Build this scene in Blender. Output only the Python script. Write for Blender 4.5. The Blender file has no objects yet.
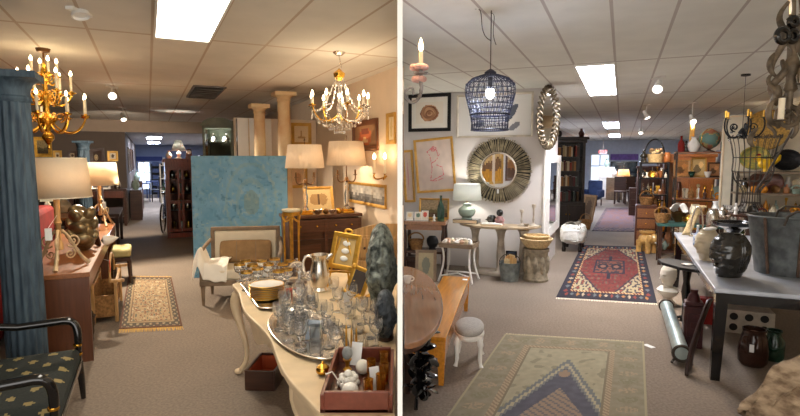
import bpy, math, random
from mathutils import Vector, Matrix, noise
random.seed(7)
R = math.radians
SC = bpy.context.scene
COL = SC.collection
V = Vector

# ------------------------------------------------------------------ camera model
FPX = 520.0
TH = math.atan(48.0 / FPX)
CAM = V((0, 0, 1.6))
FW = V((0, math.cos(TH), -math.sin(TH)))
UP = V((0, math.sin(TH), math.cos(TH)))


def ray(px, py):
    return FW * FPX + V((1, 0, 0)) * (px - 400.0) + UP * (208.0 - py)


def P(px, py, Y):
    d = ray(px, py)
    return CAM + d * (Y / d.y)


def G(px, py, Z=0.0):
    d = ray(px, py)
    return CAM + d * ((Z - CAM.z) / d.z)


CEIL = 2.6
AL = math.atan2(252.0, 522.2)          # left aisle heading (turned to the left)
AR = -math.atan2(222.0, 522.2)         # right aisle heading (turned to the right)


def frame(a):
    u = V((math.cos(a), math.sin(a), 0))
    v = V((-math.sin(a), math.cos(a), 0))
    return u, v


UL, VL = frame(AL)
UR, VR = frame(AR)


def LV(u, v, z=0.0):
    return UL * u + VL * v + V((0, 0, z))


def RV(u, v, z=0.0):
    return UR * u + VR * v + V((0, 0, z))


def uvl(p):
    return p.dot(UL), p.dot(VL)


def uvr(p):
    return p.dot(UR), p.dot(VR)


# ------------------------------------------------------------------ materials
def lin(c):
    out = []
    for x in c[:3]:
        x = max(0.0, min(255.0, x)) / 255.0
        out.append(x / 12.92 if x <= 0.04045 else ((x + 0.055) / 1.055) ** 2.4)
    return tuple(out)


MATS = {}


def mat(name, col=(128, 128, 128), rough=0.5, metal=0.0, var=0.12, scale=8.0, bump=0.0, bscale=60.0,
        stretch=None, trans=0.0, emit=0.0, ior=1.45, detail=3.0, col2=None, coat=0.0, alpha=1.0):
    if name in MATS:
        return MATS[name]
    m = bpy.data.materials.new(name)
    m.use_nodes = True
    nt = m.node_tree
    b = nt.nodes['Principled BSDF']
    c = lin(col)
    b.inputs['Base Color'].default_value = (*c, 1)
    b.inputs['Roughness'].default_value = rough
    b.inputs['Metallic'].default_value = metal
    b.inputs['IOR'].default_value = ior
    b.inputs['Transmission Weight'].default_value = trans
    b.inputs['Coat Weight'].default_value = coat
    b.inputs['Alpha'].default_value = alpha
    if emit:
        b.inputs['Emission Color'].default_value = (*c, 1)
        b.inputs['Emission Strength'].default_value = emit
    if var > 0 or bump > 0:
        tc = nt.nodes.new('ShaderNodeTexCoord')
        mp = nt.nodes.new('ShaderNodeMapping')
        if stretch:
            mp.inputs['Scale'].default_value = stretch
        nt.links.new(tc.outputs['Object'], mp.inputs['Vector'])
    if var > 0:
        nz = nt.nodes.new('ShaderNodeTexNoise')
        nz.inputs['Scale'].default_value = scale
        nz.inputs['Detail'].default_value = detail
        nt.links.new(mp.outputs['Vector'], nz.inputs['Vector'])
        rp = nt.nodes.new('ShaderNodeValToRGB')
        lo = tuple(x * (1 - var) for x in c)
        hi = tuple(min(1, x * (1 + var)) for x in c)
        if col2:
            hi = lin(col2)
            lo = c
        rp.color_ramp.elements[0].position = 0.35
        rp.color_ramp.elements[1].position = 0.65
        rp.color_ramp.elements[0].color = (*lo, 1)
        rp.color_ramp.elements[1].color = (*hi, 1)
        nt.links.new(nz.outputs['Fac'], rp.inputs['Fac'])
        nt.links.new(rp.outputs['Color'], b.inputs['Base Color'])
    if bump > 0:
        n2 = nt.nodes.new('ShaderNodeTexNoise')
        n2.inputs['Scale'].default_value = bscale
        n2.inputs['Detail'].default_value = 4
        nt.links.new(mp.outputs['Vector'], n2.inputs['Vector'])
        bp = nt.nodes.new('ShaderNodeBump')
        bp.inputs['Strength'].default_value = bump
        bp.inputs['Distance'].default_value = 0.01
        nt.links.new(n2.outputs['Fac'], bp.inputs['Height'])
        nt.links.new(bp.outputs['Normal'], b.inputs['Normal'])
    MATS[name] = m
    return m


def wood(name, col, rough=0.35, var=0.28, axis=1, scale=5.0, coat=0.2):
    st = [9, 9, 9]
    st[axis] = 0.7
    return mat(name, col, rough, 0, var, scale, stretch=tuple(st), coat=coat, detail=5)


def emission(name, col, strength):
    if name in MATS:
        return MATS[name]
    m = bpy.data.materials.new(name)
    m.use_nodes = True
    nt = m.node_tree
    nt.nodes.remove(nt.nodes['Principled BSDF'])
    e = nt.nodes.new('ShaderNodeEmission')
    e.inputs['Color'].default_value = (*lin(col), 1)
    e.inputs['Strength'].default_value = strength
    nt.links.new(e.outputs[0], nt.nodes['Material Output'].inputs[0])
    MATS[name] = m
    return m


def shade_mat(name, col, trans=0.55):
    """lamp shade cloth: part diffuse, part translucent, so a bulb inside lights it"""
    if name in MATS:
        return MATS[name]
    m = bpy.data.materials.new(name)
    m.use_nodes = True
    nt = m.node_tree
    nt.nodes.remove(nt.nodes['Principled BSDF'])
    d = nt.nodes.new('ShaderNodeBsdfDiffuse')
    t = nt.nodes.new('ShaderNodeBsdfTranslucent')
    x = nt.nodes.new('ShaderNodeMixShader')
    tc = nt.nodes.new('ShaderNodeTexCoord')
    nz = nt.nodes.new('ShaderNodeTexNoise')
    nz.inputs['Scale'].default_value = 60
    mx = nt.nodes.new('ShaderNodeValToRGB')
    c = lin(col)
    mx.color_ramp.elements[0].color = (*[q * 0.92 for q in c], 1)
    mx.color_ramp.elements[1].color = (*c, 1)
    nt.links.new(tc.outputs['Object'], nz.inputs['Vector'])
    nt.links.new(nz.outputs['Fac'], mx.inputs['Fac'])
    for s in (d, t):
        nt.links.new(mx.outputs['Color'], s.inputs['Color'])
    x.inputs['Fac'].default_value = trans
    nt.links.new(d.outputs[0], x.inputs[1])
    nt.links.new(t.outputs[0], x.inputs[2])
    nt.links.new(x.outputs[0], nt.nodes['Material Output'].inputs[0])
    MATS[name] = m
    return m


def colattr(name='woven pattern', rough=0.9, bump=0.25, metal=0.0):
    if name in MATS:
        return MATS[name]
    m = mat(name, (255, 255, 255), rough, metal, var=0, bump=bump, bscale=180)
    nt = m.node_tree
    a = nt.nodes.new('ShaderNodeAttribute')
    a.attribute_name = 'col'
    nt.links.new(a.outputs['Color'], nt.nodes['Principled BSDF'].inputs['Base Color'])
    return m


# ------------------------------------------------------------------ mesh builder
class MB:
    def __init__(s):
        s.v, s.f, s.c = [], [], []

    def add(s, vs, fs, M=None, col=None):
        o = len(s.v)
        for p in vs:
            p = V(p)
            s.v.append(M @ p if M is not None else p)
        for f in fs:
            s.f.append(tuple(i + o for i in f))
            s.c.append(col)
        return s

    def box(s, x, y, z, sx, sy, sz, rz=0, rx=0, ry=0, M=None, col=None):
        m = Matrix.Translation((x, y, z)) @ Matrix.Rotation(rz, 4, 'Z') @ Matrix.Rotation(ry, 4, 'Y') @ Matrix.Rotation(rx, 4, 'X')
        if M is not None:
            m = M @ m
        a, b, c = sx / 2, sy / 2, sz / 2
        vs = [(-a, -b, -c), (a, -b, -c), (a, b, -c), (-a, b, -c), (-a, -b, c), (a, -b, c), (a, b, c), (-a, b, c)]
        fs = [(0, 3, 2, 1), (4, 5, 6, 7), (0, 1, 5, 4), (1, 2, 6, 5), (2, 3, 7, 6), (3, 0, 4, 7)]
        return s.add(vs, fs, m, col)

    def lathe(s, prof, n=20, o=(0, 0, 0), sx=1, sy=1, M=None, flute=0.0, nfl=0, col=None):
        vs, fs, rings = [], [], []
        for r, z in prof:
            if r < 1e-6:
                rings.append([len(vs)])
                vs.append((o[0], o[1], o[2] + z))
            else:
                k = len(vs)
                rings.append(list(range(k, k + n)))
                for i in range(n):
                    a = 2 * math.pi * i / n
                    rr = r * (1 - flute * (0.5 + 0.5 * math.cos(a * nfl))) if nfl else r
                    vs.append((o[0] + rr * sx * math.cos(a), o[1] + rr * sy * math.sin(a), o[2] + z))
        for A, B in zip(rings, rings[1:]):
            if len(A) == 1 and len(B) == 1:
                continue
            for i in range(n):
                j = (i + 1) % n
                if len(A) == 1:
                    fs.append((A[0], B[j], B[i])[::-1] if False else (A[0], B[i], B[j])[::-1])
                elif len(B) == 1:
                    fs.append((A[i], A[j], B[0]))
                else:
                    fs.append((A[i], A[j], B[j], B[i]))
        return s.add(vs, fs, M, col)

    def tube(s, pts, r, n=8, closed=False, M=None, col=None):
        pts = [V(p) for p in pts]
        k = len(pts)
        rad = r if isinstance(r, (list, tuple)) else [r] * k
        tang = []
        for i in range(k):
            if closed:
                t = pts[(i + 1) % k] - pts[i - 1]
            else:
                t = pts[min(i + 1, k - 1)] - pts[max(i - 1, 0)]
            tang.append(t.normalized() if t.length > 1e-9 else V((0, 0, 1)))
        ref = V((0, 0, 1)) if abs(tang[0].z) < 0.9 else V((1, 0, 0))
        nrm = (ref - tang[0] * ref.dot(tang[0])).normalized()
        vs, fs = [], []
        for i in range(k):
            t = tang[i]
            nrm = nrm - t * nrm.dot(t)
            nrm = nrm.normalized() if nrm.length > 1e-9 else t.orthogonal().normalized()
            b = t.cross(nrm)
            for j in range(n):
                a = 2 * math.pi * j / n
                vs.append(pts[i] + (nrm * math.cos(a) + b * math.sin(a)) * rad[i])
        m = k if closed else k - 1
        for i in range(m):
            for j in range(n):
                a0, a1 = i * n + j, i * n + (j + 1) % n
                i2 = (i + 1) % k
                fs.append((a0, a1, i2 * n + (j + 1) % n, i2 * n + j))
        if not closed:
            fs.append(tuple(range(n))[::-1])
            fs.append(tuple((k - 1) * n + j for j in range(n)))
        return s.add(vs, fs, M, col)

    def cyl(s, p0, p1, r0, r1=None, n=12, M=None, col=None):
        return s.tube([p0, p1], [r0, r0 if r1 is None else r1], n, M=M, col=col)

    def ball(s, x, y, z, rx, ry=None, rz=None, n=14, m=9, M=None, col=None):
        ry = rx if ry is None else ry
        rz = rx if rz is None else rz
        prof = [(math.sin(math.pi * i / m), -math.cos(math.pi * i / m)) for i in range(m + 1)]
        prof[0] = (0, -1)
        prof[-1] = (0, 1)
        mm = Matrix.Translation((x, y, z)) @ Matrix.Diagonal((rx, ry, rz, 1))
        if M is not None:
            mm = M @ mm
        return s.lathe(prof, n, M=mm, col=col)

    def prism(s, poly, z0, z1, M=None, col=None):
        n = len(poly)
        vs = [(p[0], p[1], z0) for p in poly] + [(p[0], p[1], z1) for p in poly]
        fs = [tuple(range(n))[::-1], tuple(range(n, 2 * n))]
        fs += [(i, (i + 1) % n, n + (i + 1) % n, n + i) for i in range(n)]
        return s.add(vs, fs, M, col)

    def grid(s, nx, ny, fn, colfn=None, M=None):
        """fn(a,b) -> point for a,b in 0..1"""
        vs = [fn(i / nx, j / ny) for j in range(ny + 1) for i in range(nx + 1)]
        o = len(s.v)
        for p in vs:
            s.v.append(M @ V(p) if M is not None else V(p))
        for j in range(ny):
            for i in range(nx):
                a = o + j * (nx + 1) + i
                s.f.append((a, a + 1, a + nx + 2, a + nx + 1))
                s.c.append(colfn((i + 0.5) / nx, (j + 0.5) / ny) if colfn else None)
        return s

    def ring(s, c, ra, rb, r, n=32, k=8, M=None):
        """torus lying in XZ around c"""
        return s.tube([(c[0] + ra * math.cos(2 * math.pi * i / n), c[1], c[2] + rb * math.sin(2 * math.pi * i / n)) for i in range(n)], r, k, closed=True, M=M)

    def hoop(s, c, ra, rb, r, n=28, k=6, M=None):
        """torus lying in XY around c"""
        return s.tube([(c[0] + ra * math.cos(2 * math.pi * i / n), c[1] + rb * math.sin(2 * math.pi * i / n), c[2]) for i in range(n)], r, k, closed=True, M=M)

    def mesh(s, name, material, smooth=35, defcol=(120, 110, 100)):
        me = bpy.data.meshes.new(name)
        me.from_pydata([tuple(p) for p in s.v], [], s.f)
        if any(c is not None for c in s.c):
            at = me.color_attributes.new('col', 'FLOAT_COLOR', 'CORNER')
            buf = []
            for f, c in zip(s.f, s.c):
                q = (*lin(c if c is not None else defcol), 1.0)
                buf.extend(q * len(f))
            at.data.foreach_set('color', buf)
        if material:
            me.materials.append(material)
        if smooth:
            me.shade_smooth()
            try:
                me.set_sharp_from_angle(angle=R(smooth))
            except Exception:
                pass
        me.update()
        return me


def part(parent, name, mb, material, smooth=35, bevel=0.0, label=None, loc=None, remesh=0, sub=0, disp=0, solid=0):
    o = bpy.data.objects.new(name, mb.mesh(name, material, smooth))
    COL.objects.link(o)
    if parent is not None:
        o.parent = parent
    if loc is not None:
        o.location = loc
    if label:
        o['label'] = label
    if remesh:
        md = o.modifiers.new('join', 'REMESH')
        md.mode = 'VOXEL'
        md.voxel_size = remesh
        md.use_smooth_shade = True
        sm = o.modifiers.new('soften', 'SMOOTH')
        sm.iterations = 4
    if solid:
        md = o.modifiers.new('thickness', 'SOLIDIFY')
        md.thickness = solid
        md.offset = 0
    if bevel:
        md = o.modifiers.new('edge', 'BEVEL')
        md.width = bevel
        md.segments = 2
        md.limit_method = 'ANGLE'
        md.angle_limit = R(40)
    if sub:
        md = o.modifiers.new('sub', 'SUBSURF')
        md.levels = md.render_levels = sub
    return o


def tag(o, label, cat, group=None, kind=None):
    o['label'] = label
    o['category'] = cat
    if group:
        o['group'] = group
    if kind:
        o['kind'] = kind
    return o


def thing(name, label, cat, loc=(0, 0, 0), rz=0.0, group=None, rx=0.0, ry=0.0, s=1.0):
    o = bpy.data.objects.new(name, None)
    COL.objects.link(o)
    o.empty_display_size = 0.1
    o.location = loc
    o.rotation_euler = (rx, ry, rz)
    o.scale = (s, s, s)
    return tag(o, label, cat, group)


def solo(name, mb, material, label, cat, loc=(0, 0, 0), rz=0.0, group=None, rx=0.0, ry=0.0, **k):
    o = part(None, name, mb, material, **k)
    o.location = loc
    o.rotation_euler = (rx, ry, rz)
    return tag(o, label, cat, group)


def struct(name, mb, material, parent=None, smooth=0, **k):
    o = part(parent, name, mb, material, smooth, **k)
    o['kind'] = 'structure'
    return o


def dup(root, loc, rz=None, label=None, group=None, s=None):
    r = root.copy()
    COL.objects.link(r)
    r.location = loc
    if rz is not None:
        r.rotation_euler = (root.rotation_euler[0], root.rotation_euler[1], rz)
    if s is not None:
        r.scale = (s, s, s)
    if label:
        r['label'] = label
    if group:
        r['group'] = group
    for ch in list(root.children):
        c = ch.copy()
        COL.objects.link(c)
        c.parent = r
        for g in list(ch.children):
            d = g.copy()
            COL.objects.link(d)
            d.parent = c
    return r


def lamp_light(loc, power, col=(255, 200, 140), radius=0.04):
    l = bpy.data.lights.new('bulb_light', 'POINT')
    l.energy = power
    l.color = lin(col)
    l.shadow_soft_size = radius
    o = bpy.data.objects.new('bulb_light', l)
    o.location = loc
    COL.objects.link(o)
    return o


def spot_light(loc, target, power, col=(255, 215, 165), angle=70, radius=0.05):
    l = bpy.data.lights.new('track_light', 'SPOT')
    l.energy = power
    l.color = lin(col)
    l.spot_size = R(angle)
    l.spot_blend = 0.6
    l.shadow_soft_size = radius
    o = bpy.data.objects.new('track_light', l)
    o.location = loc
    d = V(target) - V(loc)
    o.rotation_euler = d.to_track_quat('-Z', 'Y').to_euler()
    COL.objects.link(o)
    return o


def spiral(cx, cz, r0, r1, a0, turns, n=24, y=0.0):
    out = []
    for i in range(n + 1):
        t = i / n
        a = a0 + turns * 2 * math.pi * t
        r = r0 + (r1 - r0) * t
        out.append((cx + r * math.cos(a), y, cz + r * math.sin(a)))
    return out


def bez(p0, p1, p2, p3, n=12):
    p0, p1, p2, p3 = V(p0), V(p1), V(p2), V(p3)
    return [p0 * (1 - t) ** 3 + p1 * 3 * t * (1 - t) ** 2 + p2 * 3 * t * t * (1 - t) + p3 * t ** 3 for t in [i / n for i in range(n + 1)]]


def rotz(a):
    return Matrix.Rotation(a, 4, 'Z')


def mix(a, b, t):
    return tuple(x + (y - x) * t for x, y in zip(a, b))


def nz(x, y, z=0.0):
    return noise.noise(V((x, y, z)))
# ------------------------------------------------------------------ shared materials
def ceiling_mat(name, col, du, dv, u0, v0, dark):
    m = mat(name, col, 0.9, 0, var=0.04, scale=3, bump=0.08, bscale=120)
    nt = m.node_tree
    b = nt.nodes['Principled BSDF']
    src = b.inputs['Base Color'].links[0].from_socket
    tc = nt.nodes.new('ShaderNodeTexCoord')
    sp = nt.nodes.new('ShaderNodeSeparateXYZ')
    nt.links.new(tc.outputs['Object'], sp.inputs[0])

    def line(sock, off, per, w):
        a = nt.nodes.new('ShaderNodeMath'); a.operation = 'SUBTRACT'; a.inputs[1].default_value = off
        nt.links.new(sock, a.inputs[0])
        d = nt.nodes.new('ShaderNodeMath'); d.operation = 'PINGPONG'; d.inputs[1].default_value = per / 2
        nt.links.new(a.outputs[0], d.inputs[0])
        l = nt.nodes.new('ShaderNodeMath'); l.operation = 'LESS_THAN'; l.inputs[1].default_value = w
        nt.links.new(d.outputs[0], l.inputs[0])
        return l.outputs[0]
    a = line(sp.outputs[0], u0, du, 0.011)
    c = line(sp.outputs[1], v0, dv, 0.022)
    mx = nt.nodes.new('ShaderNodeMath'); mx.operation = 'MAXIMUM'
    nt.links.new(a, mx.inputs[0]); nt.links.new(c, mx.inputs[1])
    mc = nt.nodes.new('ShaderNodeMix'); mc.data_type = 'RGBA'
    nt.links.new(mx.outputs[0], mc.inputs['Factor'])
    nt.links.new(src, mc.inputs['A'])
    mc.inputs['B'].default_value = (*lin(dark), 1)
    nt.links.new(mc.outputs['Result'], b.inputs['Base Color'])
    return m


def carpet_mat():
    m = mat('loop carpet', (136, 122, 108), 0.95, 0, var=0.16, scale=55, bump=0.5, bscale=260, detail=6)
    nt = m.node_tree
    b = nt.nodes['Principled BSDF']
    src = b.inputs['Base Color'].links[0].from_socket
    tc = nt.nodes.new('ShaderNodeTexCoord')
    n2 = nt.nodes.new('ShaderNodeTexNoise'); n2.inputs['Scale'].default_value = 1.3
    nt.links.new(tc.outputs['Object'], n2.inputs['Vector'])
    rp = nt.nodes.new('ShaderNodeValToRGB')
    rp.color_ramp.elements[0].color = (0.86, 0.85, 0.85, 1); rp.color_ramp.elements[1].color = (1, 1, 1, 1)
    rp.color_ramp.elements[0].position = 0.3; rp.color_ramp.elements[1].position = 0.7
    nt.links.new(n2.outputs['Fac'], rp.inputs['Fac'])
    mc = nt.nodes.new('ShaderNodeMix'); mc.data_type = 'RGBA'; mc.blend_type = 'MULTIPLY'; mc.inputs['Factor'].default_value = 1
    nt.links.new(src, mc.inputs['A']); nt.links.new(rp.outputs['Color'], mc.inputs['B'])
    nt.links.new(mc.outputs['Result'], b.inputs['Base Color'])
    return m


m_white = mat('white wall paint', (238, 234, 228), 0.8, var=0.03)
m_cream_wall = mat('cream wall paint', (228, 208, 184), 0.85, var=0.04, scale=3)
m_taupe_wall = mat('dark taupe wall paint', (88, 76, 68), 0.85, var=0.06, scale=3)
m_rwall = mat('pale grey wall paint', (214, 208, 204), 0.85, var=0.05, scale=2)
m_rwall2 = mat('beige wall paint', (190, 170, 140), 0.85, var=0.06, scale=2)
m_mahog = wood('mahogany', (86, 44, 28), axis=2)
m_cherry = wood('cherry wood', (150, 70, 40), axis=2)
m_side = wood('brown walnut', (86, 52, 36), axis=0)
m_dark = wood('dark walnut', (62, 36, 24), axis=0)
m_teak = wood('warm teak', (144, 90, 50), axis=1, var=.16)
m_teak_end = wood('teak end panel', (96, 56, 34), axis=2, var=.14)
m_honey = wood('honey lacquered wood', (206, 134, 42), axis=1, rough=0.22, coat=0.6, var=0.16)
m_brown = wood('polished brown wood', (148, 106, 76), axis=1, rough=0.22, coat=0.5, var=0.12)
m_pine = wood('pale pine', (188, 146, 92), axis=2)
m_wick = mat('wicker', (150, 108, 62), 0.8, var=0.35, scale=40, bump=0.6, bscale=60)
m_straw = mat('pale straw', (200, 176, 132), 0.85, var=0.2, scale=40, bump=0.5, bscale=70)
m_black = mat('black lacquer', (14, 13, 14), 0.18, var=0.1, coat=0.6)
m_blackmat = mat('black iron', (24, 23, 24), 0.55, 0.3, var=0.2)
m_iron = mat('weathered iron', (74, 66, 58), 0.6, 0.5, var=0.35, scale=20, bump=0.4)
m_brass = mat('polished brass', (216, 164, 66), 0.25, 1.0, var=0.12)
m_gold = mat('gilt', (208, 158, 66), 0.38, 0.85, var=0.2, scale=20)
m_goldpaint = mat('gold frame paint', (200, 154, 74), 0.45, 0.35, var=0.12, scale=20)
m_bronze = mat('bronze', (112, 78, 44), 0.4, 0.8, var=0.25)
m_silver = mat('silver plate', (222, 214, 202), 0.24, 1.0, var=0.05)
m_galv = mat('galvanised steel', (150, 160, 160), 0.42, 0.8, var=0.25, scale=14)
m_zinc = mat('dark zinc', (104, 108, 108), 0.5, 0.6, var=0.35, scale=12, bump=0.2)
m_glass = mat('clear crystal', (255, 255, 255), 0.02, var=0, trans=0.93, ior=1.25, coat=0.6)
m_amber = mat('amber glass', (236, 160, 50), 0.05, var=0, trans=0.85)
m_green_glass = mat('green glass', (70, 110, 90), 0.06, var=0, trans=0.7)
m_brown_glass = mat('brown glass', (70, 44, 34), 0.1, var=0, trans=0.35)
m_mirror = mat('mirror glass', (235, 238, 240), 0.02, 1.0, var=0)
m_stone = mat('cast stone', (178, 166, 150), 0.85, var=0.18, scale=9, bump=0.4)
m_cement = mat('carved cement', (150, 138, 118), 0.9, var=0.3, scale=14, bump=0.9, bscale=30)
m_marble = mat('pale faux marble', (222, 200, 158), 0.5, var=0.1, scale=4, col2=(206, 164, 122))
m_blue = mat('distressed blue paint', (46, 61, 74), 0.6, var=0.3, scale=7, col2=(72, 90, 102), bump=0.15, stretch=(4, 4, 0.8))
m_creamp = mat('cream painted wood', (222, 196, 158), 0.45, var=0.1, scale=6, coat=0.2)
m_greyp = mat('grey wash wood', (132, 112, 90), 0.6, var=0.18, scale=10)
m_creamf = mat('cream upholstery', (224, 212, 188), 0.9, var=0.05, bump=0.15, bscale=200)
m_tan = mat('tan suede', (146, 116, 80), 0.9, var=0.12, scale=12)
m_whitef = mat('white fabric', (236, 230, 218), 0.9, var=0.04)
m_red = mat('red upholstery', (128, 24, 18), 0.85, var=0.2, scale=6)
m_ceram = mat('white ceramic', (240, 236, 228), 0.2, var=0.03, coat=0.4)
m_creamc = mat('cream ceramic', (206, 190, 160), 0.3, var=0.15, scale=10, coat=0.4)
m_blackc = mat('black brown ceramic', (40, 38, 34), 0.22, var=0.3, scale=10, coat=0.5)
m_paper = mat('white paper', (240, 240, 238), 0.8, var=0.02)
m_redtag = mat('red tag paper', (214, 36, 34), 0.7, var=0.04)
m_celadon = mat('celadon glaze', (150, 166, 152), 0.25, var=0.08, coat=0.4)
m_plaster = mat('white plaster', (232, 226, 212), 0.8, var=0.05, bump=0.15)
m_flame = emission('lit candle bulb', (255, 222, 170), 14)
m_bulb = emission('white bulb', (235, 240, 255), 14)
m_farpanel = emission('far fluorescent diffuser', (218, 230, 255), 34)
m_panel = emission('fluorescent diffuser', (250, 250, 255), 23)
m_warmpanel = emission('warm fluorescent diffuser', (255, 246, 228), 6)
m_frame_white = mat('white enamel', (230, 228, 222), 0.5, var=0.02)
m_candle = mat('ivory candle sleeve', (240, 226, 196), 0.6, var=0.03)
m_shade_lin = shade_mat('linen shade', (226, 212, 190), 0.4)
m_shade_pl = shade_mat('ivory pleated shade', (250, 238, 220), 0.5)
m_shade_wh = shade_mat('white silk shade', (238, 240, 236), 0.5)
m_col = colattr('woven pattern', 0.95, 0.35)
m_art = colattr('painted paper', 0.75, 0.0)
m_oil = colattr('oil paint', 0.55, 0.35)
# ------------------------------------------------------------------ the setting
def wallseg(name, p0, p1, z0, z1, t, m, parent=None):
    """upright wall from p0 to p1, thickness t to the left of the direction p0->p1 (negative: to the right)"""
    p0, p1 = V(p0), V(p1)
    d = (p1 - p0).normalized()
    n = V((-d.y, d.x, 0)) * t
    poly = [p0, p1, p1 + n, p0 + n]
    if t < 0:
        poly = poly[::-1]
    mb = MB().prism(poly, z0, z1)
    return struct(name, mb, m, parent)


YB = -1.6                                       # rooms are open behind the viewer
PT = 0.0142                                     # partition thickness
WRU = 2.46                                      # right wall of the left room (u)
LBV = 8.14                                      # back partition of the left room (v)
B0 = LV(WRU, 5.65 * VL.y + 0.0)                 # placeholder, replaced below
# right wall of the left room starts where u = WRU meets X = 0
s0 = (0 - (UL * WRU).x) / VL.x
B0 = LV(WRU, s0)
LEND = 27.0
LCOR = 14.9
polyL = [V((-PT / 2, YB, 0)), V((-PT / 2, B0.y, 0)), LV(WRU, LEND), LV(-2.6, LEND), LV(-2.6, (YB + 2.6 * UL.y) / VL.y)]
REND = 29.0
RU0, RU1 = -1.9, 3.2
RFV = 7.52
RFU = -1.0
yf = (RFV * VR.x) / -UR.x                       # u where the frontal wall meets X = 0
F0 = RV(yf, RFV)
polyR = [V((PT / 2, YB, 0)), RV(RU1, (YB - RU1 * UR.y) / VR.y), RV(RU1, REND), RV(RU0, REND), RV(RU0, 9.7), RV(RFU - 0.1, 9.7), V((PT / 2, F0.y, 0))]


def ang_obj(poly, z0, z1, a, name, m):
    inv = rotz(-a)
    pts = [inv @ p for p in poly]
    o = struct(name, MB().prism([(p.x, p.y) for p in pts], z0, z1), m)
    o.rotation_euler = (0, 0, a)
    return o


allx = [-16, 16]
fl = MB().prism([(-17, YB, 0), (19, YB, 0), (19, 32, 0), (-17, 32, 0)], -0.1, 0.0)
struct('floor', fl, carpet_mat())
m_ceilL = ceiling_mat('ceiling tiles warm', (214, 208, 198), 0.45, 3.1, 0.07, 4.72, (186, 168, 150))
m_ceilR = ceiling_mat('ceiling tiles pale', (232, 233, 226), 0.4, 2.9, -0.5, 5.85, (192, 186, 180))
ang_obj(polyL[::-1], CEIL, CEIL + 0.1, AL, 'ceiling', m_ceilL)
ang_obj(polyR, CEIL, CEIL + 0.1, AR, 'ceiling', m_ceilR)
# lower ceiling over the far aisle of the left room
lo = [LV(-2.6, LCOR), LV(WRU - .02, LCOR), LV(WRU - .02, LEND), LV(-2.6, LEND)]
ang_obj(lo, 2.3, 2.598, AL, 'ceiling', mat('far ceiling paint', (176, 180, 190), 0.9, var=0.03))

struct('trim_4', MB().box(0, 0, 0, 1, 1, 1, M=Matrix.Translation(LV((WRU - 2.6) / 2 + .0, LCOR - .012, 2.45)) @ rotz(AL) @ Matrix.Diagonal((WRU + 2.5, .02, .298, 1))), mat('soffit paint', (150, 132, 116), .9, var=.03))
# white partition between the two rooms
struct('wall_centre', MB().prism([(-PT / 2, 1.45), (PT / 2, 1.45), (PT / 2, F0.y + .05), (-PT / 2, F0.y + .05)], 0, CEIL), m_white)
# left room
wallseg('wall_right', B0 + V((-PT / 2 - .004, 0.0, 0)), LV(WRU, LEND), 0, CEIL, -0.06, m_cream_wall)
LB1 = LV(WRU - .02, LBV)
LB0 = LB1 - UL * 1.26
wallseg('wall_back', LB0, LB1, 0, 2.23, 0.08, m_cream_wall)
wallseg('wall_left', LV(-2.6, (YB + 2.6 * UL.y) / VL.y), LV(-2.6, LCOR), 0, CEIL, 0.1, m_taupe_wall)
wallseg('wall_back', LV(-2.6, LCOR), LV(-0.50, LCOR), 0, CEIL, 0.12, m_taupe_wall)
wallseg('wall_left', LV(-0.50, LCOR + .12), LV(-0.50, LEND), 0, 2.3, 0.1, m_taupe_wall)
wallseg('wall_end', LV(-0.6, LEND), LV(WRU, LEND), 0, 2.3, 0.1, mat('far wall blue grey', (126, 140, 172), 0.8, var=0.04))
# right room
wallseg('wall_front', F0 + V((PT / 2 + .004, 0, 0)), RV(RFU, RFV), 0, CEIL, 0.1, m_rwall)
wallseg('wall_return', RV(RFU, RFV + .1), RV(RFU, RFV + 1.62), 0, CEIL, 0.09, m_rwall)
wallseg('wall_left', RV(RU0, 9.75), RV(RU0, REND), 0, CEIL, 0.1, m_rwall)
wallseg('wall_back', RV(RU0, REND), RV(RU1, REND), 0, CEIL, 0.1, mat('far wall pale blue', (206, 214, 230), 0.8, var=0.04))
wallseg('wall_right', RV(RU1, REND), RV(RU1, (YB - RU1 * UR.y) / VR.y), 0, CEIL, 0.1, m_rwall2)
# white post at the end of the front wall
struct('trim_1', MB().box(0, 0, 0, 1, 1, 1, M=Matrix.Translation(RV(RFU + .012, RFV + .04, CEIL / 2)) @ rotz(AR) @ Matrix.Diagonal((.022, .16, CEIL, 1))), m_white)

# wall planes: (point, facing normal, rotation of a thing hung on it)
W_LB = (LB1, -VL, AL)
W_LR = (B0, -UL, AL - math.pi / 2)
W_LD = (LV(0, LCOR), -VL, AL)
W_RF = (RV(0, RFV), -VR, AR)
W_RR = (RV(RFU, 0), UR, AR + math.pi / 2)
W_RE = (RV(0, REND), -VR, AR)
W_LE = (LV(0, LEND), -VL, AL)


def onwall(px, py, W, off=0.0):
    d = ray(px, py)
    p0 = W[0] + W[1] * off
    t = (p0 - CAM).dot(W[1]) / d.dot(W[1])
    return CAM + d * t


# fluorescent panels
def panel(name, u0, u1, v0, v1, a, z, label, group):
    c = frame(a)
    o = c[0] * ((u0 + u1) / 2) + c[1] * ((v0 + v1) / 2) + V((0, 0, z))
    t = thing(name, label, 'ceiling light', o, a, group)
    du, dv = u1 - u0, v1 - v0
    fr = MB()
    for sx in (-1, 1):
        fr.box(sx * (du / 2 - .008), 0, -.012, .016, dv, .022)
        fr.box(0, sx * (dv / 2 - .012), -.012, du - .03, .024, .022)
    part(t, 'frame', fr, m_frame_white, 0)
    part(t, 'diffuser', MB().box(0, 0, -.008, du - .03, dv - .05, .012), m_farpanel if v0 > 12 else (m_warmpanel if a > 0 else m_panel), 0)


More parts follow.
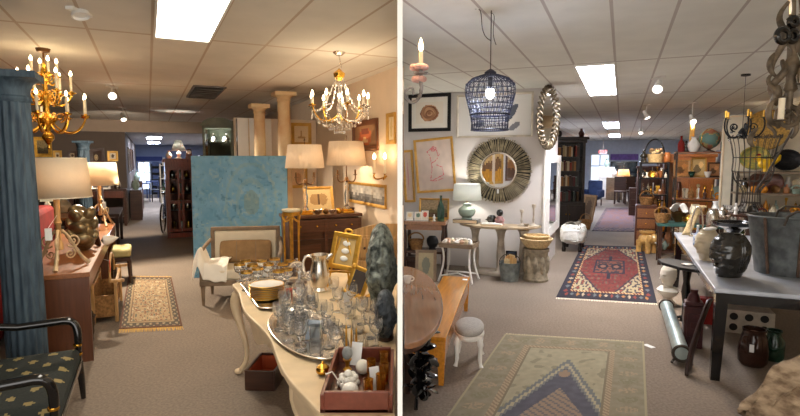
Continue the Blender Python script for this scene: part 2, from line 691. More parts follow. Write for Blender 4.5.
gl = 'fluorescent ceiling panels'
panel('ceiling_light', .08, .51, 2.0, 4.72, AL, CEIL, 'large bright ceiling panel above the narrow aisle rug', gl)
panel('ceiling_light', -.02, .42, 17.2, 19.2, AL, 2.3, 'first small bright panel over the far end of the lamp aisle', gl)
panel('ceiling_light', .0, .46, 22.0, 24.2, AL, 2.3, 'farthest small bright panel near the bright end window', gl)
panel('ceiling_light', -.5, -.1, 5.87, 8.6, AR, CEIL, 'large bright ceiling panel above the red rug', gl)
panel('ceiling_light', -.52, -.1, 14.8, 17.6, AR, CEIL, 'middle bright ceiling panel of the row over the rug aisle', gl)
panel('ceiling_light', -.52, -.1, 21.6, 24.4, AR, CEIL, 'small far ceiling panel nearest the red exit sign', gl)


# track spots
def track_spot(px, py, Y, aim, label, lit=True, s=1.0, stem=.12):
    p = P(px, py, Y)
    t = thing('track_light', label, 'spotlight', (p.x, p.y, CEIL), 0, 'track spotlights')
    h = CEIL - p.z
    part(t, 'bracket', MB().box(0, 0, -.01, .05 * s, .22 * s, .02).cyl((0, 0, -.02), (0, 0, -h + .03), .008 * s, n=8), m_frame_white)
    d = (V(aim) - p).normalized()
    q = d.to_track_quat('Z', 'Y').to_matrix().to_4x4()
    hd = MB().lathe([(0, -.09), (.03, -.085), (.034, -.02), (.055, .05), (.058, .07), (.05, .07), (.045, .055), (0, .05)], 16)
    hd.v = [(Matrix.Translation((0, 0, -h)) @ q @ Matrix.Scale(s, 4)) @ x for x in hd.v]
    hp = part(t, 'lamp_head', hd, m_frame_white)
    if lit:
        b = MB().ball(0, 0, .058, .038, .038, .012, 12, 6)
        b.v = [(Matrix.Translation((0, 0, -h)) @ q @ Matrix.Scale(s, 4)) @ x for x in b.v]
        part(hp, 'bulb', b, emission('spot bulb', (255, 244, 225), 9))


track_spot(79, 7, 3.6, P(120, 200, 3.4), 'unlit white spotlight on the ceiling above the brass chandelier', False)
track_spot(112, 95, 7.2, P(160, 200, 4.0), 'lit white spotlight on the ceiling past the brass chandelier', True)
track_spot(123, 117, 10.0, P(150, 220, 9), 'smaller lit spotlight above the second table lamp', True)
track_spot(658, 86, 6.4, P(640, 200, 5.0), 'largest lit spotlight on the ceiling above the metal shelves', True, 1.1)
track_spot(646, 115, 9.6, P(690, 200, 9), 'white spotlight second along the ceiling track over the shelves', True)
track_spot(641, 131, 13.0, P(640, 200, 12), 'smallest far spotlight above the black shelf stand', True)
track_spot(692, 119, 9.2, P(730, 200, 8), 'lit spotlight on the ceiling just above the globe', True)
rail = MB().cyl(LV(-.62, 4.6, CEIL - .012), LV(-.62, 7.6, CEIL - .012), .012, n=6)


# ceiling vent
def vent(px0, px1, py0, py1, label):
    a, b = G(px0, py1, CEIL), G((px0 + px1) / 2 + 4, py0, CEIL)
    c = G((px0 + px1) / 2, (py0 + py1) / 2, CEIL)
    t = thing('ceiling_vent', label, 'vent', (c.x, c.y, CEIL), AL)
    fr = MB()
    for sx in (-1, 1):
        fr.box(sx * .2, 0, -.01, .03, 1.4, .02).box(0, sx * .69, -.01, .38, .04, .02)
    part(t, 'frame', fr, mat('vent grey', (96, 92, 90), 0.5), 0)
    for i in range(6):
        part(t, 'slat', MB().box(0, -.55 + i * .22, -.014, .37, .12, .008, rx=.5), mat('vent slat', (120, 114, 110), 0.5), 0)
    part(t, 'duct', MB().box(0, 0, -.003, .38, 1.35, .003), mat('duct dark', (24, 24, 26), 0.8), 0)


vent(188, 222, 86, 98, 'grey slatted air vent in the ceiling above the blue canvas')
# ------------------------------------------------------------------ general things
def picture(name, label, w, h, fw, fm, art, loc, rz, tilt=0.0, nx=22, depth=.028, cat='picture', mount=0.0, mcol=(226, 220, 206), roll=0.0, group=None, m=None, ny=None, pm=None):
    """framed picture; bottom centre of its back at loc, facing -Y of its own frame"""
    t = thing(name, label, cat, loc, rz, group, rx=tilt, ry=roll)
    fr = MB()
    d = depth
    prof = [(0, 0), (0, -d), (fw * .35, -d), (fw, -d * .55), (fw, 0)]
    cs = [(-w / 2, 0, 1, 1), (w / 2, 0, -1, 1), (w / 2, h, -1, -1), (-w / 2, h, 1, -1)]
    vs, fs = [], []
    for (cx, cz, sx, sz) in cs:
        for (o, y) in prof:
            vs.append((cx + sx * o, y, cz + sz * o))
    k = len(prof)
    for i in range(4):
        j = (i + 1) % 4
        for q in range(k):
            r = (q + 1) % k
            fs.append((i * k + q, j * k + q, j * k + r, i * k + r))
    fr.add(vs, fs)
    part(t, 'frame', fr, fm, 30)
    iw, ih = w - 2 * fw, h - 2 * fw
    y = -d * .35
    if mount:
        mm = MB().box(0, y + .004, h / 2, iw + .004, .006, ih + .004)
        part(t, 'mount', mm, mat('mount %d %d %d' % tuple(mcol), mcol, 0.85, var=0.02), 0)
        iw, ih = iw - 2 * mount, ih - 2 * mount
        y -= .002
    else:
        fr2 = MB().box(0, y + .006, h / 2, iw, .006, ih)
        part(t, 'backing', fr2, m_pine, 0)
    ny = ny or max(6, int(nx * ih / max(iw, 1e-3)))
    pr = MB().grid(nx, ny, lambda a, b: (-iw / 2 + a * iw, y, h / 2 - ih / 2 + b * ih), art)
    part(t, 'print', pr, pm or m or m_art, 0)
    return t


def wallpic(name, label, W, x0, x1, y0, y1, fw, fm, art, **k):
    ym, xm = (y0 + y1) / 2, (x0 + x1) / 2
    a, b = onwall(x0, ym, W, .006), onwall(x1, ym, W, .006)
    c = onwall(xm, ym, W, .006)
    w = (b - a).length
    z0, z1 = onwall(xm, y1, W).z, onwall(xm, y0, W).z
    c = (a + b) / 2
    return picture(name, label, w, z1 - z0, fw, fm, art, (c.x, c.y, z0), W[2], **k)


def art_blobs(bg, blobs, grain=.06):
    """blobs: (cx, cy, rx, ry, colour)"""
    def fn(a, b):
        c = bg(a, b) if callable(bg) else bg
        for cx, cy, rx, ry, col in blobs:
            q = ((a - cx) / rx) ** 2 + ((b - cy) / ry) ** 2
            q += .35 * nz(a * 9 + cx * 7, b * 9 + cy * 5)
            if q < 1:
                c = col
        g = 1 + grain * nz(a * 30, b * 30, 3)
        return tuple(x * g for x in c)
    return fn


def art_scene(sky, mid, low, seed):
    def fn(a, b):
        h = .45 + .18 * nz(a * 3, seed) + .1 * nz(a * 9, seed + 3)
        h2 = .25 + .12 * nz(a * 5, seed + 7)
        c = sky if b > h else (mid if b > h2 else low)
        g = 1 + .25 * nz(a * 14, b * 14, seed)
        return tuple(x * g for x in c)
    return fn


def vase(name, label, cat, loc, prof, m, n=20, rz=0, group=None, **k):
    return solo(name, MB().lathe(prof, n), m, label, cat, loc, rz, group, **k)


def p_vase(h, r):
    return [(0, 0), (r * .55, 0), (r * .7, h * .06), (r, h * .35), (r * .95, h * .52), (r * .5, h * .78), (r * .38, h * .88), (r * .55, h), (r * .45, h), (r * .3, h * .88), (0, h * .8)]


def p_bowl(h, r):
    return [(0, 0), (r * .4, 0), (r * .45, h * .12), (r * .8, h * .5), (r, h), (r * .95, h), (r * .72, h * .5), (0, h * .2)]


def p_bottle(h, r):
    return [(0, 0), (r * .95, 0), (r, h * .03), (r, h * .5), (r * .8, h * .62), (r * .32, h * .76), (r * .28, h * .95), (r * .36, h * .96), (r * .36, h), (0, h)]


def p_jar(h, r):
    return [(0, 0), (r * .8, 0), (r * .95, h * .1), (r, h * .5), (r * .92, h * .78), (r * .7, h * .9), (r * .75, h), (r * .66, h), (r * .6, h * .88), (r * .6, h * .84), (0, h * .84)]


def p_candle(h, r):
    return [(0, 0), (r, 0), (r, h * .03), (r * .5, h * .08), (r * .22, h * .16), (r * .35, h * .3), (r * .2, h * .4), (r * .26, h * .8), (r * .5, h * .88), (r * .5, h), (r * .3, h), (0, h * .95)]


def p_ball(h, r):
    return [(0, 0), (r * .5, .004)] + [(r * math.sin(math.pi * t / 10), h / 2 - h / 2 * math.cos(math.pi * t / 10)) for t in range(2, 10)] + [(0, h)]


PROF = dict(vase=p_vase, bowl=p_bowl, bottle=p_bottle, jar=p_jar, candlestick=p_candle, ornament=p_ball)


def ware(kind, label, loc, h, r, m, rz=0.0, group=None, cat=None):
    """a small ware of some kind standing at loc"""
    cat = cat or kind.replace('_', ' ')
    if kind in PROF:
        return solo(kind, MB().lathe(PROF[kind](h, r), 16), m, label, cat, loc, rz, group)
    if kind == 'box':
        t = thing('box', label, cat, loc, rz, group)
        part(t, 'body', MB().box(0, 0, h * .35, 2 * r, r * 1.4, h * .7), m, 0, bevel=.003)
        part(t, 'lid', MB().box(0, 0, h * .85, 2 * r + .01, r * 1.4 + .01, h * .28), m, 0, bevel=.004)
        return t
    if kind == 'book':
        t = thing('book', label, cat, loc, rz, group)
        part(t, 'cover', MB().box(0, 0, h / 2, .03 if r < .02 else 2 * r, .16, h), m, 0, bevel=.002)
        part(t, 'pages', MB().box(0, -.004, h / 2, (.024 if r < .02 else 2 * r - .006), .156, h - .008), m_paper, 0)
        return t
    if kind == 'figurine':
        mb = MB()
        mb.lathe([(0, 0), (r, 0), (r, h * .06), (r * .75, h * .1), (r * .6, h * .3), (r * .75, h * .5), (r * .7, h * .62), (r * .3, h * .72), (0, h * .74)], 14)
        mb.ball(0, 0, h * .85, h * .11, h * .11, h * .14, 12, 8)
        for s in (-1, 1):
            mb.tube([(s * r * .6, 0, h * .62), (s * r * .9, -r * .2, h * .45), (s * r * .3, -r * .7, h * .4)], [r * .22, r * .2, r * .16], 7)
        mb.ball(0, -h * .1, h * .84, h * .03, h * .04, h * .03, 8, 5)
        return solo('figurine', mb, m, label, cat, loc, rz, group, remesh=max(.006, h * .02))
    if kind == 'basket':
        t = thing('basket', label, cat, loc, rz, group)
        prof = [(0, .004), (r * .75, 0)]
        for i in range(1, 8):
            prof.append((r * (.75 + .25 * i / 7) + (.006 if i % 2 else 0), h * i / 7))
        prof += [(r * .93, h), (r * .7, .02), (0, .02)]
        part(t, 'body', MB().lathe(prof, 20), m)
        part(t, 'handle', MB().tube([(r * math.cos(a), 0, h + r * .9 * math.sin(a)) for a in [math.pi * i / 14 for i in range(15)]], .012, 6), m)
        return t
    if kind == 'clock':
        t = thing('clock', label, cat, loc, rz, group)
        part(t, 'case', MB().box(0, 0, h * .08, 2 * r, r, h * .16).prism([(-r * .8, 0), (r * .8, 0), (r * .8, h * .5)] + [(r * .8 * math.cos(a), h * .5 + r * .8 * math.sin(a)) for a in [math.pi * i / 10 for i in range(1, 10)]] + [(-r * .8, h * .5)], -r * .35, r * .35, M=Matrix.Translation((0, 0, h * .16)) @ Matrix.Rotation(R(90), 4, 'X')), m)
        part(t, 'dial', MB().cyl((0, -r * .36, h * .62), (0, -r * .38, h * .62), r * .6, n=20), m_paper)
        return t
    if kind == 'plate':
        t = MB().lathe([(0, 0), (r * .6, .004), (r, .02), (r * .98, .026), (r * .6, .01), (0, .008)], 24)
        o = solo('plate', t, m, label, cat, loc, rz, group)
        o.rotation_euler = (R(78), 0, rz)
        o.location = V(loc) + V((0, 0, r * .98))
        return o
    if kind == 'teapot':
        t = thing('teapot', label, cat, loc, rz, group)
        part(t, 'body', MB().lathe(p_ball(h * .8, r), 16), m)
        part(t, 'lid', MB().lathe([(r * .5, h * .74), (r * .4, h * .84), (r * .1, h * .9), (r * .14, h * .97), (0, h)], 14), m)
        part(t, 'spout', MB().tube([(r * .8, 0, h * .3), (r * 1.3, 0, h * .45), (r * 1.5, 0, h * .7)], [r * .22, r * .15, r * .1], 8), m)
        part(t, 'handle', MB().tube([(-r * .8, 0, h * .6), (-r * 1.45, 0, h * .62), (-r * 1.4, 0, h * .3), (-r * .85, 0, h * .22)], r * .09, 8), m)
        return t
    raise ValueError(kind)


def goblet_mesh(h, r):
    return MB().lathe([(0, 0), (r * .85, 0), (r * .85, .004), (r * .15, .012), (r * .1, h * .3), (r * .2, h * .42), (r * .8, h * .55), (r, h * .75), (r * .92, h), (r * .86, h), (r * .93, h * .75), (r * .72, h * .57), (0, h * .48)], 16)


def tumbler_mesh(h, r):
    return MB().lathe([(0, 0), (r * .8, 0), (r * .9, h * .3), (r, h), (r * .92, h), (r * .8, h * .15), (0, h * .12)], 14, flute=.06, nfl=7)


def decanter_mesh(h, r):
    return MB().lathe([(0, 0), (r, 0), (r, h * .08), (r * .95, h * .35), (r * .4, h * .55), (r * .25, h * .62), (r * .25, h * .76), (r * .4, h * .79), (r * .28, h * .8), (r * .2, h * .7), (r * .3, h * .54), (r * .85, h * .33), (0, h * .1)], 16, flute=.07, nfl=8)


def stopper_mesh(h, r):
    return MB().lathe([(0, h * .72), (r * .18, h * .74), (r * .2, h * .8), (r * .12, h * .83), (r * .4, h * .9), (r * .3, h * .96), (0, h)], 10)


def head_rad(t, neck):
    prof = [(.0, .62), (.04, .66), (neck * .6, .58), (neck, .56), (.3, .74), (.42, .9), (.55, .98), (.68, 1.0), (.8, .95), (.9, .8), (.96, .66), (1.0, .6)]
    if neck > .3:
        prof = [(0, neck), (.08, neck + .08), (.3, .86), (.45, .96), (.6, 1.0), (.74, .98), (.86, .86), (.95, .68), (1.0, .62)]
    for (a, ra), (b, rb) in zip(prof, prof[1:]):
        if a <= t <= b:
            q = (t - a) / (b - a)
            q = q * q * (3 - 2 * q)
            return ra + (rb - ra) * q
    return prof[-1][1]


def head_mesh(h, r, bald=True, neck=.18):
    """ceramic head with an open crown, face towards -X"""
    n, k = 56, 40
    prof = [(.0, .62), (.04, .66), (neck * .6, .58), (neck, .56), (.3, .74), (.42, .9), (.55, .98), (.68, 1.0), (.8, .95), (.9, .8), (.96, .66), (1.0, .6)]

    def rad(t):
        for (a, ra), (b, rb) in zip(prof, prof[1:]):
            if a <= t <= b:
                q = (t - a) / (b - a)
                q = q * q * (3 - 2 * q)
                return ra + (rb - ra) * q
        return prof[-1][1]

    def g(x, s):
        return math.exp(-(x / s) ** 2)
    mb = MB()

    def fn(a, b):
        th = a * 2 * math.pi
        d = math.atan2(math.sin(th - math.pi), math.cos(th - math.pi))    # 0 at the face
        rr = head_rad(b, neck)
        f = 0
        f += .26 * g(d, .2) * g(b - .47, .045) + .22 * g(d, .11) * g(b - .54, .06)     # nose
        f += .07 * g(abs(d) - .35, .28) * g(b - .64, .035)                               # brow
        f -= .11 * g(abs(d) - .33, .16) * g(b - .585, .03)                               # eye sockets
        f += .06 * g(abs(d) - .33, .10) * g(b - .583, .015)                              # eyelids
        f += .11 * g(d, .26) * g(b - .385, .014) + .12 * g(d, .22) * g(b - .35, .014)    # lips
        f += .12 * g(d, .30) * g(b - .27, .04)                                           # chin
        f += .05 * g(abs(d) - .7, .3) * g(b - .46, .08)                                  # cheeks
        f += .10 * g(abs(d) - 1.62, .14) * (g(b - .52, .075) - .55 * g(b - .52, .04) * g(abs(d) - 1.6, .06))  # ears
        rr += 1.45 * f
        sx = 1.08 if True else 1
        return (r * rr * sx * math.cos(th), r * rr * .88 * math.sin(th), h * b)
    mb.grid(n, k, fn)
    mb.lathe([(r * .6, h), (r * .52, h * .99), (r * .5, h * .85), (0, h * .84)], 28, sx=1.08, sy=.88)
    mb.lathe([(0, 0.001), (r * .6, 0.0)], 28, sx=1.08, sy=.88)
    return mb


def flatquad(name, label, cat, quad, nx, ny, colfn, thick=.012, fringe=None, group=None, fr_ends=(0, 1)):
    """rug: quad = near-left, near-right, far-right, far-left floor points"""
    q = [V(p) for p in quad]
    c = sum(q, V()) / 4
    q = [p - c for p in q]

    def fn(a, b):
        p = (q[0] * (1 - a) + q[1] * a) * (1 - b) + (q[3] * (1 - a) + q[2] * a) * b
        return (p.x, p.y, thick + .0015 * nz(a * 9, b * 15))
    t = thing(name, label, cat, (c.x, c.y, 0), 0, group)
    mb = MB().grid(nx, ny, fn, colfn)
    edge = []
    for i in range(nx): edge.append((i / nx, 0))
    for i in range(ny): edge.append((1, i / ny))
    for i in range(nx): edge.append((1 - i / nx, 1))
    for i in range(ny): edge.append((0, 1 - i / ny))
    e0 = [fn(*e) for e in edge]
    n = len(e0)
    mb.add([(p[0], p[1], 0.001) for p in e0] + e0, [(i, (i + 1) % n, n + (i + 1) % n, n + i) for i in range(n)], col=colfn(.01, .5))
    part(t, 'pile', mb, m_col, 0)
    if fringe:
        L, m = fringe
        for e in fr_ends:
            f = MB()
            for i in range(60):
                a = (i + .5) / 60
                p = V(fn(a, e))
                d = (q[0] - q[3]).normalized() * (1 if e == 0 else -1)
                d = (d + V((nz(i * .7, e), nz(i * .9, 4), 0)) * .25).normalized()
                s = (q[1] - q[0]).length / 60
                x = (q[1] - q[0]).normalized() * s * .42
                z = V((0, 0, .006))
                b0 = V((p.x, p.y, 0.002))
                f.add([b0 - x, b0 + x, b0 + d * L + x * .6, b0 + d * L - x * .6, b0 - x + z, b0 + x + z, b0 + d * L + x * .6 + z * .4, b0 + d * L - x * .6 + z * .4],
                      [(0, 3, 2, 1), (4, 5, 6, 7), (0, 1, 5, 4), (1, 2, 6, 5), (2, 3, 7, 6), (3, 0, 4, 7)])
            part(t, 'fringe', f, m, 0)
    return t
# =================================================================== LEFT ROOM
def fluted_column(label, loc, h, r, m, rz, cap=1.28, nfl=16, name='fluted_column', cat='column', flute=.11):
    t = thing(name, label, cat, loc, rz)
    part(t, 'base', MB().box(0, 0, .03, r * 2.5, r * 2.5, .06).lathe([(r * 1.2, .06), (r * 1.25, .085), (r * 1.2, .11), (r * 1.02, .13), (0, .13)], 32), m, 40, bevel=.004)
    part(t, 'shaft', MB().lathe([(r * 1.04, .125), (r * 1.02, .2), (r, h * .5), (r * .92, h - .2), (r * .92, h - .17)], 96, flute=flute, nfl=nfl), m, 60)
    part(t, 'capital', MB().lathe([(r * .9, h - .2), (r * 1.0, h - .185), (r * 1.0, h - .165), (r * .93, h - .155), (r * .95, h - .12), (r * 1.1, h - .07), (r * cap, h - .045), (0, h - .045)], 40).box(0, 0, h - .022, r * cap * 2, r * cap * 2, .045), m, 40)
    return t


p = P(24, 300, 3.6)
fluted_column('tall distressed blue fluted column at the corner of the teak desk', (p.x, p.y, 0), 2.19, .122, m_blue, AL, cap=1.42)
p = P(86, 200, 11.0)
fluted_column('smaller dark blue fluted column in front of the dark picture wall', (p.x, p.y, 0), 2.0, .12, m_blue, .2)

# ---- black lacquer armchair, bottom left
def seat_col(a, b):
    base = (32, 38, 36)
    i, j = int(a * 7), int(b * 11)
    fa, fb = a * 7 - i, b * 11 - j
    if (i + j) % 2 == 0:
        d = math.hypot((fa - .5) * 1.1, fb - .5) + .18 * nz(a * 60, b * 60)
        if d < .29:
            return (140, 124, 80)
    g = 1 + .2 * nz(a * 60, b * 60, 2)
    return tuple(x * g for x in base)


ac = thing('armchair', 'black lacquer armchair with dark green seat patterned with gold motifs', 'armchair', LV(-.44, 3.46), AL)
W, D = 1.02, .62                              # local y = width, local x = depth towards -x
def ac_seat(a, b):
    x, y = -D + a * D, -W / 2 + b * W
    e = min(a, 1 - a, b, 1 - b)
    return (x - .02, y, .33 + .045 * min(1, e * 9) ** .5)
mb = MB().grid(48, 64, ac_seat, seat_col)
mb.box(-D / 2 - .02, 0, .302, D, W, .056, col=(34, 42, 38))
part(ac, 'seat', mb, m_col, 50, label='dark green seat with gold motifs')
part(ac, 'seat_rail', MB().box(-D / 2 - .02, 0, .255, D + .02, W + .02, .04), m_black, 0, bevel=.006)
for sy in (-1, 1):
    part(ac, 'leg', MB().tube([(-.03, sy * (W / 2 - .02), .26), (-.02, sy * (W / 2 - .015), .14), (-.015, sy * (W / 2 - .01), .004)], [.026, .021, .015], 10), m_black)
    part(ac, 'leg', MB().tube([(-D, sy * (W / 2 - .02), .26), (-D - .03, sy * (W / 2 - .02), .004)], [.024, .016], 10), m_black)
    am = MB().tube(bez((-.03, sy * (W / 2 - .02), .27), (-.03, sy * (W / 2 - .02), .42), (-.0, sy * W / 2, .54), (-.1, sy * W / 2, .545)) + [V((-.35, sy * (W / 2 + .01), .535)), V((-D, sy * W / 2, .58))], [.02] * 4 + [.024] * 7 + [.027] * 2 + [.024, .022], 12)
    a = part(ac, 'arm', am, m_black)
    part(a, 'gilt_band', MB().lathe([(.026, 0), (.028, .008), (.026, .016)], 12, o=(-.03, sy * (W / 2 - .02), .37)).lathe([(.026, 0), (.028, .008), (.026, .016)], 12, o=(-.03, sy * (W / 2 - .02), .31)), m_brass)
part(ac, 'backrest', MB().tube([(-D - .02, -W / 2 + .02, .26), (-D - .05, -W / 2 + .02, .9), (-D - .06, 0, .96), (-D - .05, W / 2 - .02, .9), (-D - .02, W / 2 - .02, .26)], .024, 10).box(-D - .05, 0, .7, .05, W - .12, .34), m_black)

# ---- red sofa behind the column
sf = thing('sofa', 'red upholstered sofa half hidden behind the blue column', 'sofa', LV(-1.06, 6.5), AL)
part(sf, 'backrest', MB().box(-.11, 0, .62, .2, 2.3, .86), m_red, bevel=.05)
part(sf, 'seat', MB().box(-.5, 0, .3, .6, 2.0, .3), m_red, bevel=.05)
for sy in (-1, 1):
    part(sf, 'arm', MB().box(-.46, sy * 1.06, .34, .66, .18, .6), m_red, bevel=.05)
for sx in (-.72, -.1):
    for sy in (-1, 1):
        part(sf, 'leg', MB().cyl((sx, sy * 1.0, 0), (sx, sy * 1.0, .16), .025, .03), m_dark)
p = LV(-1.5, 5.46, .81)
cu = thing('cushion', 'gold cushion propped on the arm of the red sofa', 'cushion', p, AL)
part(cu, 'cover', MB().ball(0, 0, 0, .22, .07, .16), mat('gold cloth', (206, 172, 96), .8))

# ---- teak desk
dk = thing('desk', 'long warm teak desk with an open cubby side along the aisle', 'desk', LV(-.45, 4.7), AL)
DL, DW, DH = 3.55, .52, .72
part(dk, 'desk_top', MB().box(-DW / 2, DL / 2, DH - .02, DW, DL, .04), m_teak, 0, bevel=.005)
part(dk, 'side_panel', MB().box(-DW / 2, .02, (DH - .04) / 2, DW - .01, .04, DH - .04), m_teak_end, 0)
part(dk, 'side_panel', MB().box(-DW / 2, DL - .03, (DH - .04) / 2, DW - .01, .04, DH - .04), m_teak_end, 0)
part(dk, 'back_panel', MB().box(-DW + .02, DL / 2, (DH - .04) / 2, .02, DL - .1, DH - .06), m_teak_end, 0)
part(dk, 'apron', MB().box(-.02, DL / 2, DH - .09, .025, DL - .12, .1), m_teak, 0)
part(dk, 'divider', MB().box(-DW / 2, DL * .62, (DH - .04) / 2, DW - .04, .03, DH - .05), m_teak_end, 0)

# ---- scroll base lamps
def scroll_lamp(label, loc, s, rz):
    t = thing('table_lamp', label, 'lamp', loc, rz, 'iron scroll lamps with drum shades', s=s)
    iron = mat('ivory scroll iron', (196, 172, 136), .55, .25, var=.2)
    for k in range(3):
        a = k * 2 * math.pi / 3 + .5
        M = rotz(a)
        mb = MB()
        mb.tube([M @ V(q) for q in bez((0.02, 0, .3), (.1, 0, .24), (.1, 0, .12), (.21, 0, .012))], [.012] * 10 + [.014, .016, .018], 8)
        mb.tube([M @ V(q) for q in spiral(.1, .21, .055, .008, R(-140), 1.6, 26)], .007, 6)
        mb.tube([M @ V(q) for q in spiral(.075, .105, .04, .006, R(60), -1.5, 22)], .006, 6)
        part(t, 'scroll_foot', mb, iron)
    part(t, 'pole', MB().lathe([(0, .14), (.03, .15), (.03, .19), (.018, .22), (.019, .34), (.03, .36), (.022, .38), (.022, .62), (.028, .64), (.008, .66), (.008, .84), (0, .84)], 14), m_pine)
    sh = MB().lathe([(.245, .56), (.215, .86)], 40)
    o = part(t, 'lamp_shade', sh, m_shade_lin, solid=.003)
    part(o, 'trim', MB().hoop((0, 0, .56), .245, .245, .004, 40).hoop((0, 0, .86), .215, .215, .004, 40), m_creamf)
    part(t, 'spider', MB().tube([(-.215, 0, .85), (0, 0, .84), (.215, 0, .85)], .003, 5).tube([(0, -.215, .85), (0, 0, .84), (0, .215, .85)], .003, 5), m_brass)
    part(t, 'bulb', MB().ball(0, 0, .74, .03, .03, .045), m_ceram)
    part(t, 'price_tag', MB().box(-.03, -.235, .30, .045, .004, .09, rz=.2).cyl((-.03, -.235, .345), (0, -.02, .42), .0015, n=4), m_paper, 0)
    return t


p = G(57.5, 272, .72)
q = LV(*[a + b for a, b in zip(uvl(p), (0, .16))], .72)
scroll_lamp('near table lamp with large linen drum shade and scrolled iron base', q, 1.04, AL)
lamp_light(q + V((.07, .0, .74)), 2.6, (255, 220, 180))
p = LV(-.60, 7.98, .72)
scroll_lamp('far table lamp with smaller drum shade at the end of the desk', p, .98, AL + .4)
lamp_light(p + V((.07, 0, .72)), 4, (255, 220, 178))

# ---- gold pillow-shell sculpture on the desk
p = G(84, 250, .72)
sc = thing('sculpture', 'gold metal sculpture of overlapping puffed shells on the teak desk', 'sculpture', p, AL)
shell = mat('antique gold leaf', (138, 122, 92), .34, .8, var=.25, scale=14)
rnd = random.Random(3)
for i in range(15):
    a, r_, z = i * 2.4, .10 * math.sqrt((i % 5 + 1) / 5), .07 + .022 * i
    k = 1 - max(0, z - .2) * 1.5
    part(sc, 'shell', MB().ball(0, 0, 0, .09, .05, .07, M=Matrix.Translation((r_ * k * math.cos(a), r_ * k * math.sin(a), z)) @ rotz(a + 1.57) @ Matrix.Rotation(.5, 4, 'X')), shell)
part(sc, 'body', MB().ball(0, 0, .19, .09, .09, .2), shell)
p = G(89, 232, .72)
solo('vase', MB().lathe(p_jar(.2, .11), 20), m_creamc, 'rounded cream jar behind the gold shell sculpture', 'vase', p)
p = G(101, 246, .72)
sh = thing('seashell', 'white and dark seashell lying beside the gold sculpture', 'shell', p, .4)
part(sh, 'body', MB().lathe([(0, 0), (.05, .03), (.055, .06), (.04, .1), (.02, .14), (0, .17)], 16, M=Matrix.Translation((0, 0, .05)) @ Matrix.Rotation(R(80), 4, 'Y')), m_ceram)
part(sh, 'spire', MB().lathe([(.055, -.01), (.04, -.04), (.02, -.06), (0, -.07)], 16, M=Matrix.Translation((0, 0, .05)) @ Matrix.Rotation(R(80), 4, 'Y')), m_dark)

# ---- things in and beside the cubby
t = thing('magazine_basket', 'light wooden basket with arched handle beside the teak desk', 'basket', LV(-.44, 6.2), AL)
fr = MB()
for sy in (-1, 1):
    fr.box(.1, sy * .42, .2, .03, .03, .4).box(-.1, sy * .42, .2, .03, .03, .4).box(.12, sy * .42, .41, .12, .03, .03)
part(t, 'frame', fr.box(.1, 0, .37, .025, .9, .03).box(-.1, 0, .37, .025, .9, .03), m_pine, 0, bevel=.004)
part(t, 'panel', MB().box(.09, 0, .17, .012, .82, .2, ry=.12).box(-.09, 0, .21, .015, .82, .3, ry=-.12).box(0, 0, .06, .17, .82, .015).box(0, -.41, .17, .17, .012, .2).box(0, .41, .17, .17, .012, .2), m_wick, 0)
part(t, 'handle', MB().tube([(.05, .36 * math.cos(a), .38 + .24 * math.sin(a)) for a in [math.pi * i / 16 for i in range(17)]], .012, 8), m_pine)
p = G(97, 271, .5)
part(t, 'red_tag', MB().box(.06, -.4, .56, .004, .07, .11, rx=.3), m_redtag, 0, label='red price tag')
part(t, 'price_tag_string', MB().cyl((.06, -.4, .61), (0, -.33, .62), .0015, n=4), m_paper)
ware('basket', 'dark round basket standing inside the near bay of the desk', LV(-.58, 5.15), .25, .11, mat('dark wicker', (58, 44, 34), .8, var=.3, scale=40))
st = thing('stool', 'cream cushioned stool with dark legs at the far end of the desk', 'stool', LV(-.37, 7.75), AL)
part(st, 'cushion', MB().box(0, 0, .4, .24, .5, .11), mat('pale gold velvet', (196, 184, 130), .8, var=.1), bevel=.035)
part(st, 'seat_frame', MB().box(0, 0, .32, .23, .5, .05), m_dark, 0)
for sx in (-1, 1):
    for sy in (-1, 1):
        part(st, 'leg', MB().cyl((sx * .09, sy * .22, .3), (sx * .1, sy * .23, 0), .02, .014), m_dark)

# ---- brass chandelier
def brass_arm(t, a, z, L, drop, rise, h=.14):
    M = rotz(a)
    mb = MB().tube([M @ V(q) for q in bez((.03, 0, z), (L * .35, 0, z - drop * 1.7), (L * .85, 0, z - drop * 1.6), (L, 0, z + rise), 16)], .008, 7)
    mb.tube([M @ V(q) for q in spiral(L * .33, z + .02, .045, .01, R(-90), 1.4, 18)], .005, 6)
    e = M @ V((L, 0, z + rise))
    mb.lathe([(.006, -.01), (.012, 0), (.036, .012), (.04, .02), (.014, .016), (.014, .034), (0, .034)], 14, o=e)
    ar = part(t, 'arm', mb, m_brass)
    part(ar, 'candle', MB().lathe([(0, .03), (.011, .03), (.011, .03 + h), (0, .03 + h)], 10, o=e), m_candle)
    part(ar, 'bulb', MB().lathe([(0, 0), (.011, .008), (.013, .02), (.006, .042), (0, .05)], 8, o=(e.x, e.y, e.z + .03 + h)), m_flame)


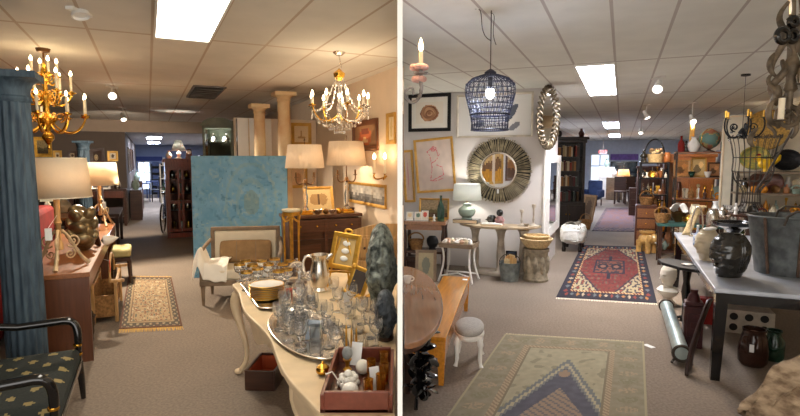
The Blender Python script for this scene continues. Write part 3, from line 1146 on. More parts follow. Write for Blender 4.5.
p = P(43, 50, 4.8)
zt = 2.52
ch = thing('chandelier', 'two tiered brass chandelier with lit candles above the blue column', 'chandelier', (p.x, p.y, 0), 0)
part(ch, 'chain', MB().cyl((0, 0, CEIL - .005), (0, 0, zt - .05), .008).lathe([(0, CEIL - .04), (.05, CEIL - .03), (.06, CEIL), (0, CEIL)], 16), m_bronze)
part(ch, 'stem', MB().lathe([(0, 1.76), (.03, 1.77), (.05, 1.8), (.045, 1.83), (.02, 1.86), (.03, 1.9), (.075, 1.95), (.08, 1.98), (.03, 2.02), (.022, 2.08), (.05, 2.14), (.055, 2.18), (.02, 2.22), (.018, 2.3), (.035, 2.36), (.03, 2.4), (.012, 2.46), (0, 2.52)], 18), m_brass)
part(ch, 'finial', MB().lathe([(0, 1.69), (.014, 1.71), (.01, 1.74), (.03, 1.765), (0, 1.78)], 12), m_brass)
for k in range(9):
    brass_arm(ch, k * 2 * math.pi / 9 + .2, 1.97, .32, .1, .02)
for k in range(6):
    brass_arm(ch, k * 2 * math.pi / 6 + .5, 2.17, .2, .06, .03)
for k in range(4):
    brass_arm(ch, k * math.pi / 2 + .9, 2.33, .1, .04, .02, .1)
lamp_light((p.x, p.y, 2.14), 5, (255, 224, 180), .25)

# ---- dark picture wall and what stands before it
def art_medal(a, b):
    d = math.hypot(a - .5, b - .5)
    return (196, 176, 130) if d < .14 else ((120, 50, 36) if d < .2 else ((206, 190, 150) if d < .26 else (70, 50, 38)))


wallpic('picture', 'ornate dark framed picture with round medallion on the dark taupe wall', W_LD, 88, 104.5, 148, 167, .1, m_dark, art_medal, nx=20)
wallpic('picture', 'small gilt framed print right of the medallion picture', W_LD, 107.5, 118, 151, 161, .05, m_goldpaint, art_blobs((206, 196, 176), [(.5, .5, .25, .3, (90, 74, 60))]), nx=10)
wallpic('picture', 'little print in brown frame behind the brass chandelier', W_LD, 53, 62, 150.5, 160, .05, m_goldpaint, art_blobs((196, 180, 150), [(.5, .45, .3, .25, (100, 74, 50))]), nx=10)
wallpic('picture', 'square little print left of the medallion picture', W_LD, 68, 77, 151, 160, .05, m_dark, art_blobs((170, 150, 120), [(.5, .5, .3, .3, (80, 60, 46))]), nx=10)
wallpic('picture', 'large gold framed landscape hanging behind the brass chandelier', W_LD, 33, 52, 137, 157, .08, m_gold, art_scene((150, 130, 90), (90, 80, 50), (70, 56, 36), 4), nx=14)
cs = thing('console_table', 'dark wooden console under the pictures on the taupe wall', 'table', LV(-1.1, 14.5), AL)
part(cs, 'table_top', MB().box(0, 0, .88, 1.2, .5, .04), m_dark, 0)
part(cs, 'drawer', MB().box(0, -.2, .77, 1.1, .06, .16), m_mahog, 0)
for sx in (-1, 1):
    for sy in (-1, 1):
        part(cs, 'leg', MB().box(sx * .55, sy * .2, .43, .06, .06, .86), m_dark, 0)
part(cs, 'shelf', MB().box(0, 0, .2, 1.1, .42, .03), m_dark, 0)
picture('picture', 'silver framed photograph standing at the left end of dark console', .3, .36, .04, m_silver, art_blobs((70, 66, 62), [(.5, .5, .2, .3, (170, 150, 130))]), LV(-1.5, 14.45, .9), AL, tilt=R(-8), nx=10)
picture('picture', 'silver framed mirror-like print in middle of dark console', .4, .3, .04, m_silver, art_blobs((120, 120, 122), [(.4, .5, .3, .3, (60, 60, 66))]), LV(-1.05, 14.45, .9), AL, tilt=R(-8), nx=10)
ware('vase', 'silver vase at the right end of the dark console', LV(-.7, 14.45, .9), .26, .08, m_silver)
ware('bowl', 'pale bowl on lower shelf of the dark console', LV(-.9, 14.45, .215), .14, .2, m_creamc)
bt = thing('bench', 'brown wooden bench standing beyond the cream stool', 'bench', LV(-.68, 11.2), AL)
part(bt, 'seat', MB().box(0, 0, .62, .36, 1.5, .05), m_dark, 0)
for sx in (-1, 1):
    for sy in (-1, 1):
        part(bt, 'leg', MB().box(sx * .14, sy * .68, .3, .05, .05, .6), m_dark, 0)
part(bt, 'backrest', MB().box(-.16, 0, .86, .03, 1.5, .4), m_mahog, 0)

sb = thing('side_table', 'small wooden side table with a glowing lamp left of the desk', 'table', LV(-1.42, 9.3), AL)
part(sb, 'table_top', MB().box(0, 0, .74, .7, .8, .04), m_teak, 0)
for sx in (-1, 1):
    for sy in (-1, 1):
        part(sb, 'leg', MB().cyl((sx * .3, sy * .35, .72), (sx * .3, sy * .35, 0), .025), m_dark)
p = P(48, 212, 8.2)
u_, v_ = uvl(p)
t = thing('table_lamp', 'little glowing white figurine lamp behind the near linen lamp', 'lamp', LV(u_, v_, .76), AL)
part(t, 'base', MB().lathe([(0, 0), (.07, 0), (.06, .03), (.03, .06), (.045, .14), (.02, .2), (0, .2)], 14), m_ceram)
part(t, 'lamp_shade', MB().lathe([(.1, .19), (.06, .32)], 20), m_shade_wh, solid=.003)
lamp_light(LV(u_, v_, 1.0), 2.5, (255, 236, 200), .03)
ware('vase', 'round cream vase next to the glowing figurine lamp', LV(u_ + .2, v_ + .05, .76), .26, .12, m_creamc)
ware('vase', 'dark red vase behind the blue column near the glowing lamp', LV(u_ - .22, v_ - .05, .76), .3, .06, m_red)

# ---- far aisle of the left room
cb = thing('display_cabinet', 'mahogany glass fronted display cabinet at the end of the lamp aisle', 'cabinet', P(182.5, 238, 10.7) * V((1, 1, 0)), AL)
w, d, h = .56, .45, 1.56
body = MB().box(0, d - .02, h / 2, w, .04, h - .1).box(0, d / 2, .05, w, d, .1).box(0, d / 2, h - .05, w, d, .1)
for sx in (-1, 1):
    body.box(sx * (w / 2 - .02), d / 2, h / 2, .04, d, h - .1)
part(cb, 'body', body, m_cherry, 0)
for z in (.55, .9, 1.2):
    part(cb, 'shelf', MB().box(0, d / 2, z, w - .08, d - .06, .02), m_cherry, 0)
part(cb, 'cornice', MB().box(0, d / 2, h + .02, w + .08, d + .08, .05).box(0, d / 2, h + .055, w + .04, d + .04, .03), m_cherry, 0)
for sx in (-1, 1):
    x = sx * (w / 4 - .01)
    dm = MB()
    for (bx, bz, bw, bh) in ((x, .16, w / 2 - .03, .06), (x, h - .14, w / 2 - .03, .06), (x, .74, w / 2 - .03, .06), (x - w / 8 - .02, h / 2, .04, h - .3), (x + w / 8 + .02, h / 2, .04, h - .3)):
        dm.box(bx, -.01, bz, bw, .03, bh)
    dr = part(cb, 'door', dm, m_cherry, 0)
    part(dr, 'pane', MB().box(x, -.005, h / 2, w / 2 - .1, .005, h - .32), mat('thin glass', (235, 240, 240), .03, var=0, trans=1, ior=1.1), 0)
    part(dr, 'knob', MB().ball(sx * .03, -.035, .8, .014), m_brass)
rnd = random.Random(11)
for i, z in enumerate((.11, .56, .91, 1.21)):
    for j in range(3):
        q = cb.location + UL * ((j - 1) * .14) + VL * (.22 + .05 * (j % 2)) + V((0, 0, z))
        ware(rnd.choice(['vase', 'jar', 'bottle', 'bowl']), ['left', 'middle', 'right'][j] + ' glinting ware on the ' + ['bottom', 'second', 'third', 'top'][i] + ' shelf inside the mahogany cabinet', q, .2, .05, rnd.choice([m_silver, m_ceram, m_celadon, m_brass]), group='wares inside the mahogany cabinet', cat='ware')
t = thing('table_lamp', 'white pleated shade lamp glowing on top of the mahogany cabinet', 'lamp', cb.location + UL * .0 + VL * .2 + V((0, 0, h + .07)), AL)
part(t, 'base', MB().lathe([(0, 0), (.07, 0), (.03, .04), (.05, .1), (.02, .16), (.01, .2), (0, .2)], 14), m_ceram)
part(t, 'lamp_shade', MB().lathe([(.15, .16), (.06, .38)], 24, flute=.05, nfl=12), m_shade_wh, solid=.003)
lamp_light(cb.location + VL * .2 + V((0, 0, h + .34)), 9, (255, 248, 235), .03)
ware('vase', 'white ginger jar left of the lamp on the mahogany cabinet', cb.location - UL * .19 + VL * .2 + V((0, 0, h + .07)), .16, .06, m_ceram)
ware('clock', 'brown mantel clock right of the lamp on the mahogany cabinet', cb.location + UL * .2 + VL * .25 + V((0, 0, h + .07)), .22, .07, m_dark, AL)
# tall stuff right of the cabinet, mostly hidden by the canvas
wd = thing('wardrobe', 'dark tall wardrobe between the mahogany cabinet and the blue canvas', 'wardrobe', cb.location + UL * .72 + VL * .25, AL)
part(wd, 'body', MB().box(0, .25, .85, .6, .5, 1.7), m_dark, 0, bevel=.01)
for sx in (-1, 1):
    dd = part(wd, 'door', MB().box(sx * .148, -.01, .9, .28, .03, 1.5), m_mahog, 0, bevel=.008)
    part(dd, 'knob', MB().ball(sx * .03, -.04, .9, .015), m_brass)
ware('basket', 'wicker basket on top of the dark wardrobe by the canvas', wd.location + VL * .25 + V((0, 0, 1.7)), .2, .2, m_wick)

sh = thing('shelf_unit', 'white shelf unit with glassware left of the mahogany cabinet', 'shelf', LV(.52, 15.2), AL)
for sx in (-1, 1):
    part(sh, 'side_panel', MB().box(sx * .24, .15, .75, .03, .3, 1.5), m_white, 0)
for i, z in enumerate((.12, .45, .78, 1.1, 1.45)):
    part(sh, 'shelf', MB().box(0, .15, z, .46, .3, .02), m_white, 0)
    for j in range(3):
        ware(rnd.choice(['vase', 'bowl', 'jar', 'bottle']), ['left', 'middle', 'right'][j] + ' pale glass ware on the ' + ['lowest', 'second', 'third', 'fourth', 'top'][i] + ' white shelf', sh.location + UL * ((j - 1) * .14) + VL * .15 + V((0, 0, z + .011)), .2, .055, rnd.choice([m_ceram, m_celadon, m_green_glass, m_silver]), group='wares on the white shelf unit', cat='ware')

bk = thing('bicycle', 'dark bicycle leaning beside the mahogany cabinet', 'bicycle', LV(.33, 12.9), AL + R(80))
for x in (-.5, .5):
    wl = part(bk, 'wheel', MB().ring((x, 0, .33), .31, .31, .018, 36, 8), m_black)
    sp = MB()
    for i in range(12):
        a = i * math.pi / 6
        sp.cyl((x, 0, .33), (x + .3 * math.cos(a), 0, .33 + .3 * math.sin(a)), .002, n=4)
    part(wl, 'spokes', sp, m_silver)
part(bk, 'bike_frame', MB().tube([(-.5, 0, .33), (-.15, 0, .78), (.35, 0, .8), (.5, 0, .33)], .016, 8).tube([(-.15, 0, .78), (-.05, 0, .33), (.35, 0, .78)], .016, 8).cyl((-.5, 0, .33), (-.05, 0, .33), .012), mat('bicycle blue', (40, 52, 80), .3))
part(bk, 'handlebar', MB().tube([(.3, -.25, .95), (.36, 0, .98), (.3, .25, .95)], .012, 8).cyl((.35, 0, .8), (.36, 0, .98), .012), m_black)
part(bk, 'saddle', MB().ball(-.17, 0, .86, .13, .07, .035).cyl((-.15, 0, .78), (-.16, 0, .85), .012), m_black)

# end wall: bright window and dark shelf
def window(name, W, u0, u1, z0, z1, a, fm, em):
    c = W[0]
    us = c.dot(frame(a)[0])
    o = W[0] + frame(a)[0] * ((u0 + u1) / 2 - us) + W[1] * .012
    fr = MB()
    w, h = u1 - u0, z1 - z0
    for sx in (-1, 1):
        fr.box(sx * w / 2, 0, (z0 + z1) / 2, .06, .04, h + .06).box(0, 0, (z0 + z1) / 2 + sx * h / 2, w, .04, .06)
    fr.box(0, 0, (z0 + z1) / 2, .04, .03, h).box(0, 0, z0 + h * .62, w, .03, .04)
    f = struct(name, fr, fm)
    f.location = o
    f.rotation_euler = (0, 0, a)
    g = struct('pane', MB().box(0, .006, (z0 + z1) / 2, w, .008, h), em, f)
    return f


m_day = emission('daylight through far glass', (196, 216, 255), 5)
window('window_1', W_LE, -.42, .06, .25, 1.5, AL, m_frame_white, m_day)
struct('trim_2', MB().box(0, 0, 1.66, 1.1, .06, .2, M=Matrix.Translation(LV(.06, LEND - .05)) @ rotz(AL)), mat('blue valance', (52, 64, 120), .8, var=.1))
bs = thing('bookcase', 'dark bookcase against the bluish end wall of the lamp aisle', 'bookcase', LV(.37, LEND - .4), AL)
bod = MB().box(0, .3, .72, .5, .03, 1.44)
for sx in (-1, 1):
    bod.box(sx * .24, .15, .72, .03, .3, 1.44)
part(bs, 'body', bod, m_blackmat, 0)
for z in (.1, .4, .7, 1.0, 1.3):
    part(bs, 'shelf', MB().box(0, .15, z, .46, .28, .03), m_blackmat, 0)
    part(bs, 'contents', MB().box(-.05, .17, z + .11, .3, .16, .18), mat('blue goods', (60, 74, 110), .6, var=.4, scale=20), 0)
for i, (u, v) in enumerate([(-.2, 22.5), (.12, 24.5)]):
    t = thing('dining_table', ['nearer', 'farther'][i] + ' dark blue table near the bright end window', 'table', LV(u, v), AL)
    part(t, 'table_top', MB().box(0, 0, .7, .5, .9, .04), mat('dark blue paint', (40, 50, 82), .5), 0)
    for sx in (-1, 1):
        for sy in (-1, 1):
            part(t, 'leg', MB().box(sx * .21, sy * .4, .34, .04, .04, .68), mat('dark blue paint', ()), 0)
    ch_ = thing('chair', 'dark chair beside the ' + ['nearer', 'farther'][i] + ' blue table near the window', 'chair', LV(u + .42, v - .4), AL)
    part(ch_, 'seat', MB().box(0, 0, .45, .3, .36, .04), m_blackmat, 0)
    part(ch_, 'backrest', MB().box(.14, 0, .72, .03, .34, .5), m_blackmat, 0)
    for sx in (-1, 1):
        for sy in (-1, 1):
            part(ch_, 'leg', MB().box(sx * .13, sy * .15, .22, .03, .03, .44), m_blackmat, 0)
for i, v in enumerate((16.5, 18.6, 20.8)):
    picture('picture', ['nearest', 'middle', 'farthest'][i] + ' framed print on the dark wall along the far lamp aisle', .9, .7, .06, m_dark, art_blobs((160, 150, 130), [(.5, .5, .3, .3, (90, 84, 70))]), LV(-.49, v, 1.25), AL + math.pi / 2, nx=10, group='prints along the far aisle wall')
for i, (v, hh) in enumerate(((16.2, .8), (18.8, .95))):
    t = thing('cabinet', ['nearer', 'farther'][i] + ' low dark cabinet along the left of the far aisle', 'cabinet', LV(-.33, v), AL)
    part(t, 'body', MB().box(0, 0, hh / 2, .28, 1.4, hh), m_dark, 0)
    part(t, 'door', MB().box(.145, -.35, hh / 2, .012, .6, hh - .14), m_mahog, 0)
    part(t, 'door', MB().box(.145, .35, hh / 2, .012, .6, hh - .14), m_mahog, 0)
    ware('vase', 'pale vase on the ' + ['nearer', 'farther'][i] + ' low dark cabinet', LV(-.33, v - .3, hh), .3, .1, m_celadon)

# ---- aisle rug
def rug_beige(a, b):
    e = min(a * 1.0, (1 - a) * 1.0, b * 1.7, (1 - b) * 1.7)
    n = nz(a * 26, b * 40, 1)
    n2 = nz(a * 14, b * 22, 5)
    if e < .025: return (96, 62, 46)
    if e < .13:
        m = math.sin(a * 60) * math.sin(b * 90)
        c = (82, 74, 62) if m < .3 else (150, 134, 106)
        return mix(c, (120, 70, 50), .35 if n > .3 else 0)
    if e < .155: return (156, 132, 100)
    if e < .175: return (110, 86, 62)
    c = (164, 140, 106)
    if n > .26: c = (132, 92, 68)
    elif n < -.3: c = (106, 102, 88)
    elif n2 > .3: c = (184, 166, 134)
    return c


flatquad('rug', 'small beige runner rug with dark border and gold fringe on the narrow aisle', 'rug', [G(119, 330), G(182.5, 327), G(171.5, 278), G(128.5, 277.5)], 64, 110, rug_beige, fringe=(.1, mat('gold fringe yarn', (198, 158, 84), .9)))

# ---- big blue canvas
def art_blue(a, b):
    x, y = a * 3, b * 4
    sw = .55 * nz(x * 1.2 + nz(x, y, 3), y * 1.2 + nz(x, y, 9), 1) + .5 * nz(x * 5 + nz(x * 2, y * 2, 5), y * 5, 4)
    st = .75 * nz(x * 4 + sw * 3, y * 4.5 - sw * 3, 2) + .4 * nz(x * 13, y * 11, 6)
    c = mix((104, 160, 198), (134, 186, 216), max(0, min(1, .5 + sw)))
    if st > .12: c = mix(c, (160, 188, 196), min(.8, (st - .12) * 2))
    if st < -.2: c = mix(c, (80, 128, 164), min(.8, (-st - .2) * 2))
    d = math.hypot((a - .62) * 1.2, b - .62)
    if .16 < d < .2 or .3 < d < .33: c = mix(c, (150, 176, 176), .35)
    if d < .1: c = mix(c, (140, 150, 130), .4)
    return c


pa, pb = P(195, 279, 7.0), P(289, 279, 7.05)
cv = thing('canvas_painting', 'very large pale blue abstract canvas standing on the carpet', 'painting', (((pa + pb) / 2).x, 7.02, 0), math.atan2(.05, 1.27), rx=R(-1.5))
w, h = (pb - pa).length, 1.655
part(cv, 'canvas', MB().grid(70, 90, lambda a, b: (-w / 2 + a * w, -.022, b * h), art_blue), m_oil, 0)
part(cv, 'stretcher', MB().box(0, 0, h / 2, w - .002, .04, h - .002), mat('canvas edge', (130, 160, 176), .8), 0)

# ---- settee before the canvas
se = thing('armchair', 'grey wood framed armchair with cream upholstery before the blue canvas', 'armchair', P(244, 290, 5.92) * V((1, 1, 0)), .16)
w, d = .86, .56
part(se, 'seat', MB().box(0, -.0, .33, w - .1, d - .04, .12), m_creamf, bevel=.03)
part(se, 'seat_rail', MB().box(0, -d / 2 + .02, .25, w, .04, .06).box(0, d / 2 - .02, .25, w, .04, .06).box(-w / 2 + .02, 0, .25, .04, d, .06).box(w / 2 - .02, 0, .25, .04, d, .06), m_greyp, 0, bevel=.006)
part(se, 'back_panel', MB().box(0, d / 2 - .0, .58, w - .14, .05, .36), m_creamf, bevel=.02)
bf = MB().box(0, d / 2, .785, w - .06, .05, .045).box(0, d / 2, .39, w - .08, .04, .03)
for sx in (-1, 1):
    bf.box(sx * (w / 2 - .05), d / 2, .53, .045, .05, .5)
part(se, 'back_frame', bf, m_greyp, 0, bevel=.01)
for sx in (-1, 1):
    part(se, 'arm', MB().tube(bez((sx * (w / 2 - .03), d / 2, .66), (sx * w / 2, .1, .62), (sx * (w / 2 + .02), -.12, .58), (sx * (w / 2), -d / 2 + .06, .54)) + [V((sx * (w / 2 - .02), -d / 2 + .03, .4)), V((sx * (w / 2 - .02), -d / 2 + .02, .27))], .022, 10), m_greyp)
    for sy in (-1, 1):
        part(se, 'leg', MB().lathe([(0, 0), (.013, 0), (.016, .02), (.026, .2), (.03, .25), (0, .25)], 12, o=(sx * (w / 2 - .03), sy * (d / 2 - .03), 0), flute=.1, nfl=6), m_greyp)
p = se.location
M = Matrix.Translation(p) @ rotz(.16)
cu = thing('cushion', 'wide tan suede pillow leaning on the cream armchair back', 'cushion', M @ V((.01, .14, .395)), .16, rx=R(-14))
part(cu, 'cover', MB().box(0, 0, .135, .6, .1, .27), m_tan, bevel=.045, sub=1)
part(cu, 'seam', MB().box(-.1, -.052, .135, .006, .004, .23).box(.12, -.052, .135, .006, .004, .23), m_greyp, 0)

def cloth_fn(a, b):
    x = -.2 + .36 * a
    y = -.3 + .42 * b
    z = .41 + .03 * nz(a * 4, b * 5, 2) + .05 * math.sin(a * 5 + b * 4) * .4
    if a < .3: z += .17 * (1 - abs(a - .16) / .16) if abs(a - .16) < .16 else 0
    if b < .2: z -= (.2 - b) * .9
    return (x, y, z)


dc = solo('throw', MB().grid(26, 26, cloth_fn), m_whitef, 'crumpled white throw over the left arm of the cream armchair', 'throw', M @ V((-.3, 0, .05)), .16, solid=.012, sub=1)

# ---- gilt pedestal
p = P(291, 209, 5.6)
zt = p.z
pe = thing('plant_stand', 'slim gilt stand with cream marble top in front of the sideboard', 'stand', (p.x, p.y, 0), .3)
part(pe, 'stand_top', MB().lathe([(0, zt - .03), (.085, zt - .03), (.1, zt - .02), (.1, zt), (0, zt)], 28), mat('cream marble', (226, 214, 184), .25, var=.08))
rim = MB().lathe([(.085, zt - .07), (.092, zt - .03), (.08, zt - .03), (.078, zt - .07)], 28)
for k in range(4):
    a0 = k * math.pi / 2
    pts = []
    for i in range(9):
        a = a0 + math.pi / 2 * i / 8
        pts.append((.09 * math.cos(a), .09 * math.sin(a), zt - .06 - .07 * math.sin(math.pi * i / 8)))
    rim.tube(pts, .009, 6)
part(pe, 'garland', rim, m_gold)
for k in range(4):
    a = k * math.pi / 2
    part(pe, 'leg', MB().tube([(.08 * math.cos(a), .08 * math.sin(a), zt - .03), (.075 * math.cos(a), .075 * math.sin(a), zt * .5), (.085 * math.cos(a), .085 * math.sin(a), .01)], [.014, .01, .012], 8), m_gold)
part(pe, 'stretcher', MB().box(0, 0, .25, .15, .012, .012).box(0, 0, .25, .012, .15, .012), m_gold, 0)

# ---- sideboard with two crystal lamps
pr = P(361, 213, 6.35)
zt = pr.z
so = V((pr.x, pr.y, 0))
sd = thing('sideboard', 'dark mahogany sideboard carrying the two pleated shade lamps', 'sideboard', so, AL)
w, d = .90, .40
part(sd, 'cabinet_top', MB().box(-w / 2, d / 2, zt - .02, w + .03, d + .03, .04), m_side, 0, bevel=.006)
part(sd, 'body', MB().box(-w / 2, d / 2 + .01, zt / 2 + .02, w - .02, d - .03, zt - .14), m_side, 0)
part(sd, 'plinth', MB().box(-w / 2, d / 2, .05, w, d, .1), m_side, 0)
for i in range(2):
    x = -w * (.26 + .48 * i)
    dw = part(sd, 'drawer', MB().box(x, .0, zt - .13, w * .45, .03, .15), m_side, 0, bevel=.006)
    part(dw, 'knob', MB().ball(x - .1, -.03, zt - .13, .014).ball(x + .1, -.03, zt - .13, .014), m_brass)
    dr = part(sd, 'door', MB().box(x, .0, zt * .42, w * .45, .03, zt * .56), m_dark, 0, bevel=.006)
    part(dr, 'panel', MB().box(x, -.018, zt * .42, w * .33, .012, zt * .44), m_side, 0, bevel=.004)
    part(dr, 'knob', MB().ball(x + (.17 if i else -.17), -.035, zt * .45, .012), m_brass)
for x in (-.02, -w / 2, -w + .02):
    part(sd, 'pilaster', MB().box(x, -.005, zt / 2, .04, .03, zt - .1), m_side, 0, bevel=.004)


def crystal_lamp(label, x, y, s, turn):
    loc = so + UL * x + VL * y + V((0, 0, zt))
    t = thing('table_lamp', label, 'lamp', loc, AL + turn, 'crystal candelabra lamps with pleated shades', s=s)
    part(t, 'base', MB().box(0, 0, .015, .14, .14, .03).box(0, 0, .04, .1, .1, .02), m_brass, 0, bevel=.004)
    part(t, 'crystal_stem', MB().lathe([(0, .05), (.035, .05), (.04, .07), (.018, .1), (.03, .16), (.034, .22), (.016, .28), (.026, .33), (.012, .36), (.012, .44), (0, .44)], 12), m_glass, 20)
    for k in (-1, 1):
        am = MB().tube(bez((0, 0, .4), (k * .06, 0, .34), (k * .12, 0, .36), (k * .11, 0, .44)), .008, 8).lathe([(.006, 0), (.026, .008), (.024, .014), (.011, .012), (.011, .07), (0, .07)], 10, o=(k * .11, 0, .44))
        part(t, 'candle_arm', am, m_bronze)
    part(t, 'stem', MB().cyl((0, 0, .42), (0, 0, .88), .006).lathe([(.0, .36), (.03, .38), (.02, .42), (0, .43)], 12).lathe([(0, .88), (.012, .89), (0, .92)], 8), m_bronze)
    part(t, 'lamp_shade', MB().lathe([(.235, .56), (.2, .84)], 120, flute=.02, nfl=40), m_shade_pl, 60, solid=.002)
    part(t, 'finial', MB().tube([(-.2, 0, .835), (0, 0, .83), (.2, 0, .835)], .003, 5), m_brass)
    for k in (-1, 1):
        part(t, 'bulb', MB().ball(k * .08, 0, .68, .025, .025, .04), m_ceram)
    lamp_light(loc + V((0, 0, .64 * s)), 5.5, (255, 224, 186), .05)
    return t


crystal_lamp('left crystal lamp with pleated shade on the mahogany sideboard', -.66, .12, .985, 0)
crystal_lamp('right crystal lamp with wider pleated shade on the mahogany sideboard', -.14, .12, 1.04, .0)
picture('picture', 'gold framed print of a moth leaning on top of the sideboard', .38, .32, .03, m_goldpaint, art_blobs((206, 180, 130), [(.35, .5, .2, .28, (160, 128, 84)), (.65, .5, .2, .28, (160, 128, 84)), (.5, .5, .05, .3, (90, 66, 44))]), so + UL * -.42 + VL * .34 + V((0, 0, zt)), AL, tilt=R(-16), nx=26)
for i, (x, y, k, hh, r_, m) in enumerate([(-.53, .07, 'bowl', .06, .06, m_silver), (-.43, .05, 'ornament', .07, .035, m_bronze), (-.345, .08, 'bowl', .05, .05, m_silver), (-.265, .06, 'jar', .07, .03, m_brass), (-.04, .26, 'box', .05, .04, m_mahog)]):
    ware(k, ['large silver bowl at left before the leaning moth print', 'round bronze ornament before the leaning moth print', 'small silver bowl before the leaning moth print', 'little brass jar right of the silver bowls on the sideboard', 'small red brown box at the right end of the sideboard'][i], so + UL * x + VL * y + V((0, 0, zt)), hh, r_, m, AL)

# ---- right wall hangings
wallpic('picture', 'wide grey landscape drawing in gold frame on the cream wall', W_LR, 349, 387, 183, 205, .035, m_goldpaint, art_scene((176, 170, 160), (120, 116, 110), (90, 86, 82), 2), mount=.0, nx=40)
wallpic('picture', 'brown painting with red figure in dark wooden frame below the chandelier', W_LR, 354, 379, 120, 151, .07, mat('dark wood frame', (104, 62, 36), .4), art_blobs((150, 110, 74), [(.5, .4, .3, .4, (176, 92, 48)), (.5, .7, .18, .16, (120, 60, 40)), (.5, .25, .14, .12, (200, 160, 110))]), nx=22)
wallpic('picture', 'narrow gold framed picture at right of the brown painting', W_LR, 388, 396.5, 113, 144, .045, m_goldpaint, art_blobs((222, 204, 166), [(.5, .5, .25, .4, (206, 180, 130))]), nx=10)
wallpic('picture', 'pale sketch of a boat in gold frame beside the right column', W_LB, 291, 311, 123, 145.5, .05, m_goldpaint, art_blobs((230, 206, 166), [(.5, .3, .3, .08, (190, 150, 100)), (.5, .5, .05, .25, (190, 150, 100))]), nx=22)
wallpic('picture', 'gold framed pale print behind the left crystal lamp', W_LB, 289, 307, 166, 188, .045, m_goldpaint, art_blobs((226, 190, 150), [(.5, .45, .25, .3, (196, 150, 110))]), nx=16)

q = onwall(387.5, 176, W_LR, .005)
sn = thing('wall_sconce', 'brass double candle wall sconce glowing on the cream wall', 'sconce', q, W_LR[2])
part(sn, 'backplate', MB().lathe([(0, -.012), (.04, -.012), (.05, 0), (0, 0)], 20, M=Matrix.Rotation(R(90), 4, 'X') @ Matrix.Scale(1, 4)), m_brass)
for k in (-1, 1):
    a = part(sn, 'arm', MB().tube(bez((0, -.01, 0), (k * .06, -.1, -.06), (k * .16, -.12, -.04), (k * .15, -.1, .02)), .009, 8).lathe([(0, 0), (.03, .01), (.012, .012), (0, .02)], 12, o=(k * .15, -.1, .02)), m_brass)
    part(a, 'candle', MB().lathe([(0, .03), (.014, .03), (.014, .19), (0, .19)], 10, o=(k * .15, -.1, 0)), m_candle)
    part(a, 'bulb', MB().lathe([(0, .19), (.016, .2), (.018, .22), (.008, .25), (0, .262)], 10, o=(k * .15, -.1, 0)), m_flame)
    lamp_light(q + V((0, 0, .27)) + rotz(W_LR[2]) @ V((k * .15, -.12, 0)), .5, (255, 200, 140), .03)

# ---- crystal chandelier
p = P(339, 58, 4.95)
cc = thing('chandelier', 'crystal chandelier with lit candles above the sideboard lamps', 'chandelier', (p.x, p.y, 0), 0)
zb = P(339, 122, 4.95).z
part(cc, 'ceiling_rose', MB().lathe([(0, CEIL - .03), (.03, CEIL - .03), (.055, CEIL - .01), (.06, CEIL), (0, CEIL)], 18), m_silver)
part(cc, 'chain', MB().cyl((0, 0, CEIL - .03), (.02, 0, zb + .5), .006), m_silver)
part(cc, 'crown', MB().lathe([(.02, zb + .38), (.05, zb + .42), (.055, zb + .45), (.03, zb + .47), (0, zb + .5)], 16), m_brass)
part(cc, 'stem', MB().lathe([(0, zb - .02), (.02, zb), (.04, zb + .04), (.02, zb + .08), (.035, zb + .13), (.014, zb + .18), (.024, zb + .24), (.012, zb + .3), (.02, zb + .38), (0, zb + .4)], 14), m_glass)
for k in range(9):
    a = k * 2 * math.pi / 9 + .2
    M = rotz(a)
    L = .27
    e = M @ V((L, 0, zb + .13))
    am = part(cc, 'arm', MB().tube([M @ V(q) for q in bez((.02, 0, zb + .06), (.12, 0, zb - .04), (.24, 0, zb + .0), (L, 0, zb + .13))], .007, 7).lathe([(0, 0), (.034, .012), (.036, .018), (.012, .014), (.012, .03), (0, .03)], 12, o=e), m_brass if k % 2 else m_glass)
    part(am, 'candle', MB().lathe([(0, .03), (.01, .03), (.01, .09), (0, .09)], 8, o=e), m_candle)
    part(am, 'bulb', MB().lathe([(0, .09), (.012, .1), (.013, .115), (.005, .145), (0, .15)], 8, o=e), m_flame)
    cr = MB()
    dp = MB().cyl((e.x, e.y, e.z - .1), (e.x, e.y, e.z), .0015, n=4)
    for i in range(4):
        zz = e.z - .02 - i * .024
        dp.lathe([(0, zz - .014), (.009, zz), (0, zz + .014)], 6, o=(e.x, e.y, 0))
    part(am, 'crystal_drop', dp, m_glass, 0)
    cr.tube([M @ V((.04 + (L - .04) * i / 9, 0, zb + .42 * (1 - i / 9) ** 2 + .13 * i / 9 - .02)) for i in range(10)], .0015, 4)
    for i in range(10):
        t_ = i / 9
        q = M @ V((.04 + (L - .04) * t_, 0, zb + .42 * (1 - t_) ** 2 + .13 * t_ - .02))
        cr.lathe([(0, -.013), (.0095, 0), (0, .013)], 6, o=q)
    part(cc, 'crystal_strand', cr, m_glass, 0)
cr = MB()
for k in range(24):
    a = k * 2 * math.pi / 24
    for i in range(4):
        rr = .2 - .05 * i
        cr.lathe([(0, -.02), (.008, -.004), (0, .008)], 6, o=(rr * math.cos(a + i * .2), rr * math.sin(a + i * .2), zb + .0 - .03 * i))
o = part(cc, 'crystal_drops', cr, m_glass, 0)
o['kind'] = 'stuff'
lamp_light((p.x, p.y, zb + .25), 6, (255, 228, 190), .2)

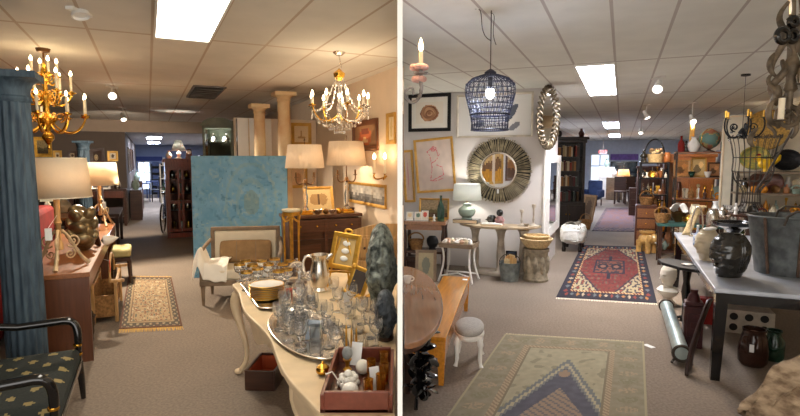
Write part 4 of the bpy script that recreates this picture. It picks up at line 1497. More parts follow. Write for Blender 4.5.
# ---- columns, screen and vitrine behind the canvas
def pale_column(label, px, py, Y, r):
    p = P(px, py, Y)
    h = p.z
    t = thing('column', label, 'column', (p.x, p.y, 0), AL)
    part(t, 'base', MB().box(0, 0, .04, r * 2.6, r * 2.6, .08).lathe([(r * 1.2, .08), (r * 1.1, .13), (0, .13)], 24), m_marble, 30)
    part(t, 'shaft', MB().lathe([(r, .12), (r, h * .4), (r * .86, h - .13)], 28), m_marble)
    part(t, 'capital', MB().lathe([(r * .86, h - .14), (r * .98, h - .12), (r * .9, h - .1), (r * .95, h - .08), (r * 1.25, h - .05), (0, h - .05)], 28).box(0, 0, h - .025, r * 2.9, r * 2.9, .05), m_marble, 30)


pale_column('shorter left cream marble column behind the blue canvas', 259, 104.5, 7.45, .087)
pale_column('taller right cream marble column behind the blue canvas', 283.5, 92.5, 7.35, .1)
p0 = onwall(237, 150, W_LB, .10)
fs = thing('folding_screen', 'white panelled folding screen behind the cream columns', 'screen', (p0.x, p0.y, 0), AL)
for i in range(3):
    x = .09 + i * .17
    pn = part(fs, 'panel', MB().box(x, 0, 1.11, .165, .03, 2.22, rz=.1 * (-1) ** i), m_white, 0, bevel=.005)
    part(pn, 'edge', MB().box(x - .085, 0, 1.11, .012, .05, 2.2), m_dark if i == 0 else m_creamp, 0)
p0 = P(221, 153, 8.9)
vt = thing('vitrine', 'grey green glass vitrine with curved top behind the blue canvas', 'cabinet', (p0.x, p0.y, 0), .1)
vh, vw = P(221, 119, 8.9).z, .5
vf = MB()
for sx in (-1, 1):
    for sy in (-1, 1):
        vf.box(sx * (vw / 2 - .02), sy * .16, vh / 2 - .06, .04, .04, vh - .12)
vf.box(0, 0, .4, vw, .36, .8).box(0, 0, 1.62, vw, .36, .05).box(0, 0, vh - .14, vw, .36, .05)
m_vit = mat('grey green paint', (112, 118, 104), .5, var=.15)
part(vt, 'cabinet_frame', vf, m_vit, 0)
part(vt, 'pediment', MB().prism([(-vw / 2 - .02, 0), (vw / 2 + .02, 0), (vw / 2 + .02, .03)] + [(vw / 2 * math.cos(a), .03 + .1 * math.sin(a)) for a in [math.pi * i / 12 for i in range(13)]] + [(-vw / 2 - .02, .03)], -.19, .19, M=Matrix.Translation((0, 0, vh - .12)) @ Matrix.Rotation(R(90), 4, 'X')), m_vit, 0)
part(vt, 'pane', MB().box(0, -.165, (vh + 1.5) / 2, vw - .07, .006, vh - 1.8), mat('thin glass', ()), 0)
part(vt, 'back_panel', MB().box(0, .17, (vh + .8) / 2, vw - .06, .01, vh - 1.0), mat('pale celadon paint', (150, 158, 140), .6), 0)
for z in (1.25, 1.9):
    part(vt, 'shelf', MB().box(0, 0, z, vw - .06, .3, .012), m_glass, 0)
for i, x in enumerate((-.12, .1)):
    ware('vase', ['left', 'right'][i] + ' silver vase shining inside the grey green vitrine', vt.location + V((x, 0, 1.906)), .14, .05, m_silver)

for i, x in enumerate((-.1, .08)):  # bulbs added to brighten the dark vitrine, standing in for two reflected dots
    part(vt, 'added_bulb', MB().ball(x, -.08, vh - .32, .022), m_bulb)
    lamp_light(vt.location + V((x, -.1, vh - .36)), 2.2, (250, 240, 220), .02)

# ---- pine chest
p = P(368, 240, 5.1)
pc = thing('chest', 'pale pine chest with curved back rail behind the gold easels', 'chest', (-.25, 5.12, 0), .0)
part(pc, 'body', MB().box(0, .14, .45, .46, .28, .8), m_pine, 0, bevel=.006)
part(pc, 'back_rail', MB().prism([(-.23, 0), (.23, 0)] + [(.23 - .46 * i / 12, .12 - .07 * (i / 12) + .025 * math.sin(math.pi * i / 12)) for i in range(13)], -.015, .015, M=Matrix.Translation((0, .02, .85)) @ Matrix.Rotation(R(90), 4, 'X')), m_pine, 0)
for z in (.25, .5, .73):
    d_ = part(pc, 'drawer', MB().box(0, -.008, z, .4, .025, .2), m_pine, 0, bevel=.005)
    part(d_, 'knob', MB().ball(-.1, -.03, z, .014).ball(.1, -.03, z, .014), m_dark)
for sx in (-1, 1):
    part(pc, 'foot', MB().box(sx * .2, .04, .025, .05, .05, .05).box(sx * .2, .24, .025, .05, .05, .05), m_pine, 0)
# ---- cream painted table full of crystal, pushed against the white partition
TZ = .68
A = G(231, 283, TZ)
ua, va = uvl(A)
XW = -PT / 2 - .012
edge = []
vn = (1.45 - UL.y * ua) / VL.y
N = 60
for i in range(N + 1):
    t_ = i / N
    v_ = va - (va - vn) * t_
    u_ = ua + .018 * math.sin(t_ * 16) - .01
    if t_ < .03:
        u_ += .05 * (1 - t_ / .03) ** 2
    edge.append(LV(u_, v_))
# far edge along u to the partition
tfar = (XW - LV(ua + .05, va).x) / UL.x
farp = LV(ua + .05, va) + UL * tfar
far = [LV(ua + .05, va + .015) + UL * (tfar * i / 12) + VL * (.012 * math.sin(i * .9)) for i in range(1, 12)]
last = edge[-1]
poly = [(p.x, p.y) for p in edge]
if last.x < XW:
    poly.append((XW, last.y))
else:
    poly = [q for q in poly if q[0] < XW] + [(XW, 1.5)]
poly.append((XW, farp.y))
poly += [(p.x, p.y) for p in far[::-1] if p.x < XW - .01]
tb = thing('table', 'long cream painted table with serpentine edge crowded with crystal and silver', 'table', (0, 0, 0), 0)


def shrink(poly, d):
    out = []
    n = len(poly)
    for i in range(n):
        p0, p1, p2 = V(poly[i - 1]), V(poly[i]), V(poly[(i + 1) % n])
        e1, e2 = (p1 - p0).normalized(), (p2 - p1).normalized()
        nn = V((-e1.y - e2.y, e1.x + e2.x)).normalized()
        out.append(tuple(p1 + nn * d))
    return out


area = sum(poly[i][0] * poly[(i + 1) % len(poly)][1] - poly[(i + 1) % len(poly)][0] * poly[i][1] for i in range(len(poly)))
if area < 0:
    poly = poly[::-1]
part(tb, 'table_top', MB().prism(poly, TZ - .028, TZ), m_creamp, 0, bevel=.006)
part(tb, 'moulding', MB().prism(shrink(poly, .012), TZ - .05, TZ - .026), m_creamp, 0)
ap = MB()
pin = shrink(poly, .045)
pin2 = shrink(poly, .07)
n = len(pin)
vs, fs = [], []
for i in range(n):
    zz = TZ - .15 + .03 * math.sin(i * .55)
    vs += [(pin[i][0], pin[i][1], TZ - .045), (pin[i][0], pin[i][1], zz), (pin2[i][0], pin2[i][1], zz), (pin2[i][0], pin2[i][1], TZ - .045)]
for i in range(n):
    j = (i + 1) % n
    for k in range(3):
        fs.append((i * 4 + k, j * 4 + k, j * 4 + k + 1, i * 4 + k + 1)[::-1])
part(tb, 'apron', ap.add(vs, fs), m_creamp, 30)


def cabriole(p, out):
    o = V((out[0], out[1], 0)).normalized()
    b = V((p.x, p.y, 0))
    pts = bez(b + V((0, 0, TZ - .05)), b + o * .15 + V((0, 0, TZ * .78)), b - o * .13 + V((0, 0, TZ * .34)), b + o * .0 + V((0, 0, .05)), 12) + [b + o * .035 + V((0, 0, .015))]
    rr = [.04, .042, .04, .036, .032, .028, .025, .022, .02, .018, .017, .018, .02, .018]
    m = MB().tube(pts, rr[:len(pts)], 12)
    m.ball((b + o * .035).x, (b + o * .035).y, .022, .03, .03, .022)
    return m


c1 = LV(ua + .055, va - .10)
part(tb, 'leg', cabriole(c1, -UL * .8 + VL * .5), m_creamp)
part(tb, 'leg', cabriole(LV(ua + .09, vn + .9), -UL), m_creamp)
c3 = V((XW - .1, farp.y - .12, 0))
part(tb, 'leg', cabriole(c3, UL * .1 + VL), m_creamp)
part(tb, 'leg', cabriole(V((XW - .09, 2.3, 0)), V((-.2, 1, 0))), m_creamp)

# rectangular tray
def rrect(w, h, r, n=6):
    out = []
    for cx, cy, a0 in ((w / 2 - r, h / 2 - r, 0), (-w / 2 + r, h / 2 - r, 90), (-w / 2 + r, -h / 2 + r, 180), (w / 2 - r, -h / 2 + r, 270)):
        for i in range(n + 1):
            a = R(a0 + 90 * i / n)
            out.append((cx + r * math.cos(a), cy + r * math.sin(a)))
    return out


def tray(name, label, loc, rz, outline, m, hgt=.02):
    t = thing(name, label, 'tray', loc, rz)
    inn = shrink(outline, .02)
    k = len(outline)
    vs = [(x, y, .0) for x, y in inn] + [(x, y, hgt) for x, y in outline] + [(x, y, hgt - .003) for x, y in shrink(outline, .004)] + [(x, y, .005) for x, y in shrink(outline, .023)]
    fs = [tuple(range(k))[::-1], tuple(range(3 * k, 4 * k))]
    for a_, b_ in ((0, 1), (1, 2), (2, 3)):
        for i in range(k):
            j = (i + 1) % k
            fs.append((a_ * k + i, a_ * k + j, b_ * k + j, b_ * k + i))
    part(t, 'plate', MB().add(vs, fs), m, 30)
    part(t, 'rim', MB().tube([(x, y, hgt) for x, y in outline], .004, 6, closed=True), m)
    return t


tc = LV(ua + .23, va - .47, TZ)
tray('tray', 'rectangular silver tray under the plate stack at the far table end', tc, AL, rrect(.36, .80, .08), m_silver)
# plate stack
pc_ = G(267, 297, TZ + .01)
m_gilt_rim = m_gold
for i in range(8):
    z = TZ + .006 + .0115 * i
    t = thing('plate', 'white plate with gold rim in the stack on the rectangular tray' if i < 7 else 'topmost gold rimmed white plate of the stack on the rectangular tray', 'plate', (pc_.x + .002 * nz(i, 1), pc_.y + .002 * nz(i, 4), z), 0, 'stacked plates on the tray')
    part(t, 'dish', MB().lathe([(0, 0), (.06, 0), (.068, .004), (.112, .011), (.111, .013), (.066, .0065), (0, .004)], 36), m_ceram)
    part(t, 'gold_rim', MB().hoop((0, 0, .0122), .1115, .1115, .0032, 36, 6), m_gilt_rim, label='gold rim')
# gold rimmed goblets
gob = None
for i, (px, py) in enumerate([(246, 277), (253, 282), (262, 277), (269, 281), (275, 275), (283, 281), (287, 287), (258, 286), (247, 290), (291, 277), (279, 289), (240, 281)]):
    c = G(px, py, TZ + .006)
    if gob is None:
        gob = thing('goblet', 'clear goblet with wide gold rim among those behind the plate stack', 'goblet', c, 0, 'gold rimmed goblets')
        part(gob, 'bowl', goblet_mesh(.135, .043), m_glass, 60)
        part(gob, 'gold_rim', MB().lathe([(.0405, .122), (.0415, .122), (.0405, .136), (.038, .136), (.0385, .122), (.0405, .122)], 20), m_gold, label='gold rim')
    else:
        dup(gob, c)
# cloche
c = G(297, 283, TZ)
t = thing('cloche', 'clear glass dome on a wooden base beside the silver pitcher', 'cloche', c)
part(t, 'base', MB().lathe([(0, 0), (.075, 0), (.078, .012), (.07, .02), (0, .02)], 28), m_dark)
part(t, 'dome', MB().lathe([(.064, .02), (.064, .1)] + [(.064 * math.cos(R(a)), .1 + .07 * math.sin(R(a))) for a in range(15, 90, 15)] + [(.008, .17), (.012, .18), (.006, .19), (0, .19)], 28), m_glass, 60)
# silver pitcher
c = G(320, 291, TZ)
t = thing('pitcher', 'tall polished silver pitcher with curved handle on the cream table', 'pitcher', c, R(180))
body = MB().lathe([(0, 0), (.055, 0), (.06, .012), (.045, .03), (.062, .07), (.07, .12), (.062, .17), (.052, .21), (.058, .245), (.066, .262), (.062, .262), (.052, .24), (.045, .21), (0, .19)], 30)
body.tube([(-.05, 0, .235), (-.075, 0, .252), (-.09, 0, .268)], [.024, .016, .006], 8)
part(t, 'body', body, m_silver, 60)
part(t, 'handle', MB().tube(bez((.055, 0, .245), (.13, 0, .29), (.14, 0, .12), (.064, 0, .08)), .009, 10), m_silver)
# cameo frame on gilt easel
def easel(t, h, w, d=.12):
    mb = MB()
    for s in (-1, 1):
        mb.tube([(s * w * .55, -.02, 0), (s * w * .4, 0, h * .4), (s * w * .12, .02, h)], .008, 8)
        mb.tube(spiral(s * w * .5, .035, .03, .006, R(90), s * 1.3, 16, -.02), .005, 6)
    mb.tube([(0, d, 0), (0, .03, h)], .007, 8)
    mb.box(0, -.015, h * .34, w * .95, .03, .012)
    part(t, 'easel', mb, m_gold)


c = G(340, 295, TZ)
c.y += .2
fc = thing('picture', 'gold frame holding three white oval cameos on a gilt easel', 'picture', c, R(-16))
easel(fc, .36, .22)
fw_, fh_ = .215, .265
M = Matrix.Translation((0, -.01, .135)) @ Matrix.Rotation(R(-12), 4, 'X') @ Matrix.Rotation(R(7), 4, 'Y')
fr = MB()
for s in (-1, 1):
    fr.box(s * (fw_ / 2 - .018), -.012, fh_ / 2, .036, .03, fh_, M=M).box(0, -.012, fh_ / 2 + s * (fh_ / 2 - .018), fw_ - .03, .03, .036, M=M)
fo = part(fc, 'frame', fr, m_gold, 0, bevel=.006)
part(fc, 'velvet_panel', MB().box(0, -.004, fh_ / 2, fw_ - .05, .012, fh_ - .05, M=M), mat('gold brocade', (206, 172, 112), .8), 0)
for i in range(3):
    part(fc, 'cameo', MB().ball(0, -.014, .08 + i * .055, .03, .009, .02, M=M), m_ceram, label='white oval cameo')
part(fo, 'crest', MB().ring((0, -.012, fh_ + .012), .028, .016, .008, 16, 8, M=M), m_gold)
# small gilt mirror on easel
c = G(353, 302, TZ)
sm = thing('mirror', 'small gilt framed mirror tilted on a stand before the cameo frame', 'mirror', c, R(-20))
M = Matrix.Translation((0, 0, .035)) @ Matrix.Rotation(R(-14), 4, 'X') @ Matrix.Rotation(R(16), 4, 'Y')
fr = MB()
for s in (-1, 1):
    fr.box(s * .058, 0, .1, .026, .024, .2, M=M).box(0, 0, .1 + s * .087, .12, .024, .026, M=M)
    fr.ball(s * .058, -.008, .19, .02, .014, .02, M=M).ball(s * .058, -.008, .013, .02, .014, .02, M=M)
part(sm, 'frame', fr, m_gold, 0, bevel=.005)
part(sm, 'glass', MB().box(0, .0, .1, .1, .012, .16, M=M), m_mirror, 0)
part(sm, 'easel_leg', MB().tube([(0, .1, 0), (0, .02, .14)], .006, 6).tube([(-.05, -.01, 0), (-.04, 0, .06)], .006, 6).tube([(.05, -.01, 0), (.04, 0, .06)], .006, 6), m_gold)
# gilt figurine
c = G(381, 311, TZ)
ware('figurine', 'ornate gilt figurine standing beside the dark fan sculpture', (min(c.x, -.06), c.y, TZ), .19, .04, m_gold, .4)
c = G(371, 296, TZ)
ware('candlestick', 'short gilt candlestick behind the gilt figurine', c, .15, .04, m_gold)
# dark textured fan sculptures at the partition
def rough_lump(label, loc, h, r, m, lean):
    mb = MB()

    def fn(a, b):
        th = a * 2 * math.pi
        rr = r * (math.sin(min(1, b * 1.35 + .25) * math.pi * .5) * (1 - b ** 2.6) ** .5 if b < 1 else 0)
        rr *= 1 + .22 * nz(math.cos(th) * 2.2, math.sin(th) * 2.2, b * 7) + .13 * nz(math.cos(th) * 7, math.sin(th) * 7, b * 18)
        return (rr * math.cos(th) * .62 + lean * b * b, rr * math.sin(th), h * b)
    mb.grid(60, 50, fn)
    t = thing('sculpture', label, 'sculpture', loc)
    part(t, 'body', mb, m, 80)
    part(t, 'base', MB().lathe([(0, 0), (r * .6, 0), (r * .6, .02), (0, .02)], 24, sx=.7), m_dark)
    return t


m_fan = mat('abalone grey', (46, 52, 50), .35, .3, var=.5, scale=26, col2=(128, 134, 126), bump=.9, bscale=40)
rough_lump('large rough silver grey shell sculpture against the white partition', (-.115, 3.15, TZ), .54, .165, m_fan, .0)
rough_lump('smaller dark grey rough sculpture standing nearest the wooden tray', (-.075, 2.62, TZ), .26, .1, mat('slate lump', (54, 60, 66), .45, .2, var=.4, scale=20, bump=.8, bscale=40), .0)
# oval tray with crystal
oc = G(306, 334, TZ)
uo, vo = uvl(oc)
ov = [(.175 * math.cos(2 * math.pi * i / 48), .44 * math.sin(2 * math.pi * i / 48)) for i in range(48)]
tray('tray', 'large oval silver tray crowded with cut crystal', (oc.x, oc.y, TZ), AL, ov, m_silver, .022)
rnd = random.Random(5)
protos = {}


def crystal(kind, loc, group, label):
    if kind not in protos:
        if kind == 'wine_glass':
            t = thing('wine_glass', label, 'glass', loc, 0, group)
            part(t, 'bowl', goblet_mesh(.15, .036), m_glass, 60)
        elif kind == 'tumbler':
            t = thing('tumbler', label, 'glass', loc, 0, group)
            part(t, 'bowl', tumbler_mesh(.085, .036), m_glass, 30)
        else:
            t = thing('decanter', label, 'decanter', loc, 0, group)
            part(t, 'bottle', decanter_mesh(.24, .05), m_glass, 30)
            part(t, 'stopper', stopper_mesh(.24, .05), m_glass, 30)
        protos[kind] = t
        return t
    return dup(protos[kind], loc, rnd.random() * 3, label, group)


spots = []
tries = 0
while len(spots) < 23 and tries < 4000:
    tries += 1
    a, r_ = rnd.random() * 6.283, math.sqrt(rnd.random()) * .86
    u_, v_ = .175 * r_ * math.cos(a), .47 * r_ * math.sin(a)
    if all(math.hypot(u_ - x, v_ - y) > .072 for x, y in spots) and abs(u_) < .13:
        spots.append((u_, v_))
for i, (u_, v_) in enumerate(sorted(spots, key=lambda s: -s[1])):
    k = ['wine_glass', 'tumbler', 'wine_glass', 'tumbler', 'wine_glass'][i % 5]
    l = {'wine_glass': 'stemmed crystal glass standing on the oval silver tray', 'tumbler': 'low cut crystal tumbler standing on the oval silver tray'}[k]
    crystal(k, LV(uo + u_, vo + v_, TZ + .007), 'crystal on the oval tray, ' + {'wine_glass': 'wine glasses', 'tumbler': 'tumblers'}[k], l)
# crystal elsewhere on the table
for i, (px, py) in enumerate([(300, 300), (309, 309)]):
    c = G(px, py, TZ)
    crystal('decanter', (c.x, c.y, TZ + .001), 'crystal decanters', ['crystal decanter with pointed stopper behind the oval tray', 'second crystal decanter nearest the oval tray'][i])
rpt = [(338, 312), (350, 318), (362, 324), (346, 327), (358, 333), (370, 338), (378, 326), (366, 312), (352, 308), (376, 347), (358, 345), (334, 300), (384, 339), (372, 352)]
for i, (px, py) in enumerate(rpt):
    c = G(px, py, TZ)
    if c.x > -.05:
        c.x = -.05
    k = ['wine_glass', 'tumbler', 'wine_glass'][i % 3]
    l = {'wine_glass': 'stemmed crystal glass on bare table right of the oval tray', 'tumbler': 'low crystal tumbler on bare table right of the oval tray'}[k]
    crystal(k, (c.x, c.y, TZ + .001), 'crystal right of the oval tray, ' + {'wine_glass': 'wine glasses', 'tumbler': 'tumblers'}[k], l)
c = G(292, 296, TZ)
ware('box', 'small red leather box among crystal near the silver pitcher', (c.x, c.y, TZ), .05, .03, mat('red leather', (150, 52, 34), .5), .3)
# price cards
def card(px, py, w, h, label, rz, Z=TZ, m=None):
    c = G(px, py, Z)
    t = solo('price_card', MB().box(0, 0, h / 2, w, .002, h, rx=-.25), m or mat('pale blue card', (216, 226, 238), .8, var=.02), label, 'card', (c.x, c.y, Z + .002), rz)
    return t


card(313, 340, .075, .10, 'pale blue price card among the crystal on the oval tray', -.2, TZ + .006)
card(347, 303, .05, .07, 'white price card by the small gilt mirror', .5, TZ, m_paper)
card(266, 277, .05, .05, 'white price card among the gold rimmed goblets', .3, TZ + .006, m_paper)
# brass pot
c = G(323, 375, TZ)
t = thing('trinket_pot', 'round brass trinket pot between the oval tray and wooden tray', 'pot', c)
part(t, 'body', MB().lathe(p_ball(.046, .031), 20), m_brass)
part(t, 'lid', MB().lathe([(.03, .024), (.026, .038), (.012, .049), (.004, .052), (.006, .058), (0, .062)], 20), m_brass)
# wooden tray of trinkets
TW, TD = .265, .46
tx, ty = -.0265 - TW / 2, 2.05
wt = thing('wooden_tray', 'red brown wooden tray of white beads and amber glass', 'tray', (tx, ty, TZ + .001), 0)
part(wt, 'bottom', MB().box(0, 0, .006, TW, TD, .012), m_mahog, 0)
m_tray = wood('tray redwood', (112, 54, 36), axis=1, var=.12)
for s in (-1, 1):
    part(wt, 'side', MB().box(s * (TW / 2 - .007), 0, .035, .014, TD, .07), m_tray, 0, bevel=.003)
    part(wt, 'end', MB().box(0, s * (TD / 2 - .007), .04, TW - .028, .014, .08), m_tray, 0, bevel=.003)
zt_ = TZ + .0135
t = thing('bead_necklace', 'heap of round white beads in the wooden tray', 'beads', (tx - .05, ty - .02, zt_))
bd = MB()
rb = random.Random(2)
for k, (n_, z_) in enumerate(((9, .013), (7, .032), (3, .05))):
    for i in range(n_):
        a = i * 2 * math.pi / n_ + k
        rr = (.035 if n_ > 3 else .012) - .007 * k
        bd.ball(rr * math.cos(a), rr * 1.3 * math.sin(a), z_, .0135, n=12, m=8)
bd.ball(0, 0, .014, .0135, n=12, m=8).ball(0, .02, .014, .0135, n=12, m=8)
part(t, 'bead', bd, m_ceram)
part(t, 'cord', MB().tube([(-.03, -.03, .02), (-.06, -.035, .07), (-.085, -.05, .066)], .003, 6), m_whitef)
for i, (dx, dy, r_, h_, m, l) in enumerate([(.0, .09, .03, .062, m_plaster, 'speckled white egg at the back of the wooden tray'), (-.03, -.15, .034, .068, m_ceram, 'large white egg at the front of the wooden tray'), (.05, -.05, .024, .05, m_cement, 'grey stone egg beside the beads in the wooden tray')]):
    solo('egg', MB().lathe(p_ball(h_, r_), 20), m, l, 'egg', (tx + dx, ty + dy, zt_))
for i, (dx, dy) in enumerate(((.04, .04), (.095, -.0), (.085, -.11), (.09, .12), (.04, -.16))):
    t = thing('tumbler', 'small amber glass tumbler standing in the wooden tray', 'glass', (tx + dx, ty + dy, zt_), 0, 'amber tumblers in the wooden tray')
    part(t, 'bowl', tumbler_mesh(.085, .02), m_amber, 30)
t = thing('egg_stand', 'grey marble egg on a gilt cup at the tray corner', 'ornament', (tx - .07, ty + .14, zt_))
part(t, 'cup', MB().lathe([(0, 0), (.02, 0), (.008, .012), (.01, .03), (.02, .045), (0, .04)], 16), m_gold)
part(t, 'egg', MB().lathe(p_ball(.06, .023), 18, o=(0, 0, .042)), mat('grey marble egg', (140, 142, 140), .3, var=.25, scale=30))
solo('price_card', MB().box(0, 0, .05, .05, .002, .1, rx=-.3), m_paper, 'white price card standing behind the grey marble egg', 'card', (tx - .035, ty + .19, zt_), -.3)
solo('price_card', MB().box(0, 0, .045, .04, .002, .09, rx=-.3), m_paper, 'white price card between amber tumblers in the wooden tray', 'card', (tx + .06, ty - .065, zt_ + .002), .4)
c = G(349, 352, TZ)
for i, (dx, l) in enumerate(((-.012, 'left'), (.012, 'middle'), (.034, 'right'))):
    t = thing('candlestick', l + ' one of three thin gilt spikes behind the wooden tray', 'candlestick', (c.x + dx, c.y + .01 * i, TZ))
    part(t, 'base', MB().lathe([(0, 0), (.011, 0), (.008, .008), (0, .01)], 12), m_gold)
    part(t, 'spike', MB().lathe([(.004, .006), (.0055, .05), (.004, .1 + .02 * (i == 0)), (0, .12 + .02 * (i == 0))], 10), m_gold)

# box on the floor under the table
c = G(264, 386)
t = thing('crate', 'dark wooden crate with orange inside on carpet under the table', 'crate', (c.x, c.y + .1, 0), AL - .5)
part(t, 'bottom', MB().box(0, 0, .01, .2, .34, .02), mat('orange card', (170, 74, 34), .7), 0)
for s in (-1, 1):
    part(t, 'side', MB().box(s * .1, 0, .07, .015, .34, .14), m_dark, 0)
    part(t, 'end', MB().box(0, s * .17, .07, .2, .015, .14), m_dark, 0)
part(t, 'lining', MB().box(0, .158, .07, .18, .004, .11).box(-.09, 0, .07, .004, .3, .11).box(.09, 0, .07, .004, .3, .11), mat('orange card', ()), 0)
# =================================================================== RIGHT ROOM
# ---- art on the front wall
m_agate = (150, 96, 66)


def art_agate(a, b):
    d = math.hypot((a - .5) / .34, (b - .48) / .38) + .12 * nz(a * 4, b * 4)
    if d < 1:
        k = nz(d * 7, a * 2, b * 2)
        return mix((112, 66, 46), (206, 160, 120), .5 + k)
    return (238, 230, 216)


def art_leaf(a, b):
    c = (232, 230, 226)
    for cx, cy, rx, ry, an, col in ((.74, .56, .05, .24, .3, (92, 98, 110)), (.78, .22, .05, .12, .5, (130, 132, 140)), (.3, .3, .06, .1, .3, (120, 122, 128)), (.26, .58, .05, .22, -.2, (140, 142, 150))):
        x, y = a - cx, b - cy
        x, y = x * math.cos(an) - y * math.sin(an), x * math.sin(an) + y * math.cos(an)
        if (x / rx) ** 2 + (y / ry) ** 2 < 1 + .3 * nz(a * 30, b * 30):
            c = col
    if abs(a - .5) < .006: c = (196, 190, 182)
    return c


def art_sketch(a, b):
    c = (206, 188, 176)
    red = (206, 110, 116)
    lines = [[(.35, .2), (.42, .45), (.38, .7), (.3, .78)], [(.42, .2), (.62, .26), (.74, .3), (.7, .45), (.56, .5)], [(.3, .78), (.45, .85), (.58, .8), (.62, .66)], [(.42, .55), (.55, .6), (.66, .72)], [(.35, .2), (.5, .18), (.7, .22)], [(.52, .8), (.58, .84), (.5, .88)]]
    for ln in lines:
        for p, q in zip(ln, ln[1:]):
            dx, dy = q[0] - p[0], q[1] - p[1]
            t = max(0, min(1, ((a - p[0]) * dx + (b - p[1]) * dy) / (dx * dx + dy * dy)))
            d = math.hypot(a - p[0] - t * dx, b - p[1] - t * dy) + .012 * nz(a * 40, b * 40)
            if d < .009: return red
    if math.hypot(a - .48, b - .83) < .06 and nz(a * 50, b * 50) > -.1: return red
    return tuple(x * (1 + .05 * nz(a * 8, b * 8)) for x in c)


wallpic('picture', 'black framed brown agate print on the pale wall left of the pendant', W_RF, 409, 451, 94, 131.5, .05, m_blackmat, art_agate, mount=.07, mcol=(240, 236, 226), nx=40)
wallpic('picture', 'wide pale frame with grey leaf prints behind the wire pendant', W_RF, 457, 533.5, 93.5, 137.5, .03, mat('pale silver frame', (206, 196, 180), .4, .3), art_leaf, nx=80)
wallpic('picture', 'gold framed red line sketch on the wall beside the sunburst mirror', W_RF, 418, 457, 138, 192, .035, m_goldpaint, art_sketch, nx=60, roll=R(-5), mount=0)
wallpic('picture', 'gold framed pale sketch half hidden by the white partition', W_RF, 405.5, 416, 150, 202, .035, m_goldpaint, art_blobs((210, 188, 172), [(.4, .5, .1, .3, (200, 150, 150))]), nx=20, roll=R(-4))

# ---- sunburst mirror
q = onwall(499, 170.5, W_RF, .01)
sm = thing('sunburst_mirror', 'large round sunburst mirror of grey sticks on the pale wall', 'mirror', q, AR)
rnd = random.Random(9)
m_stick = mat('grey gold sticks', (146, 134, 108), .6, .3, var=.4, scale=16)
st = MB()
for i in range(104):
    a = 2 * math.pi * i / 104 + rnd.uniform(-.02, .02)
    r1 = .475 + rnd.uniform(-.012, .012)
    c_, s_ = math.cos(a), math.sin(a)
    st.tube([(.255 * c_, -.02, .255 * s_), ((.35) * c_, -.03 - rnd.random() * .015, .35 * s_), (r1 * c_, -.015, r1 * s_)], [.005, .0085, .007], 5)
part(sm, 'sunburst', st, m_stick)
part(sm, 'backing', MB().lathe([(0, 0), (.455, 0), (.455, .012), (0, .012)], 40, M=Matrix.Rotation(R(90), 4, 'X')), m_blackmat)
part(sm, 'glass', MB().lathe([(0, .03), (.25, .03), (.25, .04), (0, .04)], 40, M=Matrix.Rotation(R(90), 4, 'X')), m_mirror, 30)
part(sm, 'inner_ring', MB().ring((0, -.04, 0), .256, .256, .016, 44, 8), m_silver)
part(sm, 'price_tag', MB().box(.0, -.05, -.3, .03, .003, .06).cyl((0, -.05, -.27), (0, -.05, -.24), .0015, n=4), m_paper, 0)

# ---- wire basket pendant
p = P(490, 100, 3.6)
zt, zb = P(490, 74, 3.6).z, P(490, 130, 3.6).z
h = zt - zb
pd = thing('pendant_lamp', 'black wire basket pendant lamp with a glowing bulb', 'pendant lamp', (p.x, p.y, 0), .3)


def prad(t):                                   # 0 bottom .. 1 top
    pts = [(0, .125), (.15, .125), (.3, .135), (.5, .155), (.68, .172), (.82, .165), (.92, .125), (1, .035)]
    for (a, x), (b, y) in zip(pts, pts[1:]):
        if a <= t <= b:
            return x + (y - x) * (t - a) / (b - a)
    return pts[-1][1]


wires = MB()
for i in range(54):
    a = 2 * math.pi * i / 54
    wires.tube([(prad(k / 14) * math.cos(a + .4 * k / 14 * (-1) ** i), prad(k / 14) * math.sin(a + .4 * k / 14 * (-1) ** i), zb + h * k / 14) for k in range(15)], .0022, 4)
m_wire = mat('blue black wire', (20, 26, 46), .5, .1, var=.1)
part(pd, 'wire_cage', wires, m_wire)
hp = MB()
for k in range(12):
    t_ = k / 11
    hp.hoop((0, 0, zb + h * t_), prad(t_), prad(t_), .003 if k not in (0, 3, 11) else .006, 40, 5)
part(pd, 'hoops', hp, m_wire)
part(pd, 'cap', MB().lathe([(0, zt - .02), (.04, zt - .01), (.04, zt + .012), (.014, zt + .03), (0, zt + .03)], 18), m_wire)
part(pd, 'cord', MB().cyl((0, 0, zt + .02), (0, 0, CEIL), .004, n=6), m_iron)
part(pd, 'socket', MB().cyl((0, 0, zt - .1), (0, 0, zt), .016), m_wire)
part(pd, 'bulb', MB().ball(0, 0, zt - .13, .032, .032, .038), m_bulb)
part(pd, 'chain_hook', MB().tube(bez((0, 0, zt + .22), (-.12, 0, zt + .26), (-.03, 0, zt + .45), (-.12, 0, CEIL)), .003, 5).tube(bez((.05, .02, zt + .2), (-.02, 0, zt + .3), (.06, 0, zt + .4), (.02, .05, CEIL)), .0025, 5), m_iron)
lamp_light((p.x, p.y, zt - .2), 5, (225, 232, 255), .04)

